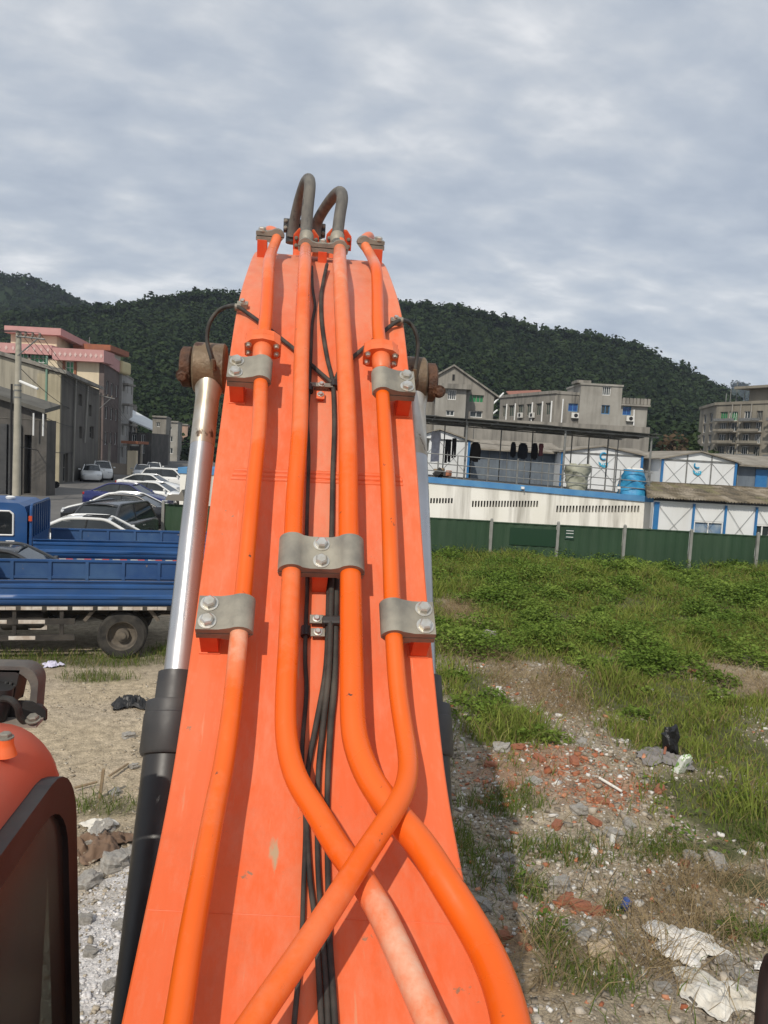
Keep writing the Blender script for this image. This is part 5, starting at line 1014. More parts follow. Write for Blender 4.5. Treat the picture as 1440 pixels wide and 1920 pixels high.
M_patch = [M('mossy roof sheet %d' % i, c, c2, scale=1.6, rough=.9, streak=(.045, .04, .025), streak_amt=.9, streak_scale=(1.5, 2.5, 2.5)) for i, (c, c2) in enumerate((((.26, .215, .15), (.15, .12, .08)), ((.17, .16, .085), (.26, .22, .13)), ((.36, .31, .24), (.2, .165, .115)), ((.10, .085, .06), (.2, .165, .12))))]
us_r = np.linspace(oa[0]-.5, ob_[0], 24)
for i in range(len(us_r)-1):                                   # overlapping roof sheets, each laid a little askew
    for j in range(3):
        t0, t1 = j/3, (j+1)/3+.06; vA, vB = VO-.4+(4.0)*t0, VO-.4+4.0*t1; zA, zB = zo+.05+(zr-zo-.05)*t0, zo+.05+(zr-zo-.05)*t1; sk_ = random.uniform(-.12, .12); lift = .015+.03*random.random()+.02*(2-j)+.008*(i % 2)
        a, b = us_r[i]-.03, us_r[i+1]+.04; n = 8; lim = lambda x, v: max(x, oa[0]-.35+(v-VO)*.31)
        if b < lim(a, vA)+.1: continue
        pr = [(a+(b-a)*q/n, (.065 if q % 2 else 0)) for q in range(n+1)]
        V = [(lim(x, vA), vA, zA+lift+h_) for x, h_ in pr]+[(lim(x+sk_, vB), vB, zB+lift+h_) for x, h_ in pr]+[(lim(x, vA), vA, zA+lift+h_-.02) for x, h_ in pr]
        MB().add(V, [(q, q+1, n+1+q+1, n+1+q) for q in range(n)]+[(2*(n+1)+q, 2*(n+1)+q+1, q+1, q) for q in range(n)]).build('roof_sheet', M_patch[(i*5+j*3+int(7*random.random())) % 4], off_)
MB().span((oa[0]+.75, VO+3.6, zr-.1), (ob_[0], VO+3.75, zr+.14)).build('ridge', M_patch[3], off_)
MB().add([(oa[0]+.8, VO+3.65, zr), (ob_[0], VO+3.65, zr), (ob_[0], VO+7.4, zo), (oa[0]+2.3, VO+7.4, zo)], [(0, 1, 2, 3)]).build('rear_roof', M_patch[0], off_)

# --- grey houses below the hill
def rect_holes(L_, o_u, v, pw=0):                              # photo window boxes -> wall holes (u from the wall's left end)
    r_ = []
    for w_ in L_:
        a, b = Cp(w_[0], w_[3], v), Cp(w_[2], w_[1], v); r_.append((a[0]-o_u, min(a[2], b[2]), b[0]-o_u, max(a[2], b[2]), *w_[4:]))
    return r_
VA = 78.0
hA = thing('gabled_house', 'stained grey house with a gabled top and projecting bay', 'house', (Cp(870, 850, VA)[0], VA, 0), 'C')
ap, er, el = Cp(851, 688, VA), Cp(927, 742, VA), Cp(775, 735, VA); um = ap[0]; ze = er[2]; u1 = er[0]; u0 = 2*um-u1
def gz(u_off): return ap[2]-(ap[2]-ze)*abs(u0+u_off-um)/(u1-um)
gm_ = MB(); Hs_ = rect_holes([(879, 734, 908, 754, M_conc2, M_wing, (3, 0)), (881, 771, 905, 782)], u0, VA)
facade(gm_, (u0, VA, 0), (1, 0, 0), u1-u0, 0, ze, Hs_, .3, (0, 1, 0))
gm_.add([(u0, VA, ze), (u1, VA, ze), (um, VA, ap[2])], [(0, 1, 2)]); gm_.sheet((u1, VA, 0), (u1, VA+9, 0), (u1, VA+9, ze), (u1, VA, ze)); gm_.build('wall', M_conc1, hA)
for h in Hs_: o_ = list(h[4:])+[None]*3; window(hA, (u0, VA, 0), (1, 0, 0), (0, 1, 0), h[:4], .3, o_[0] or M_whiteframe, o_[1] or M_win, o_[2] or (1, 0))
for s_, ue in ((-1, u0), (1, u1)):
    MB().add([(um, VA-.3, ap[2]+.06), (ue+s_*.5, VA-.3, ze-.25), (ue+s_*.5, VA+9, ze-.25), (um, VA+9, ap[2]+.06), (um, VA-.3, ap[2]+.25), (ue+s_*.5, VA-.3, ze-.06), (ue+s_*.5, VA+9, ze-.06), (um, VA+9, ap[2]+.25)], [(0,1,2,3),(7,6,5,4),(0,4,5,1),(1,5,6,2),(2,6,7,3),(3,7,4,0)]).build('roof', M_conc1, hA)
a, b = Cp(849, 702, VA-.1), Cp(852, 713, VA-.1); MB().box(((a[0]+b[0])/2, VA-.01, (a[2]+b[2])/2), (.24, .08, .62)).build('vent_slit', M_dark, hA)
ba, bb = Cp(818, 728, VA-1.6), Cp(875, 728, VA-1.6); block(hA, [(ba[0], VA-1.6), (bb[0], VA-1.6), (bb[0], VA-.01), (ba[0], VA-.01)], 0, ba[2], M_conc2, {0: rect_holes([(839, 731, 856, 749, M_whiteframe, M_win, (3, 0)), (836, 770, 852, 779)], ba[0], VA-1.6)}, name='bay')
slab(hA, [(ba[0]-.5, VA-2.1), (bb[0]+.5, VA-2.1), (bb[0]+.5, VA-.02), (ba[0]-.5, VA-.02)], ba[2]+.01, ba[2]+.5, M_conc1, 'bay_roof')
# long factory wall running back, and its square end block
VB = 84.0
cB = Cp(1041, 738, VB); fB = Cp(938, 747, 94.5)
hB = thing('factory_wing', 'long grey factory wing with a row of green windows and white drain pipes', 'factory', (cB[0], VB, 0), 'C')
d_ = np.array([cB[0]-fB[0], VB-94.5]); Lb = np.linalg.norm(d_); Ub = d_/Lb; zb = cB[2]
def along(px): # distance from the far corner at which a sight line meets this wall
    dr = ray(px, 760); uu_ = dr@_r; vv2 = dr@FW; A_ = np.array([[uu_, -Ub[0]], [vv2, -Ub[1]]]); s_ = np.linalg.solve(A_, np.array([fB[0], 94.5])); return s_[1]
hol = [(along(a), 10.2-.3, along(b), 11.3+.2) for a, b in ((942, 950), (954, 965), (971, 982), (987, 998), (1005, 1016), (1023, 1034))]
zw = lambda y, px: Cp(px, y, 90)[2]
hol = [(a, zw(781, 990), b, zw(763, 990)+.25) for a, _, b, _ in hol]+[(a, zw(818, 990), b, zw(801, 990)) for a, _, b, _ in hol]
nB = np.array([-Ub[1], Ub[0]]); back = nB*8
block(hB, [tuple(fB[:2]), (cB[0], VB), (cB[0]+back[0], VB+back[1]), (fB[0]+back[0], 94.5+back[1])], 0, zb, M_conc1, {0: hol}, fm=M_conc2, gm=M('dull green glass', (.05, .075, .06), (.08, .10, .085), scale=.8, rough=.2), bars=(2, 0))
slab(hB, [tuple(fB[:2]), (cB[0], VB), (cB[0]+back[0], VB+back[1]), (fB[0]+back[0], 94.5+back[1])], zb+.01, zb+.35, M_conc1, 'roof', .25)
for px in (952, 968, 1000, 1036, 1019): s_ = along(px); p = fB[:2]+Ub*s_-nB*.12; pipe_v(hB, [(p[0], p[1], 3), (p[0], p[1], zb-.8)], .09, M_whiteframe)
for px, py in ((979, 779), (1001, 781)): s_ = along(px); p = fB[:2]+Ub*s_-nB*.2; ac_unit(hB, np.array([p[0], p[1], zw(py, px)]), np.array([(*Ub, 0), (*nB, 0), (0, 0, 1)]))
a, b = Cp(958, 733, 97), Cp(1002, 748, 97); rt = MB(); rt.add([(a[0], 96.5, zb+.4), (b[0]+1.5, 96.5, zb+.4), (b[0]+1.5, 101, zb+1.9), (a[0], 101, zb+1.5)], [(0, 1, 2, 3)]); q = rt.build('tile_roof', M('red roof tile', (.30, .12, .08), (.22, .10, .07), scale=3, rough=.85), hB); q.modifiers.new('t', 'SOLIDIFY').thickness = .15
for (a, b) in (((905, 778), (944, 737)), ((918, 781), (932, 769))): A, B_ = Cp(*a, 86), Cp(*b, 88); MB().tube([A, B_], .10, 8).build('stair_rail', M_whiteframe, hB)
hC = thing('factory_block', 'square grey factory block with a roof tower and blue windows', 'factory', (Cp(1130, 850, VB)[0], VB, 0), 'C')
t0, t1, t2 = Cp(1042, 738, VB), Cp(1086, 745, VB), Cp(1163, 756, VB); t3 = Cp(1215, 757, VB); bb0 = cB[0]+.02
block(hC, [(bb0, VB), (t1[0], VB), (t1[0], VB+8), (bb0, VB+8)], 0, t0[2]-.05, M_conc1, {0: rect_holes([(1065, 757, 1084, 771, M_bluecap, M_winb, (1, 0))], bb0, VB)}, name='wall')
slab(hC, [(bb0, VB), (t1[0], VB), (t1[0], VB+8), (bb0, VB+8)], t0[2]-.04, t0[2]+.25, M_conc1, 'roof', .1)
tt_ = Cp(1085, 722, VB)[2]; u_a, u_b = t1[0]+.01, t2[0]
block(hC, [(u_a, VB-.4), (u_b, VB-.4), (u_b, VB+6), (u_a, VB+6)], 0, tt_, M_conc2, {0: rect_holes([(1129, 725, 1146, 741, M_whiteframe, M_win, (3, 0)), (1127, 760, 1144, 776, M_bluecap, M_win, (1, 0))], u_a, VB-.4)}, name='tower_wall')
slab(hC, [(u_a, VB-.4), (u_b, VB-.4), (u_b, VB+6), (u_a, VB+6)], tt_+.01, tt_+.22, M_conc2, 'tower_roof', .15)
a, b = Cp(1086, 721, VB), Cp(1102, 718, VB); MB().box(((a[0]+b[0])/2, VB+1, tt_+.4), (1.6, 2.4, .3)).build('roof_hatch', M_conc1, hC)
z3_ = Cp(1190, 762, VB)[2]
block(hC, [(u_b+.02, VB), (t3[0], VB), (t3[0], VB+8), (u_b+.02, VB+8)], 0, z3_, M_conc2, {0: rect_holes([(1167, 763, 1184, 778, M_bluecap, M_winb, (1, 0))], u_b+.02, VB)}, name='wall')
slab(hC, [(u_b+.02, VB-.4), (t3[0]+.2, VB-.4), (t3[0]+.2, VB+8), (u_b+.02, VB+8)], z3_+.01, z3_+.2, M_conc1, 'roof')
for k in range(8): u = u_b+.3+(t3[0]-u_b-.3)*k/7; MB().box((u, VB-.25, z3_+.55), (.3, .15, .65)).build('parapet_pier', M_conc1, hC)
MB().box(((u_b+t3[0])/2, VB-.05, z3_+.5), (t3[0]-u_b-.2, .12, .5)).build('parapet', M_conc1, hC)
for px, py in ((1078, 779), (1181, 785)): ac_unit(hC, Cp(px, py, VB-.22)+np.array([0, .0, 0]))
pipe_v(hC, [Cp(1188, 798, VB-.12), Cp(1189, 768, VB-.12)], .08, M_whiteframe); pipe_v(hC, [Cp(1052, 800, VB-.12), Cp(1056, 748, VB-.12)], .08, M_whiteframe)
# long low yard wall below the factory
yw = thing('yard_wall', 'dark stained yard wall below the factory block', 'wall', (Cp(1120, 830, 66)[0], 66, 0), 'C'); a, b = Cp(890, 800, 66), Cp(1218, 812, 66); block(yw, [(a[0], 66), (b[0], 66), (b[0], 67), (a[0], 67)], 0, b[2]+.5, M_conc1)
# --- apartment block at the right
VP = 104.0
apt = thing('apartment_block', 'weathered five storey apartment block with balconies at the hill foot', 'apartment block', (Cp(1345, 850, VP)[0], VP, 0), 'C')
M_apt = M('tan grey render', (.29, .26, .205), (.22, .197, .155), scale=.4, rough=.92, streak=(.13, .12, .10), streak_amt=.7, streak_scale=(1.2, 1.2, .12))
pc = Cp(1345, 752, VP); pe = Cp(1560, 735, 90); pb = Cp(1313, 768, 113)
Ua = np.array([pe[0]-pc[0], 90-VP]); La = np.linalg.norm(Ua); Ua = Ua/La; Na = np.array([-Ua[1], Ua[0]])
def along2(px):
    dr = ray(px, 790); A_ = np.array([[dr@_r, -Ua[0]], [dr@FW, -Ua[1]]]); return np.linalg.solve(A_, np.array([pc[0], VP]))[1]
rows_ = [(788, 770), (808, 791), (830, 813), (855, 836)]; cols_ = [(1349, 1363), (1366, 1382), (1394, 1409), (1417, 1429), (1446, 1460), (1470, 1485)]
hol = []
for r_i, (y1, y0) in enumerate(rows_):
    for c_i, (xa, xb) in enumerate(cols_):
        zt_, zb_ = Cp(1380, y0, 100)[2], Cp(1380, y1, 100)[2]; hol.append((along2(xa), zb_, along2(xb), zt_, M_whiteframe if (r_i+c_i) % 3 else M_conc2, M_wing if (r_i == 0 and c_i < 2) else M_win, (3, 0) if (r_i+c_i) % 2 else (2, 0)))
zp = Cp(1380, 757, 100)[2]
block(apt, [(pb[0], 113), (pc[0], VP), tuple(pe[:2]), (pe[0]+Na[0]*9, 90+Na[1]*9)], 0, zp, M_apt, {1: hol, 0: [(2.5, z0_, 4, z1_) for z0_, z1_ in [(h[1], h[3]) for h in hol[::6]]]+[(6, z0_, 7.5, z1_) for z0_, z1_ in [(h[1], h[3]) for h in hol[::6]]]})
slab(apt, [(pb[0], 113), (pc[0], VP), tuple(pe[:2]), (pe[0]+Na[0]*9, 90+Na[1]*9)], zp+.01, zp+.4, M_apt, 'roof', .3)
for y1, y0 in rows_:
    for xa, xb in ((1346, 1384), (1392, 1431), (1444, 1488)):
        s0, s1 = along2(xa), along2(xb); z_ = Cp(1380, y1, 100)[2]; c = pc[:2]+Ua*(s0+s1)/2-Na*.45; B = np.array([(*Ua, 0), (*Na, 0), (0, 0, 1)])
        bl = MB().box((c[0], c[1], z_-.12), (s1-s0, .7, .12), B).build('balcony', M_apt, apt); MB().box((c[0]-Na[0]*.4, c[1]-Na[1]*.4, z_+.12), (s1-s0, .06, .34), B).build('balcony_rail', M_apt if (xa+y0) % 2 else M_greysteel, bl)
pu_ = pc[:2]+Ua*along2(1440); 
q0 = pc[:2]+Ua*along2(1395); block(apt, [tuple(q0+Na*.6), tuple(pe[:2]+Na*.6), (pe[0]+Na[0]*8, 90+Na[1]*8), tuple(q0+Na*8)], zp+.41, zp+2.0, M_apt, name='penthouse'); slab(apt, [tuple(q0-Na*.6-Ua*1.5), tuple(pe[:2]-Na*.6), (pe[0]+Na[0]*8, 90+Na[1]*8), tuple(q0+Na*8)], zp+2.02, zp+2.35, M_apt, 'penthouse_roof')
for px in (1353, 1361, 1372, 1387): s_ = along2(px); p = pc[:2]+Ua*s_+Na*.5; MB().tube([(p[0], p[1], zp+.3), (p[0], p[1], zp+1.5+random.random()*2)], .06, 6).build('roof_pole', M_greysteel, apt)
for px in (1372, 1388, 1408): s_ = along2(px); p = pc[:2]+Ua*s_-Na*.12; pipe_v(apt, [(p[0], p[1], .5), (p[0], p[1], zp)], .08, M_conc2)
# ================================================================== LEFT OF THE BOOM: street, houses
M_road = M('worn asphalt', (.105, .10, .095), (.15, .143, .132), scale=.5, rough=.9, spots=(.07, .068, .066), spot_scale=1.3, spot_at=.62, bump=.25, bscale=14)
rd = [Cg(-300, 985), Cg(330, 1030), Cg(420, 960), Cg(420, 868), Cg(330, 850), Cg(285, 866), Cg(175, 893), Cg(95, 912), Cg(-300, 960)]
m = MB(); P = [C2W((p[0], p[1], .012)) for p in rd]; m.add(P, [tuple(range(len(P)))]); road = struct(m.build('road', M_road))
# --- grey warehouse at the street corner
K = Cg(112, 908); K2 = Cg(183, 891.5); sdir = (K2[:2]-K[:2]); sl_ = np.linalg.norm(sdir); sdir /= sl_; fdir = np.array([-sdir[1], sdir[0]])   # fdir: away from the street, to the left
ware = thing('warehouse', 'stained grey corner warehouse with a sloping parapet and wall pipes', 'warehouse', (K[0], K[1], 0), 'C')
zc0 = Cp(114, 702, K[1])[2]; FL = K[:2]+fdir*12; zl0 = zc0+12*.24
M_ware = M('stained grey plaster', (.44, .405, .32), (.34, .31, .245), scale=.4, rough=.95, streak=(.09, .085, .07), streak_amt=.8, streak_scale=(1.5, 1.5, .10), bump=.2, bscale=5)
def pz(px, py, wall_o, U): # place a photo point on a vertical wall through wall_o along U -> (distance, height)
    dr = ray(px, py); A_ = np.array([[dr@_r, -U[0]], [dr@FW, -U[1]]]); t, s_ = np.linalg.solve(A_, np.array(wall_o)); return s_, CAM[2]+t*dr[2]
hs = []
for (x0, y0, x1, y1) in ((147, 740, 154, 760), (148, 800, 154, 822), (118, 850, 128, 905), (166, 760, 172, 780), (168, 800, 176, 822)):
    a, b = pz(x0, y1, K[:2], sdir), pz(x1, y0, K[:2], sdir); hs.append((a[0], max(.05, a[1]), b[0], b[1]))
pts = [tuple(FL), tuple(K[:2]), tuple(K[:2]+sdir*sl_), tuple(FL+sdir*sl_)]
m = MB(); O_ = np.array([*FL, 0.0]); facade(m, O_, np.array([*(-fdir), 0]), 12.0, 0, zc0-.01, [], .3, np.array([*sdir, 0]), zt=lambda u: zl0+(zc0-zl0)*u/12)
m.build('wall', M_ware, ware)
m = MB(); facade(m, (K[0], K[1], 0), np.array([*sdir, 0]), sl_, 0, zc0, hs, .3, np.array([*fdir, 0])); m.build('street_wall', M('shade-toned grey plaster', (.15, .138, .118), (.11, .10, .088), scale=.4, rough=.95, streak=(.05, .047, .04), streak_amt=.8, streak_scale=(1.5, 1.5, .1)), ware)  # street side: plaster colour darkened to stand for the unlit face
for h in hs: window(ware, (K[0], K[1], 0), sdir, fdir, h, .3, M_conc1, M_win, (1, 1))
q = [np.array([*FL, zl0]), np.array([*K[:2], zc0]), np.array([*(K[:2]+sdir*sl_), zc0]), np.array([*(FL+sdir*sl_), zl0])]
g = np.array([*(-fdir-sdir*.0), 0])*.4; m = MB(); low = [p+np.array([0, 0, .02]) for p in q]; low[1] = low[1]-np.array([*fdir, 0])*.4; low[2] = low[2]-np.array([*fdir, 0])*.4; low = [p-np.array([*sdir, 0])*.3 if i < 2 else p for i, p in enumerate(low)]
m.add(low+[p+np.array([0, 0, .3]) for p in low], [(3,2,1,0),(4,5,6,7),(0,1,5,4),(1,2,6,5),(2,3,7,6),(3,0,4,7)]); m.build('roof', M_conc1, ware)
c = K[:2]-sdir*.07+fdir*.9; MB().box((c[0], c[1], zc0/2), (1.7, .14, zc0-.1), np.array([(*fdir, 0), (*sdir, 0), (0, 0, 1)])).build('corner_pilaster', M('tan plaster', (.42, .37, .26), (.33, .29, .20), scale=.8, rough=.95, streak=(.16, .14, .1), streak_amt=.5), ware)
def wpipe(pts_, r_, mat, O2, U, out_): # pipe on a wall, from photo points
    P = []
    for x, y in pts_: s_, z = pz(x, y, O2, U); p = np.array(O2)+U*s_-out_*.15; P.append((p[0], p[1], max(z, .0)))
    MB().tube(P, r_, 8).build('drain_pipe', mat, ware)
wpipe([(133, 905), (139, 712)], .09, M_conc2, K[:2], sdir, fdir); wpipe([(156, 830), (162, 724)], .08, M_conc2, K[:2], sdir, fdir)
wpipe([(87, 765), (89, 668)], .09, M('green pipe', (.16, .27, .20), rough=.6), K[:2], fdir, sdir)
# --- lean-to with an awning before the warehouse
VLn = 47.0
lean = thing('lean_to', 'dark lean-to workshop with a sloping sheet awning at the roadside', 'lean-to', (Cp(92, 930, VLn)[0], VLn, 0), 'C')
a, b = Cp(-80, 722, VLn), Cp(92, 776, VLn); M_aw = M('old fibre sheet', (.12, .115, .10), (.08, .076, .066), scale=.8, rough=.95)
MB().add([(a[0], VLn-.6, a[2]), (b[0], VLn-.6, b[2]), (b[0], VLn+1.6, b[2]+.4), (a[0], VLn+1.6, a[2]+.4), (a[0], VLn-.6, a[2]+.25), (b[0], VLn-.6, b[2]+.25), (b[0], VLn+1.6, b[2]+.65), (a[0], VLn+1.6, a[2]+.65)], [(3,2,1,0),(4,5,6,7),(0,1,5,4),(1,2,6,5),(2,3,7,6),(3,0,4,7)]).build('awning', M_aw, lean)
d0, d1 = Cp(30, 800, VLn), Cp(88, 800, VLn); M_shed = M('sooty wall', (.07, .066, .06), (.11, .10, .09), scale=.8, rough=.95, streak=(.03, .03, .03))
h0 = Cp(46, 815, VLn); h1_ = Cp(58, 930, VLn)
block(lean, [(Cp(-80, 800, VLn)[0], VLn), (d1[0], VLn), (d1[0], VLn+1.3), (Cp(-80, 800, VLn)[0], VLn+1.3)], 0, b[2]-.4, M_shed, {0: [(h0[0]-Cp(-80, 800, VLn)[0], .1, h1_[0]-Cp(-80, 800, VLn)[0], h0[2])]}, wins=False, dep=.5)
MB().span((h0[0]-.2, VLn+.5, .05), (h1_[0]+.2, VLn+.55, h0[2])).build('doorway', M_dark, lean)
MB().add([(a[0], VLn-.05, b[2]-.39), (d1[0], VLn-.05, b[2]-.39), (d1[0], VLn-.05, b[2]-.02), (a[0], VLn-.05, a[2]-.02)], [(0, 1, 2, 3)]).build('fascia', M_shed, lean)
for px in (62, 80): u = Cp(px, 850, VLn-.5)[0]; MB().tube([(u, VLn-.5, b[2]-.02), (u, VLn-.5, b[2]-1.4)], .05, 6).build('hanging_tube', M_whiteframe, lean)
for px, wpx in ((6, 12), (20, 8), (34, 6)): c = Cp(px, 900, VLn-.2); MB().box((c[0], VLn-.15, 2.2), (wpx*VLn/FPX, .2, 4.4)).build('shutter', M('dark steel shutter', (.035, .036, .038), (.06, .06, .06), scale=2, rough=.6), lean)
bin_ = thing('green_bin', 'small bright green bin beside the lean-to', 'bin', (Cg(37, 925)[0], Cg(37, 925)[1], 0), 'C'); bq = Cg(37, 925); MB().box((bq[0], bq[1], .55), (.7, .6, 1.0), None, 1.12).build('bin_body', M('green plastic', (.01, .22, .07), rough=.5), bin_, bevel=.04); MB().box((bq[0], bq[1], 1.1), (.85, .72, .08)).build('bin_lid', M('green plastic', (.01, .22, .07)), bin_, bevel=.02)

# --- cream house with pink parapets
VH = 92.0
ch = thing('cream_house', 'cream rendered house with pink parapets and green windows', 'house', (Cp(185, 850, VH)[0], VH, 0), 'C')
M_cream = M('cream render', (.68, .58, .42), (.61, .52, .37), scale=.5, rough=.9, streak=(.38, .31, .21), streak_amt=.4, streak_scale=(1.2, 1.2, .15))
M_pink = M('pink parapet', (.54, .29, .27), (.48, .25, .235), scale=1, rough=.85); M_brownf = M('brown window surround', (.26, .10, .05), rough=.8)
cr_ = Cp(186, 690, VH); clf = Cp(-60, 690, VH); zwall = Cp(150, 676, VH)[2]; cd_ = sdir
pts = [(clf[0], VH), (cr_[0], VH), tuple(np.array([cr_[0], VH])+cd_*15), tuple(np.array([clf[0], VH])+cd_*15)]
sideh = [(1.5+4*i, z_, 3.3+4*i, z_+1.6) for i in range(3) for z_ in (3, 6.2, 9.4, 12.2) if z_+1.7 < zwall]
block(ch, pts, 0, zwall, M_cream, {0: rect_holes([(123, 678, 138, 701, M_whiteframe, M_wing, (1, 1)), (16, 662, 52, 690, M_whiteframe, M_wing, (3, 1)), (56, 665, 88, 693, M_whiteframe, M_wing, (3, 1))], clf[0], VH)})
o2 = np.array([cr_[0]+.02, VH+.02]); block(ch, [tuple(o2), tuple(o2+np.array([.6, 0])), tuple(o2+np.array([.6, 0])+cd_*14.9), tuple(o2+cd_*14.9)], 0, zwall-.02, M('shade-toned brown wall', (.13, .095, .085), (.09, .068, .06), scale=1, rough=.7), {1: sideh}, name='street_wall')  # street flank: shade of the narrow street painted in as darker brown
a, b = Cp(119, 676, VH), Cp(142, 703, VH)
for x_ in (119.5, 141): q = Cp(x_, 690, VH-.08); MB().box((q[0], VH-.07, q[2]), (.28, .12, 2.0)).build('window_surround', M_brownf, ch)
MB().box(((a[0]+b[0])/2, VH-.12, b[2]-.1), (b[0]-a[0]+.3, .25, .16)).build('sill', M_pink, ch)
def band(px0, px1, py0, py1, v, dep_, nst):
    a, b = Cp(px0, py0, v), Cp(px1, py0, v); z1_ = Cp((px0+px1)/2, (py0+py1)/2-(py1-py0)/2, v)[2]; z0_ = z1_-(py1-py0)*v/FPX
    p = MB().span((a[0], v, z0_), (b[0], v+dep_, z1_)).build('parapet', M_pink, ch)
    for k in range(nst):
        c = (a[0]+(b[0]-a[0])*(k+.5)/nst, v-.03, (z0_+z1_)/2); MB().prism([(0, -.3), (.13, -.06), (.2, 0), (.13, .06), (0, .3), (-.13, .06), (-.2, 0), (-.13, -.06)], -.02, .025, c).build('star_ornament', M('ornament', (.62, .46, .42), rough=.8), p)
    return z1_
band(98, 195, 654, 676, VH-1.2, 3.5, 10); band(-60, 97, 643, 661, VH-.6, 3.0, 12)
q = np.array([Cp(195, 670, VH-1.2)[0], VH-1.2]); MB().box((q[0]-.2+cd_[0]*9, VH+8, zwall+.5), (.4, 17, 1.5), np.array([(1, 0, 0), (*cd_, 0), (0, 0, 1)])).build('side_parapet', M_pink, ch)
pa, pb_ = Cp(20, 650, VH+2), Cp(106, 650, VH+2); zph = Cp(60, 628, VH+2)[2]
block(ch, [(pa[0], VH+2), (pb_[0], VH+2), (pb_[0]-.5, VH+9), (pa[0]-.5, VH+9)], zwall+.02, zph, M_cream, name='penthouse_wall'); slab(ch, pts, zwall-.01, zwall+.015, M_conc1, 'roof_deck')
ra, rb = Cp(8, 615, VH+1), Cp(114, 622, VH+1); MB().add([(ra[0], VH+1, zph+.01), (rb[0], VH+1, zph+.01), (rb[0]+1.5, VH+12, zph-1.2), (ra[0], VH+12, zph+.01), (ra[0], VH+1, zph+.85), (rb[0], VH+1, zph+.85), (rb[0]+1.5, VH+12, zph-.5), (ra[0], VH+12, zph+.85)], [(3,2,1,0),(4,5,6,7),(0,1,5,4),(1,2,6,5),(2,3,7,6),(3,0,4,7)]).build('penthouse_roof', M_pink, ch)
r0, r1_ = Cp(137, 645, VH+6), Cp(207, 655, VH+6); zr_ = Cp(170, 650, VH+6)[2]
MB().span((r0[0], VH+6, zr_-.35), (r1_[0], VH+13, zr_+.35)).build('red_roof', M('red brown roof', (.34, .12, .06), (.27, .10, .06), scale=2, rough=.85), ch)
MB().span((r0[0]+.3, VH+6.3, zwall), (r1_[0]-1, VH+12.5, zr_-.36)).build('stair_head', M('white render', (.66, .63, .58), rough=.9), ch)
MB().tube([Cp(168, 645, VH+8), Cp(168, 632, VH+8)], .05, 6).build('aerial', M_greysteel, ch)
# --- the next houses down the street
def house(label, px0, px1, ytop, v, dep_, mat, wins_front=(), nside=2, rf=M_conc1, grow=.3, z0=0):
    a, b = Cp(px0, ytop, v), Cp(px1, ytop, v); zt_ = (a[2]+b[2])/2; root = thing('town_house', label, 'house', ((a[0]+b[0])/2, v, 0), 'C', 'houses down the street')
    A, B_ = np.array([a[0], v]), np.array([b[0], v]); sh = []
    for i in range(nside):
        for z_ in np.arange(1.2, zt_-1.6, 3.1): sh.append((1+dep_/nside*i, z_, 1+dep_/nside*i+1.5, z_+1.4))
    block(root, [tuple(A), tuple(B_), tuple(B_+sdir*dep_), tuple(A+sdir*dep_)], 0, zt_, mat, {0: rect_holes(wins_front, a[0], v), 1: sh}, bars=(1, 0))
    slab(root, [tuple(A), tuple(B_), tuple(B_+sdir*dep_), tuple(A+sdir*dep_)], zt_+.01, zt_+.3, rf, 'roof', grow); return root, a, b, zt_
M_plain = M('plain grey render', (.36, .345, .325), (.30, .285, .265), scale=.4, rough=.92, streak=(.2, .19, .18), streak_amt=.35, streak_scale=(1, 1, .12))
t_, ta, tb_, tzz = house('tall blank pale grey house past the cream house', 202, 229, 700, 104, 12, M_plain, [(208, 846, 215, 856)], 3)
q0, q1 = Cp(213, 676, 103.5), Cp(233, 676, 103.5); MB().span((q0[0], 103, Cp(220, 700, 103.5)[2]), (q1[0], 106.5, Cp(220, 676, 103.5)[2])).build('roof_tank_room', M('yellow render', (.55, .47, .27), rough=.9), t_, bevel=.3)
for k in range(4): q = Cp(229+k*2, 720+k*38, 105); MB().box((q[0]+.4, 106, q[2]), (1.3, 3, .25)).build('balcony', M_conc1, t_)
house('narrow dark house with small balconies beyond the pale grey house', 229, 242, 760, 118, 10, M_conc1, (), 2)
sh_ = thing('long_shed', 'low shed with a bright white sloping sheet roof', 'shed', (Cp(262, 850, 112)[0], 112, 0), 'C')
p_ = [Cp(238, 787, 112), Cp(286, 808, 112), Cp(286, 791, 122), Cp(240, 766, 122)]
MB().add(p_+[p+np.array([0, 0, .2]) for p in p_], [(3,2,1,0),(4,5,6,7),(0,1,5,4),(1,2,6,5),(2,3,7,6),(3,0,4,7)]).build('roof', M('white roof sheet', (.66, .68, .68), (.58, .60, .60), scale=.5, rough=.5), sh_)
block(sh_, [(p_[0][0]+.3, 112.3), (p_[1][0]-.2, 112.3), (p_[1][0]-.2, 121), (p_[0][0]+.3, 121)], 0, p_[1][2]-.35, M_shed, {0: rect_holes([(264, 815, 272, 850), (247, 815, 256, 832)], p_[0][0]+.3, 112.3)}); 
house('grey house with a white porch roof further down the street', 286, 312, 783, 128, 10, M_conc1, [(293, 792, 300, 800), (290, 822, 304, 836)], 2)
house('brown grey house with roof rooms at the street end', 310, 334, 792, 146, 12, M_conc2, [(316, 800, 322, 806), (315, 818, 324, 828), (315, 840, 324, 850)], 2)
house('pale orange house at the far end of the street', 329, 352, 797, 170, 12, M('orange tinted render', (.46, .30, .22), (.36, .25, .19), scale=.4, rough=.9, streak=(.2, .15, .12)), [(334, 812, 340, 820), (334, 835, 340, 845)], 2)
house('dark grey house closing the street end', 345, 420, 806, 190, 12, M_conc1, [(352, 815, 358, 825), (366, 815, 372, 825)], 2)
cv = Cg(230, 890)
yw2 = thing('compound_wall', 'tan compound wall with gate pillars at the street side', 'wall', (cv[0], cv[1], 0), 'C'); a, b = Cp(204, 868, cv[1]), Cp(243, 864, cv[1])
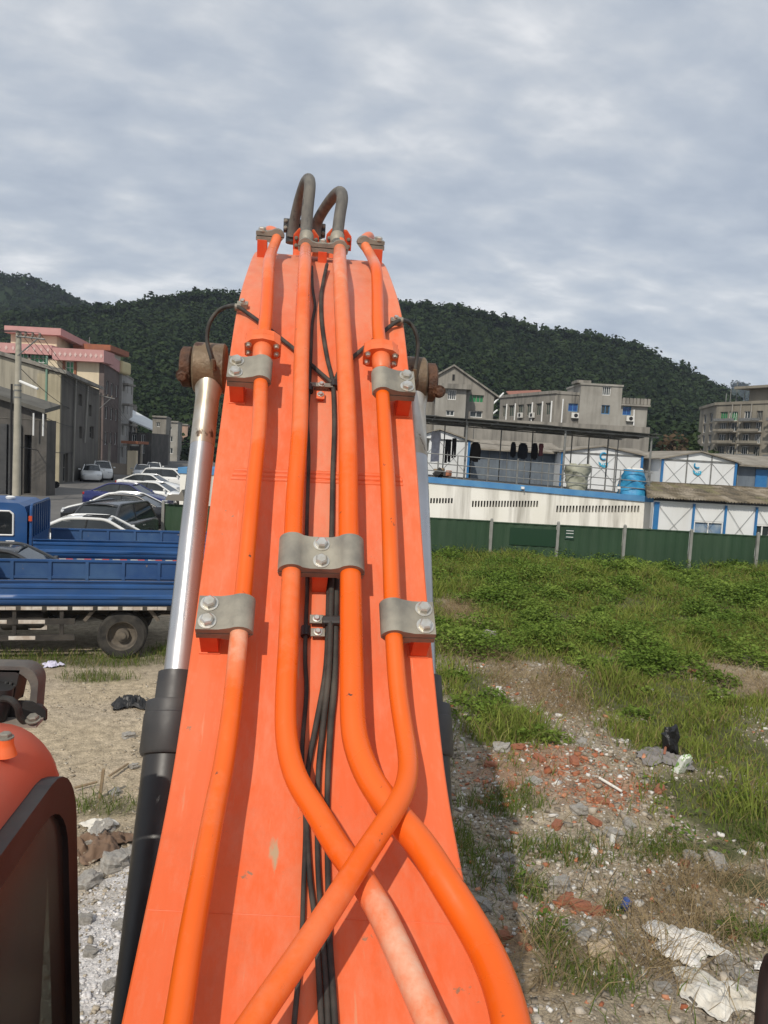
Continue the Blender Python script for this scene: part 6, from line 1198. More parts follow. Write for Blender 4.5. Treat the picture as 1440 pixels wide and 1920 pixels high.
block(yw2, [(a[0], cv[1]), (b[0], cv[1]), (b[0], cv[1]+.4), (a[0], cv[1]+.4)], 0, a[2], M('tan wall', (.28, .235, .19), (.22, .185, .15), scale=.6, rough=.9))
for px in (245, 253): q = Cp(px, 845, cv[1]); MB().box((q[0], cv[1], q[2]/2), (.5, .5, q[2])).build('gate_pillar', M_cream, yw2)
q, q2 = Cp(238, 829, cv[1]+1), Cp(268, 829, cv[1]+1); MB().span((q[0], cv[1]-.8, q[2]-.15), (q2[0], cv[1]+3, q[2]+.15)).build('gate_roof', M_brownf, yw2)
for px in (205, 240, 265): u = Cp(px, 850, cv[1]+.8)[0]; MB().tube([(u, cv[1]+.8, 0), (u, cv[1]+.8, q[2]-.16)], .15, 8).build('gate_post', M_conc1, yw2)
# street sign column (lit cream strip) and dark trunk pole
sg = thing('banner_column', 'narrow cream vertical sign board on the street corner', 'sign', (Cp(176, 890, 80)[0], 80, 0), 'C'); a, b = Cp(172, 770, 80), Cp(181, 838, 80)
bd = MB().span((a[0], 80, b[2]), (b[0], 80.2, a[2])).build('board', M('cream board', (.62, .50, .36), rough=.7), sg); MB().tube([((a[0]+b[0])/2, 80.1, 0), ((a[0]+b[0])/2, 80.1, b[2])], .08, 8).build('pole', M_greysteel, sg)
for k in range(5): MB().box(((a[0]+b[0])/2, 79.97, a[2]+(b[2]-a[2])*(k+.5)/5), ((b[0]-a[0])*.55, .03, (a[2]-b[2])*.10)).build('sign_mark', M('sign red', (.40, .12, .09), rough=.7), bd)

# --- utility poles and wires
M_pole = M('concrete pole', (.40, .37, .30), (.32, .30, .24), scale=2, rough=.9); M_wire = M('cable', (.02, .02, .02), rough=.7)
def upole(label, pxt, pyt, pxb, v, r0_, arm, mat, name='utility_pole', cat='pole'):
    t = Cp(pxt, pyt, v); root = thing(name, label, cat, (t[0], v, 0), 'C'); MB().tube([(t[0], v, 0), (t[0], v, t[2])], [r0_*1.35, r0_*.85], 12).build('pole', mat, root); ins = []
    if arm:
        a, b = Cp(*arm[0], v), Cp(*arm[1], v); MB().tube([(a[0], v-.15, a[2]), (b[0], v-.15, b[2])], .05, 6).build('crossarm', M_greysteel, root)
        for k in range(4): f_ = (k+.3)/4; p = a+(b-a)*f_; MB().lathe([(.05, 0), (.08, .08), (.05, .16), (.07, .22), (.03, .28)], (p[0], v-.15, p[2]+.05), (0, 0, 1), 10).build('insulator', M('porcelain', (.20, .16, .13), rough=.3), root); ins.append(np.array([p[0], v-.15, p[2]+.32]))
        MB().tube([(t[0], v-.12, Cp(35, 668, v)[2] if v < 60 else a[2]-1.5), ((a[0]+b[0]*3)/4, v-.15, b[2])], .04, 6).build('brace', M_greysteel, root)
    return root, ins
po, i1 = upole('round concrete utility pole with a braced crossarm before the warehouse', 35, 622, 25, 42, .17, ((33, 631), (86, 637)), M_pole)
q = Cp(42, 728, 41.7); lq = MB().box((q[0]+.35, 41.7, q[2]+.2), (1.1, .18, .14), np.array(Matrix.Rotation(-.35, 3, 'Y'))).build('street_lamp_head', M_whiteframe, po, bevel=.04)
MB().tube([Cp(20, 930, 42.3), Cp(22, 720, 42.3)], .06, 8).build('conduit', M_dark, po)
for py in (722, 732, 745): q = Cp(30, py, 42); MB().lathe([(.19, -.04), (.19, .04)], (Cp(35, 622, 42)[0], 42, q[2]), (0, 0, 1), 12).build('band', M_greysteel, po)
p2_, i2 = upole('dark street pole with white insulators by the compound wall', 188, 736, 183, 86, .16, ((186, 741), (216, 748)), M('dark pole', (.05, .045, .04), rough=.9))
p3_, i3 = upole('distant street pole near the far houses', 256, 800, 256, 120, .13, ((252, 806), (266, 809)), M_pole)
wires = thing('overhead_wires', 'overhead power wires strung between the street poles', 'wires', (i1[0][0], 42, 9), 'C')
def wire(A, B_, sag, r_=.012):
    P = []
    for t in np.linspace(0, 1, 16): p = A+(B_-A)*t; P.append((p[0], p[1], p[2]-sag*4*t*(1-t)))
    MB().tube(P, r_, 5).build('wire', M_wire, wires)
for a, b in zip(i1, i2): wire(a, b, 1.2, .016)
for a, b in zip(i2, i3): wire(a, b, .8, .016)
for k, a in enumerate(i1): wire(a, a+np.array([-14., -8, .3]), .5, .014)
wire(Cp(38, 655, 42), Cp(120, 690, 60), .4); wire(Cp(38, 690, 42), Cp(180, 775, 84), .9, .02); wire(Cp(38, 760, 42), Cp(184, 800, 84), .6, .02); wire(Cp(185, 820, 85), Cp(232, 838, 103), .4, .02); wire(Cp(40, 838, 42), Cp(185, 838, 85), .5, .025)
# ================================================================== VEHICLES
M_tyre = M('tyre rubber', (.018, .017, .016), (.05, .045, .038), scale=7, rough=.9, bump=.2, bscale=40); M_alloy = M('alloy rim', (.50, .50, .50), (.4, .4, .4), scale=4, rough=.35, metal=.7)
M_cglass = M('car glass', (.016, .019, .021), (.03, .035, .037), scale=1.5, rough=.08, spec=.6); M_hl = M('headlight', (.62, .64, .66), rough=.15); M_tl = M('tail light', (.35, .01, .012), rough=.2); M_trim = M('black trim', (.012, .012, .012), rough=.5)
def carpaint(name, c, rough=.22):
    m = M(name, c, tuple(x*.94 for x in c), scale=2, rough=rough, spec=.5); m.node_tree.nodes['Principled BSDF'].inputs['Coat Weight'].default_value = .5; m.node_tree.nodes['Principled BSDF'].inputs['Coat Roughness'].default_value = .06; return m
def wheel(parent, x, y, r_, wd, side, rim=M_alloy, spokes=5):
    o = np.array([x, y, r_]); t = MB().lathe([(r_*.62, -wd/2), (r_*.9, -wd/2), (r_, -wd*.32), (r_, wd*.32), (r_*.9, wd/2), (r_*.62, wd/2)], o, (0, 1, 0), 26, caps=False).build('wheel', M_tyre, parent)
    rm = MB().lathe([(r_*.64, wd*.42), (r_*.60, wd*.28), (r_*.5, wd*.2), (.001, wd*.2)] if spokes else [(r_*.66, wd*.40), (r_*.64, wd*.50), (r_*.60, wd*.48), (r_*.54, wd*.05), (r_*.42, -wd*.1), (r_*.30, -wd*.08), (r_*.27, wd*.25), (.001, wd*.28)], o, (0, side, 0), 24, caps=False).build('rim', M_trim if spokes else rim, t)
    for k in range(spokes):
        a = 2*math.pi*k/spokes; MB().box(o+np.array([math.cos(a)*r_*.33, side*wd*.33, math.sin(a)*r_*.33]), (r_*.58, wd*.16, r_*.16), np.array([(math.cos(a), 0, math.sin(a)), (0, 1, 0), (-math.sin(a), 0, math.cos(a))])).build('spoke', rim, t)
    MB().lathe([(r_*.16, wd*.22), (r_*.16, wd*.42), (.001, wd*.44)], o, (0, side, 0), 12).build('hub', rim, t)
    if spokes: MB().lathe([(r_*.66, wd*.40), (r_*.62, wd*.46), (r_*.58, wd*.40)], o, (0, side, 0), 24, caps=False).build('rim_lip', rim, t)
def make_car(label, cat, paint, kind='sedan', sunroof=False, rails=False, group='cars parked along the street'):
    """car in its own axes: x forward, y left, z up"""
    root = thing('parked_car', label, cat, (0, 0, 0), 'W', group); OFF[root.name] = np.zeros(3)
    if kind == 'sedan':
        X = [2.32, 2.25, 2.0, 1.55, 1.05, .5, -.4, -1.2, -1.75, -2.1, -2.3, -2.36]; Zb = [.55, .64, .74, .86, .93, .95, .96, .97, .98, .97, .90, .72]; Wd = [.55, .74, .83, .88, .90, .905, .905, .90, .88, .83, .74, .6]
        gb, gr, zr_c = (1.12, -1.82), (.28, -.95), 1.46
    else:
        X = [2.30, 2.24, 2.0, 1.55, 1.05, .5, -.4, -1.2, -1.8, -2.15, -2.28, -2.32]; Zb = [.62, .78, .92, 1.02, 1.07, 1.08, 1.08, 1.08, 1.08, 1.07, 1.0, .8]; Wd = [.58, .78, .87, .91, .93, .935, .935, .93, .92, .90, .84, .7]
        gb, gr, zr_c = (1.15, -2.2), (.45, -1.85), 1.72
    vs, fs = [], []; cs = None
    for x, zb_, w_ in zip(X, Zb, Wd):
        sec = [(w_*.86, .20), (w_*.98, .30), (w_, .52), (w_*.985, zb_-.10), (w_*.93, zb_-.02), (w_*.80, zb_+.012), (0, zb_+.035)]; sec = sec+[(-y, z) for y, z in sec[-2::-1]]; cs = len(sec)
        vs += [(x, y, z) for y, z in sec]
    for i in range(len(X)-1):
        for k in range(cs-1): fs.append((i*cs+k, i*cs+cs+k, i*cs+cs+k+1, i*cs+k+1))
        fs.append((i*cs+cs-1, i*cs+2*cs-1, i*cs+cs, i*cs))
    fs += [tuple(range(cs)), tuple((len(X)-1)*cs+k for k in range(cs))[::-1]]
    body = MB().add(vs, fs, True).build('body', paint, root, sharp=55)
    zb_ = Zb[5]; wb, wr_ = Wd[5]*.90, Wd[5]*.66
    ga, gbk = gb; ra_, rb_ = gr
    B4 = [(ga, wb*.93, Zb[4]-.01), (gbk, wb*.90, Zb[8]-.01), (gbk, -wb*.90, Zb[8]-.01), (ga, -wb*.93, Zb[4]-.01)]; zs = zr_c-.07
    T4 = [(ra_, wr_, zs), (rb_, wr_*.97, zs), (rb_, -wr_*.97, zs), (ra_, -wr_, zs)]
    B4, T4 = np.array(B4), np.array(T4)
    # roof shell, gently crowned
    n = 9; V = []; Fq = []
    for i in range(n):
        s_ = i/(n-1); x = ra_+.10+(rb_-.10-ra_-.10)*s_; cz_ = 1-(2*s_-1)**2
        for j in range(7):
            t = j/6*2-1; e_ = (abs(t)**3); V.append((x, wr_*1.03*t, zs-.035+(.105*(1-e_)+.0)*(.55+.45*cz_)-.02*e_))
    for i in range(n-1):
        for j in range(6): Fq.append((i*7+j, i*7+j+1, i*7+8+j, i*7+7+j))
    rf = MB().add(V, Fq, True).build('roof', paint, root); rf.modifiers.new('t', 'SOLIDIFY').thickness = .03
    def glass(q, nm):
        q = [np.array(p) for p in q]; c = sum(q)/4; g = MB().add([p+(c-p)*.03 for p in q], [(0, 1, 2, 3)]).build(nm, M_cglass, root); g.modifiers.new('t', 'SOLIDIFY').thickness = .012
    glass([B4[0], B4[3], T4[3], T4[0]], 'windscreen'); glass([B4[2], B4[1], T4[1], T4[2]], 'rear_window')
    for s_ in (0, 1):
        b0, b1, t0, t1 = (B4[0], B4[1], T4[0], T4[1]) if s_ == 0 else (B4[3], B4[2], T4[3], T4[2])
        m0b, m0t = b0+(b1-b0)*.50, t0+(t1-t0)*.46; f1 = [b0, m0b, m0t, t0]; f2 = [m0b, b1, t1, m0t]
        for q in (f1, f2): glass(q if s_ == 1 else [q[3], q[2], q[1], q[0]], 'side_window')
        MB().tube([m0b, m0t], .035, 6).build('door_pillar', M_trim, root)
        MB().tube(smooth_path([b0, t0+(b0-t0)*.04, t0+np.array([-.15, 0, .015]), (t0+t1)/2+np.array([0, 0, .03]), t1+np.array([.15, 0, .015]), t1+(b1-t1)*.05, b1], 26), .045, 8).build('pillar', paint, root)
        MB().tube([b0+np.array([0, 0, .0]), b1], .018, 6).build('belt_trim', M_alloy if not rails else M_trim, root)
        sy = 1 if s_ == 0 else -1; MB().box((ga-.25, sy*(Wd[4]+.10), zb_+.08), (.12, .20, .13)).build('mirror', paint, root, bevel=.035)
        for hx in (.1, -.85): MB().box((hx, sy*(Wd[5]*.99), zb_-.17), (.2, .035, .03)).build('door_handle', M_alloy, root, bevel=.008)
        MB().box((2.16, sy*.60, Zb[1]-.03), (.24, .34, .12), np.array(Matrix.Rotation(-sy*.35, 3, 'Z'))).build('headlight', M_hl, root, bevel=.03)
        MB().box((-2.24, sy*.66, .82 if kind == 'sedan' else .95), (.16, .26, .14), np.array(Matrix.Rotation(sy*.3, 3, 'Z'))).build('tail_light', M_tl, root, bevel=.03)
        for wx in (1.38, -1.36): wheel(root, wx, sy*(Wd[5]-.085), .33 if kind == 'sedan' else .36, .22, sy)
        for wx in (1.38, -1.36): MB().lathe([(.36, -.03), (.36, .004), (.40, .004), (.40, -.03)], (wx, sy*(Wd[5]-.002), .34), (0, sy, 0), 22, caps=False).build('wheel_arch', M_trim, root)
    if sunroof: MB().box(((ra_+rb_)/2+.25, 0, zs+.062), (.75, .75, .012)).build('sunroof', M_cglass, root, bevel=.004)
    if rails:
        for sy in (-1, 1): MB().tube([(ra_-.1, sy*wr_*.93, zs+.06), (rb_+.1, sy*wr_*.93, zs+.06)], .022, 6).build('roof_rail', M_alloy, root)
    return root
def park(o, p, head):                                          # p in the survey frame, head: 0 = pointing right
    o.location = C2W((p[0], p[1], .014)); o.rotation_euler = (0, 0, -YAW+head)
WHT = carpaint('white car paint', (.72, .72, .70)); BLK = carpaint('black car paint', (.010, .010, .012)); NVY = carpaint('navy car paint', (.006, .012, .10)); GRY = carpaint('charcoal car paint', (.035, .036, .038)); SLV = carpaint('silver car paint', (.36, .37, .38))
tr_h = math.atan2(Cg(328, 1094, 1.42)[1]-Cg(0, 1091, 1.42)[1], Cg(328, 1094, 1.42)[0]-Cg(0, 1091, 1.42)[0])
park(make_car('charcoal sedan with chrome window trim between the two blue trucks', 'car', GRY), Cg(8, 1020, 1.49), tr_h)
park(make_car('white sedan with a sunroof just behind the far blue truck', 'car', WHT, sunroof=True), Cg(188, 966, 1.49), tr_h-.02)
p = Cg(203, 938, 1.78); park(make_car('dark grey car facing us with a broad windscreen beside the black sedan', 'car', GRY, 'suv'), p, -R(96))
p = Cg(266, 993, 0); park(make_car('black sedan with bright alloy wheels cut off by the green hoarding', 'car', BLK), p+np.array([-1.36, .9, 0]), math.pi+.06)
park(make_car('white car directly behind the black sedan', 'car', WHT), Cg(222, 921, 1.49), math.pi+.05)
park(make_car('navy blue sedan between two white cars', 'car', NVY), Cg(243, 905, 1.49), -.05)
park(make_car('white sedan parked beyond the navy car', 'car', WHT), Cg(293, 902, 1.49), -.06)
park(make_car('white hatchback past the navy car with dark tyres showing', 'car', WHT), Cg(283, 888, 1.49), -.08)
park(make_car('white van-like car at the end of the parked row', 'car', WHT, 'suv'), Cg(322, 878, 1.75), -.1)
park(make_car('silver car facing us in the middle of the street', 'car', SLV), Cg(268, 870, 1.49), -R(75))
park(make_car('pale car behind the silver car in the street', 'car', WHT), Cg(289, 866, 1.49), -R(75))
park(make_car('white car parked against the compound wall', 'car', WHT, 'suv'), Cg(192, 864, 1.72), -R(68))
park(make_car('white car half hidden behind the dark street pole', 'car', WHT), Cg(172, 870, 1.49), -R(68))

# --- two blue flatbed trucks; own axes: x to the rear, y away from us, z up
M_tblue = M('blue truck paint', (.015, .066, .20), (.025, .09, .25), scale=1.1, rough=.38, spots=(.10, .13, .17), spot_scale=6, spot_at=.70, streak=(.05, .09, .17), streak_amt=.5, streak_scale=(1.2, 1.2, 3), bump=.12, bscale=3); M_tblue2 = M('worn blue truck bed', (.016, .062, .185), (.04, .10, .22), scale=1.6, rough=.55, spots=(.20, .15, .10), spot_scale=5, spot_at=.66)
M_chas = M('dirty black chassis', (.022, .020, .018), (.055, .048, .04), scale=4, rough=.85); M_tapew = M('white reflective tape', (.62, .58, .52), (.4, .33, .27), scale=8, rough=.5); M_taper = M('red reflective tape', (.55, .07, .02), rough=.5); M_bedfl = M('rusty dusty bed floor', (.17, .115, .075), (.27, .22, .17), scale=1.5, rough=.95); M_trim2 = M('dusty rim', (.15, .125, .095), (.08, .068, .055), scale=6, rough=.8)
def make_truck(label, dents=0, red=False):
    root = thing('flatbed_truck', label, 'truck', (0, 0, 0), 'W', 'blue flatbed trucks'); OFF[root.name] = np.zeros(3); Lb, Wb, zf, zt_ = 4.25, 2.25, 1.02, 1.42
    MB().span((0, .03, zf-.08), (Lb, Wb-.03, zf)).build('bed_floor', M_bedfl, root)
    n = 44; pr = [(-.015, zf-.04), (-.015, zf+.06), (-.04, zf+.085), (-.04, zf+.13), (-.012, zf+.155), (-.012, zf+.25), (-.035, zf+.27), (-.035, zf+.31), (-.012, zf+.33), (-.02, zt_-.03), (-.045, zt_-.02), (-.045, zt_), (.0, zt_)]
    vs, fs = [], []
    for i in range(n+1):
        x = Lb*i/n; k = 1.0+.0
        for (y, z) in pr: d = .012*math.sin(x*3.1+z*4+dents)*math.sin(x*1.3+dents) if zf+.1 < z < zt_-.05 else 0; vs.append((x, y+d, z))
    c = len(pr)
    for i in range(n):
        for k in range(c-1): fs.append((i*c+k, i*c+c+k, i*c+c+k+1, i*c+k+1))
    o = MB().add(vs, fs, True).build('side_panel', M_tblue, root, sharp=35); o.modifiers.new('t', 'SOLIDIFY').thickness = .012
    fp = MB().span((0, Wb-.03, zf-.04), (Lb, Wb, zt_)).build('side_panel', M_tblue2, root); MB().box((Lb/2, Wb-.03, zt_-.01), (Lb, .06, .045)).build('top_rail', M_tblue, fp)
    for k in range(7): MB().box((.05+(Lb-.1)*k/6, Wb-.045, zf+.19), (.06, .04, .37)).build('rib', M_tblue2, fp)
    MB().box((Lb/2, Wb-.04, zf+.06), (Lb, .03, .05)).build('rib', M_tblue2, fp)
    MB().span((Lb, .0, zf-.02), (Lb+.035, Wb, zt_-.01)).build('tailgate', M_tblue, root)
    hb = MB().span((-.09, .0, zf-.02), (-.03, Wb, zt_+.02)).build('headboard', M_tblue, root); zh = 2.22
    MB().span((-.08, .06, zt_+.02), (-.06, Wb-.06, zh-.05)).build('headboard_sheet', M('dark blue sheet', (.012, .045, .13), rough=.5), hb)
    for k in range(9): MB().box((-.055, .07+(Wb-.14)*k/8, (zt_+zh)/2), (.05, .07, zh-zt_)).build('headboard_rib', M_tblue, hb)
    MB().tube(smooth_path([(-.055, .03, zt_), (-.055, .03, zh-.08), (-.055, .1, zh), (-.055, Wb/2, zh), (-.055, Wb-.1, zh), (-.055, Wb-.03, zh-.08), (-.055, Wb-.03, zt_)], 40), .035, 8).build('headboard_hoop', M_tblue, hb)
    q = MB().box((-.06, -.02, 1.9), (.07, .06, .12)).build('marker_lamp', M_taper, hb)
    # cab
    prf = [(-.16, .62), (-.16, 2.0), (-.22, 2.16), (-.36, 2.24), (-1.2, 2.26), (-1.38, 2.18), (-1.72, 1.42), (-1.80, 1.3), (-1.84, .62)]
    cb = MB().prism([(x, z) for x, z in prf][::-1], .12, Wb-.12, (0, 0, 0), (1, 0, 0), (0, 0, 1), (0, 1, 0)).build('cab', M_tblue, root, bevel=.05)
    for y in (.112, Wb-.112):
        wq = [(-.46, 1.48), (-.46, 1.98), (-.54, 2.05), (-1.24, 2.05), (-1.5, 1.48)]; fr = MB().prism([(x, z) for x, z in wq][::-1], y-.012, y+.012, (0, 0, 0), (1, 0, 0), (0, 0, 1), (0, 1, 0)).build('side_window', M_cglass, cb)
        for (p1_, p2_) in zip(wq, wq[1:]+wq[:1]): MB().tube([(p1_[0], y-.006, p1_[1]), (p2_[0], y-.006, p2_[1])], .022, 6).build('window_seal', M_whiteframe if y < 1 else M_trim, fr)
        MB().box((-.52, y, 1.33), (.2, .05, .04)).build('door_handle', M_alloy, cb, bevel=.01)
        MB().box((-1.75, y-.1 if y < 1 else y+.1, 1.75), (.06, .18, .36)).build('mirror', M_trim, cb, bevel=.03)
    MB().sheet((-1.735, Wb-.25, 1.46), (-1.735, .25, 1.46), (-1.41, .3, 2.13), (-1.41, Wb-.3, 2.13)).build('windscreen', M_cglass, cb)
    MB().lathe([(.10, 0), (.12, .05), (.06, .08)], (-.75, Wb/2, 2.255), (0, 0, 1), 12).build('roof_vent', M_whiteframe, cb)
    # chassis, axle, wheels
    for y in (.72, Wb-.72): MB().span((-1.7, y-.04, .66), (Lb-.1, y+.04, .88)).build('chassis_rail', M_chas, root)
    for k in range(6): MB().span((.2+.75*k, .05, zf-.17), (.28+.75*k, Wb-.05, zf-.081)).build('cross_member', M_chas, root)
    ax = 3.02
    for y, s_ in ((.16, -1), (.40, -1), (Wb-.16, 1), (Wb-.40, 1)): wheel(root, ax, y, .42, .23, s_, M_trim2, 0)
    for y, s_ in ((.2, -1), (Wb-.2, 1)): wheel(root, -1.15, y, .42, .23, s_, M_trim2, 0)
    MB().tube([(ax, .4, .42), (ax, Wb-.4, .42)], .09, 8).build('axle', M_chas, root); MB().lathe([(.2, -.15), (.24, 0), (.2, .15)], (ax, Wb/2, .42), (0, 1, 0), 14).build('differential', M_chas, root)
    MB().tube(smooth_path([(ax-.75, .68, .74), (ax-.3, .68, .58), (ax, .68, .54), (ax+.3, .68, .58), (ax+.7, .68, .74)], 16), .05, 6).build('leaf_spring', M_chas, root)
    for dx, sg_ in ((-.52, 1), (.5, -1)): MB().box((ax+dx, .1, .83), (.36, .05, .06), np.array(Matrix.Rotation(sg_*.9, 3, 'Y'))).build('mudguard_stay', M_trim2, root)
    for z in (.42, .70): MB().span((.12, -.02, z-.05), (2.25, .03, z+.05)).build('side_guard', M_chas, root)
    for x in (.5, 1.25, 2.0): MB().span((x, .0, .37), (x+.06, .04, zf-.1)).build('guard_post', M_chas, root)
    for x, z in ((.3, .42), (1.2, .42), (.75, .70), (1.35, .70)): MB().span((x, -.026, z-.032), (x+.42, -.0202, z+.032)).build('guard_tape', M_tapew, root)
    MB().span((.1, -.035, zf-.12), (Lb, -.017, zf-.045)).build('sill_rail', M_chas if not red else M_tblue, root)
    for k in range(10):
        x = .16+.41*k; MB().span((x, -.042, zf-.112), (x+.17, -.0355, zf-.055)).build('side_tape', M_tapew, root)
        MB().span((x+.175, -.042, zf-.112), (x+.33, -.0355, zf-.055)).build('side_tape', M_taper if red else M_tapew, root)
    MB().lathe([(.19, -.35), (.21, -.3), (.21, .3), (.19, .35)], (1.35, .42, .66), (1, 0, 0), 16).build('air_tank', M_chas, root); MB().span((.3, .35, .5), (.8, .65, .88)).build('battery_box', M_chas, root, bevel=.03)
    MB().box((1.6, .3, .55), (.3, .06, .12)).build('number_plate', M_tapew, root)
    for y in (.25, Wb-.25): MB().box((Lb+.045, y, .86), (.04, .3, .1)).build('tail_light', M_tl, root)
    return root
def set_truck(o, px_wheel, py_wheel, head):
    c = Cg(px_wheel, py_wheel, 0); d = np.array([math.cos(head), math.sin(head)]); n_ = np.array([-d[1], d[0]]); q = c[:2]-d*3.02-n_*.10; o.location = C2W((q[0], q[1], 0.0)); o.rotation_euler = (0, 0, -YAW+head)
set_truck(make_truck('dented blue flatbed truck standing in the grass with its rear wheel showing', 0), 228, 1235, tr_h)
o = make_truck('blue flatbed truck with cab and ribbed headboard behind the charcoal sedan', 1.7, True)
n0 = Cg(62, 1010, 1.42); o.location = C2W((n0[0], n0[1], 0)); o.rotation_euler = (0, 0, -YAW+tr_h+.005)
# small scooter by the warehouse
s_o = Cg(88, 915); sco = thing('parked_scooter', 'dark parked scooter before the warehouse wall', 'scooter', (0, 0, 0), 'W'); OFF[sco.name] = np.zeros(3)
for wx in (-.6, .6): wheel(sco, wx, 0, .25, .1, -1, M_trim, 0)
MB().prism([(-.75, .45), (-.2, .3), (.3, .3), (.5, .9), (.42, .95), (.2, .5), (-.1, .7), (-.8, .75)], -.14, .14, (0, 0, 0), (1, 0, 0), (0, 0, 1), (0, 1, 0)).build('body', M_trim, sco, bevel=.03); MB().tube([(.45, -.3, 1.0), (.45, .3, 1.0)], .02, 6).build('handlebar', M_trim, sco)
MB().box((-.35, 0, .79), (.6, .26, .09)).build('seat', M_black, sco, bevel=.03); sco.location = C2W((s_o[0], s_o[1], .014)); sco.rotation_euler = (0, 0, .4)
# ================================================================== HILLS
M_soilhill = M('hill undergrowth', (.020, .032, .016), (.035, .048, .022), scale=.05, rough=1.0, spec=0)
M_wood_leaf = leafmat('hill foliage', .15)
def make_hill(name, ridge, vr, vbase, label, ntree, crown, colA, colB, seed, back=1.25, zbase=-3.0):
    """a ridge measured against the sky, falling to the plain in front; covered with a wood"""
    r_ = np.random.default_rng(seed); ridge = np.array(ridge, float); pxs = np.linspace(ridge[0, 0], ridge[-1, 0], 160); pys = np.interp(pxs, ridge[:, 0], ridge[:, 1])
    TOP = np.array([Cp(a, b, vr) for a, b in zip(pxs, pys)]); TOP[:, 2] -= crown*1.15
    nt_ = 26; V = []; ts = np.linspace(0, 1, nt_)
    for p in TOP:
        for t in ts:
            if t <= .8: s_ = t/.8; v = vbase+(vr-vbase)*s_; z = zbase+(p[2]-zbase)*(s_**1.15*(1-.25*(1-s_)))
            else: s_ = (t-.8)/.2; v = vr*(1+(back-1)*s_); z = p[2]*(1-.6*s_*s_)
            k = v/vr; n_ = (vnoise(np.array([p[0]*.02+seed]), np.array([v*.02]))[0]-.5)*crown*3.0*min(1, (1-abs(2*min(1, t/.8)-1))*2) if t < .8 else 0
            V.append(C2W((p[0]*(.35+.65*k) if vbase < vr*.6 else p[0], v, z+n_)))
    V = np.array(V); idx = np.arange(len(V)).reshape(len(TOP), nt_); Fq = np.stack([idx[:-1, :-1], idx[1:, :-1], idx[1:, 1:], idx[:-1, 1:]], -1).reshape(-1, 4)
    struct(np_mesh(name, V, Fq, M_soilhill, smooth=True))
    # trees: crowns built of leaf clumps, spread over the slope facing us
    G = V.reshape(len(TOP), nt_, 3); i = r_.integers(0, len(TOP)-1, ntree); jf = r_.random(ntree)**.85*(nt_*.84-1); j = jf.astype(int).clip(0, nt_-2); fi = r_.random(ntree)[:, None]; fj = (jf-j)[:, None]
    C_ = (G[i, j]*(1-fi)+G[i+1, j]*fi)*(1-fj)+(G[i, j+1]*(1-fi)+G[i+1, j+1]*fi)*fj
    # a full line of crowns along the ridge so its outline is ragged
    jr = int(round(.8*(nt_-1))); k = ntree//7; i2 = r_.integers(0, len(TOP)-1, k); f2 = r_.random(k)[:, None]; C_ = np.vstack([C_, G[i2, jr]*(1-f2)+G[i2+1, jr]*f2+np.stack([np.zeros(k), r_.uniform(-6, 6, k), np.zeros(k)], 1)])
    n = len(C_); S = crown*np.exp(r_.normal(-.03, .22, n)); hgt = r_.uniform(.8, 1.5, n); nl = 30
    d = r_.standard_normal((n, nl, 3)); d /= np.linalg.norm(d, axis=2)[..., None]; d *= r_.uniform(.55, 1.0, (n, nl, 1)); d[..., 2] = np.abs(d[..., 2])*1.0-.15
    P = C_[:, None]+d*S[:, None, None]*np.stack([np.full(n, .62), np.full(n, .62), .75*hgt], 1)[:, None]+np.array([0, 0, .35])*S[:, None, None]
    a = r_.standard_normal((n, nl, 3)); a /= np.linalg.norm(a, axis=2)[..., None]; nn = d/np.linalg.norm(d, axis=2)[..., None]+.55*a; u = np.cross(nn, np.array([.3, .2, 1.0])); u /= np.linalg.norm(u, axis=2)[..., None]+1e-9; w_ = np.cross(u, nn); w_ /= np.linalg.norm(w_, axis=2)[..., None]+1e-9
    sz = (S[:, None]*r_.uniform(.11, .22, (n, nl)))[..., None]
    Q = np.stack([P-u*sz, P-w_*sz*.8, P+u*sz, P+w_*sz*.8], 2).reshape(-1, 3); tone = r_.random((n, 1))*r_.uniform(.7, 1.1, (n, 1)); col = np.array(colA)+(np.array(colB)-np.array(colA))*tone
    col = np.repeat(col[:, None], nl, 1)*r_.uniform(.8, 1.2, (n, nl, 1)); col = np.repeat(col.reshape(-1, 3), 4, 0)
    stuff(np_mesh(name+'_wood', Q, np.arange(len(Q)).reshape(-1, 4), M_wood_leaf, col), label, 'wood')
make_hill('hill', [(-160,600),(60,585),(165,572),(232,572),(300,556),(370,547),(440,549),(520,545),(620,548),(700,556),(745,565),(830,570),(900,582),(960,600),(1005,618),(1060,618),(1130,630),(1190,646),(1232,664),(1270,690),(1310,705),(1345,724),(1390,760),(1440,800),(1600,830)], 330, 150, 'dense dark green wood covering the hillside behind the town', 12500, 3.3, (.018, .031, .015), (.040, .060, .025), 3)
make_hill('hill_shoulder', [(-500,520),(-200,500),(0,511),(60,519),(120,545),(170,573),(260,640),(330,700)], 520, 260, 'dark wood on the higher shoulder of the hill above the street', 3600, 4.8, (.016, .028, .014), (.032, .050, .022), 5)
make_hill('far_peak', [(1290,790),(1345,742),(1368,722),(1384,713),(1400,718),(1425,738),(1500,770),(1600,800)], 1150, 800, 'wooded far blue peak beside the apartment block', 900, 8, (.02, .03, .02), (.03, .045, .025), 9)
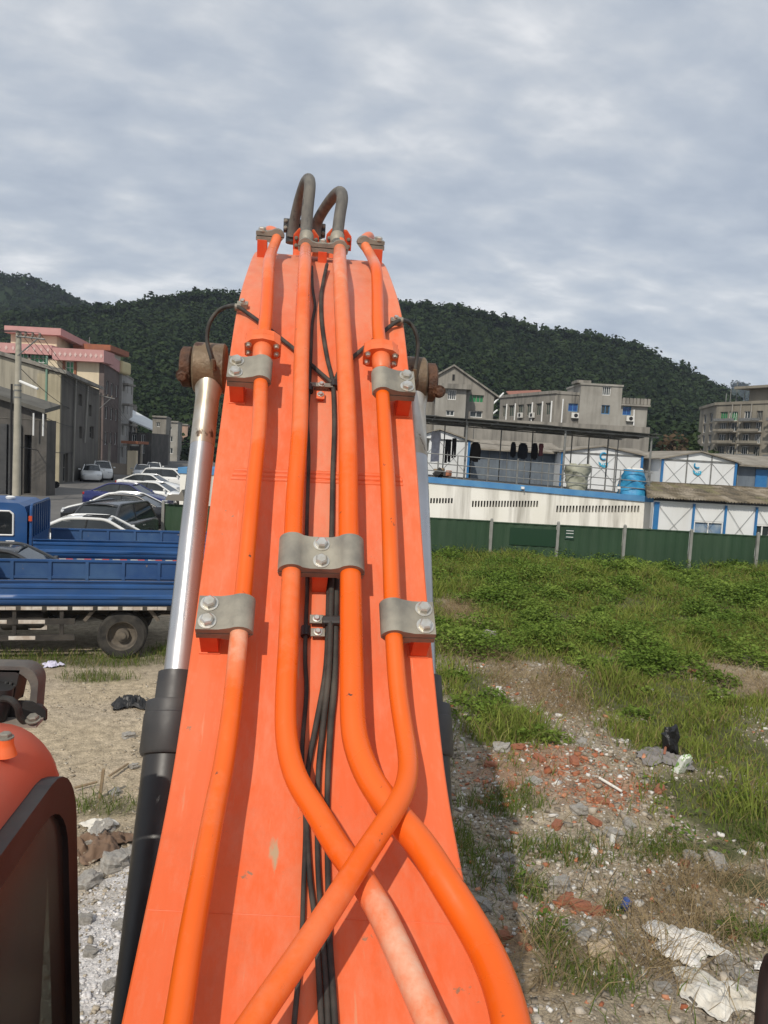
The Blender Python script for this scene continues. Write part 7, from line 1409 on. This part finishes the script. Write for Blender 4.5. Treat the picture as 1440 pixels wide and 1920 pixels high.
# scrub bank below the wood, right of the factory
def bush(label, px, py, v, w_, h_, seed, colA=(.03, .05, .02), colB=(.06, .085, .03), n=900):
    r_ = np.random.default_rng(seed); c = Cp(px, py, v); base = C2W((c[0], v, 0)); d = r_.standard_normal((n, 3)); d /= np.linalg.norm(d, axis=1)[:, None]; d *= r_.uniform(.35, 1, (n, 1))**.5; d[:, 2] = np.abs(d[:, 2])
    P = d*np.array([w_/2, w_/2.4, h_])*(1+.25*np.sin(d[:, :1]*7+seed)); a = r_.standard_normal((n, 3)); a /= np.linalg.norm(a, axis=1)[:, None]; u = np.cross(a, d+1e-3); u /= np.linalg.norm(u, axis=1)[:, None]; w2 = np.cross(u, a); s_ = r_.uniform(.16, .34, (n, 1))*max(w_, h_)/6
    Q = np.stack([P-u*s_, P-w2*s_*.7, P+u*s_, P+w2*s_*.7], 1).reshape(-1, 3); col = np.repeat(hue(n, colA, colB), 4, 0)
    root = thing('bush', label, 'bush', (c[0], v, 0), 'C', 'bushes below the wood'); o = np_mesh('crown', Q, np.arange(n*4).reshape(-1, 4), M_wood_leaf, col); o.parent = root
    MB().tube([(0, 0, 0), (.1, .1, h_*.7)], [.12, .04], 6).build('stem', M_wood, root, off=(0, 0, 0))
for i, (px, v, w_, h_, lb) in enumerate(((1235, 88, 7, 6.5, 'brown green bush right beside the factory block'), (1262, 92, 8, 7.0, 'reddish brown bush on the bank beyond the factory'), (1290, 94, 8, 6.5, 'low dark bush between the bank and the apartment block'), (1308, 97, 6, 8, 'tall dark bush beside the apartment block wall'))):
    bush(lb, px, 830, v, w_, h_, 50+i, (.06, .045, .03) if i < 2 else (.025, .04, .018), (.10, .07, .045) if i < 2 else (.05, .07, .03))

# ------------------------------------------------------------------ the slightly hazy air
hz = MB().span((-900, -40, -8), (1200, 1480, 185)).build('haze', bpy.data.materials.new('haze air')); hz['kind'] = 'stuff'
hm = hz.data.materials[0]; hm.use_nodes = True; hm.node_tree.nodes.clear(); ho = hm.node_tree.nodes.new('ShaderNodeOutputMaterial'); hv = hm.node_tree.nodes.new('ShaderNodeVolumePrincipled')
hv.inputs['Color'].default_value = (.72, .82, 1.0, 1); hv.inputs['Density'].default_value = .00019; hv.inputs['Anisotropy'].default_value = 0.0; hm.node_tree.links.new(hv.outputs[0], ho.inputs['Volume'])
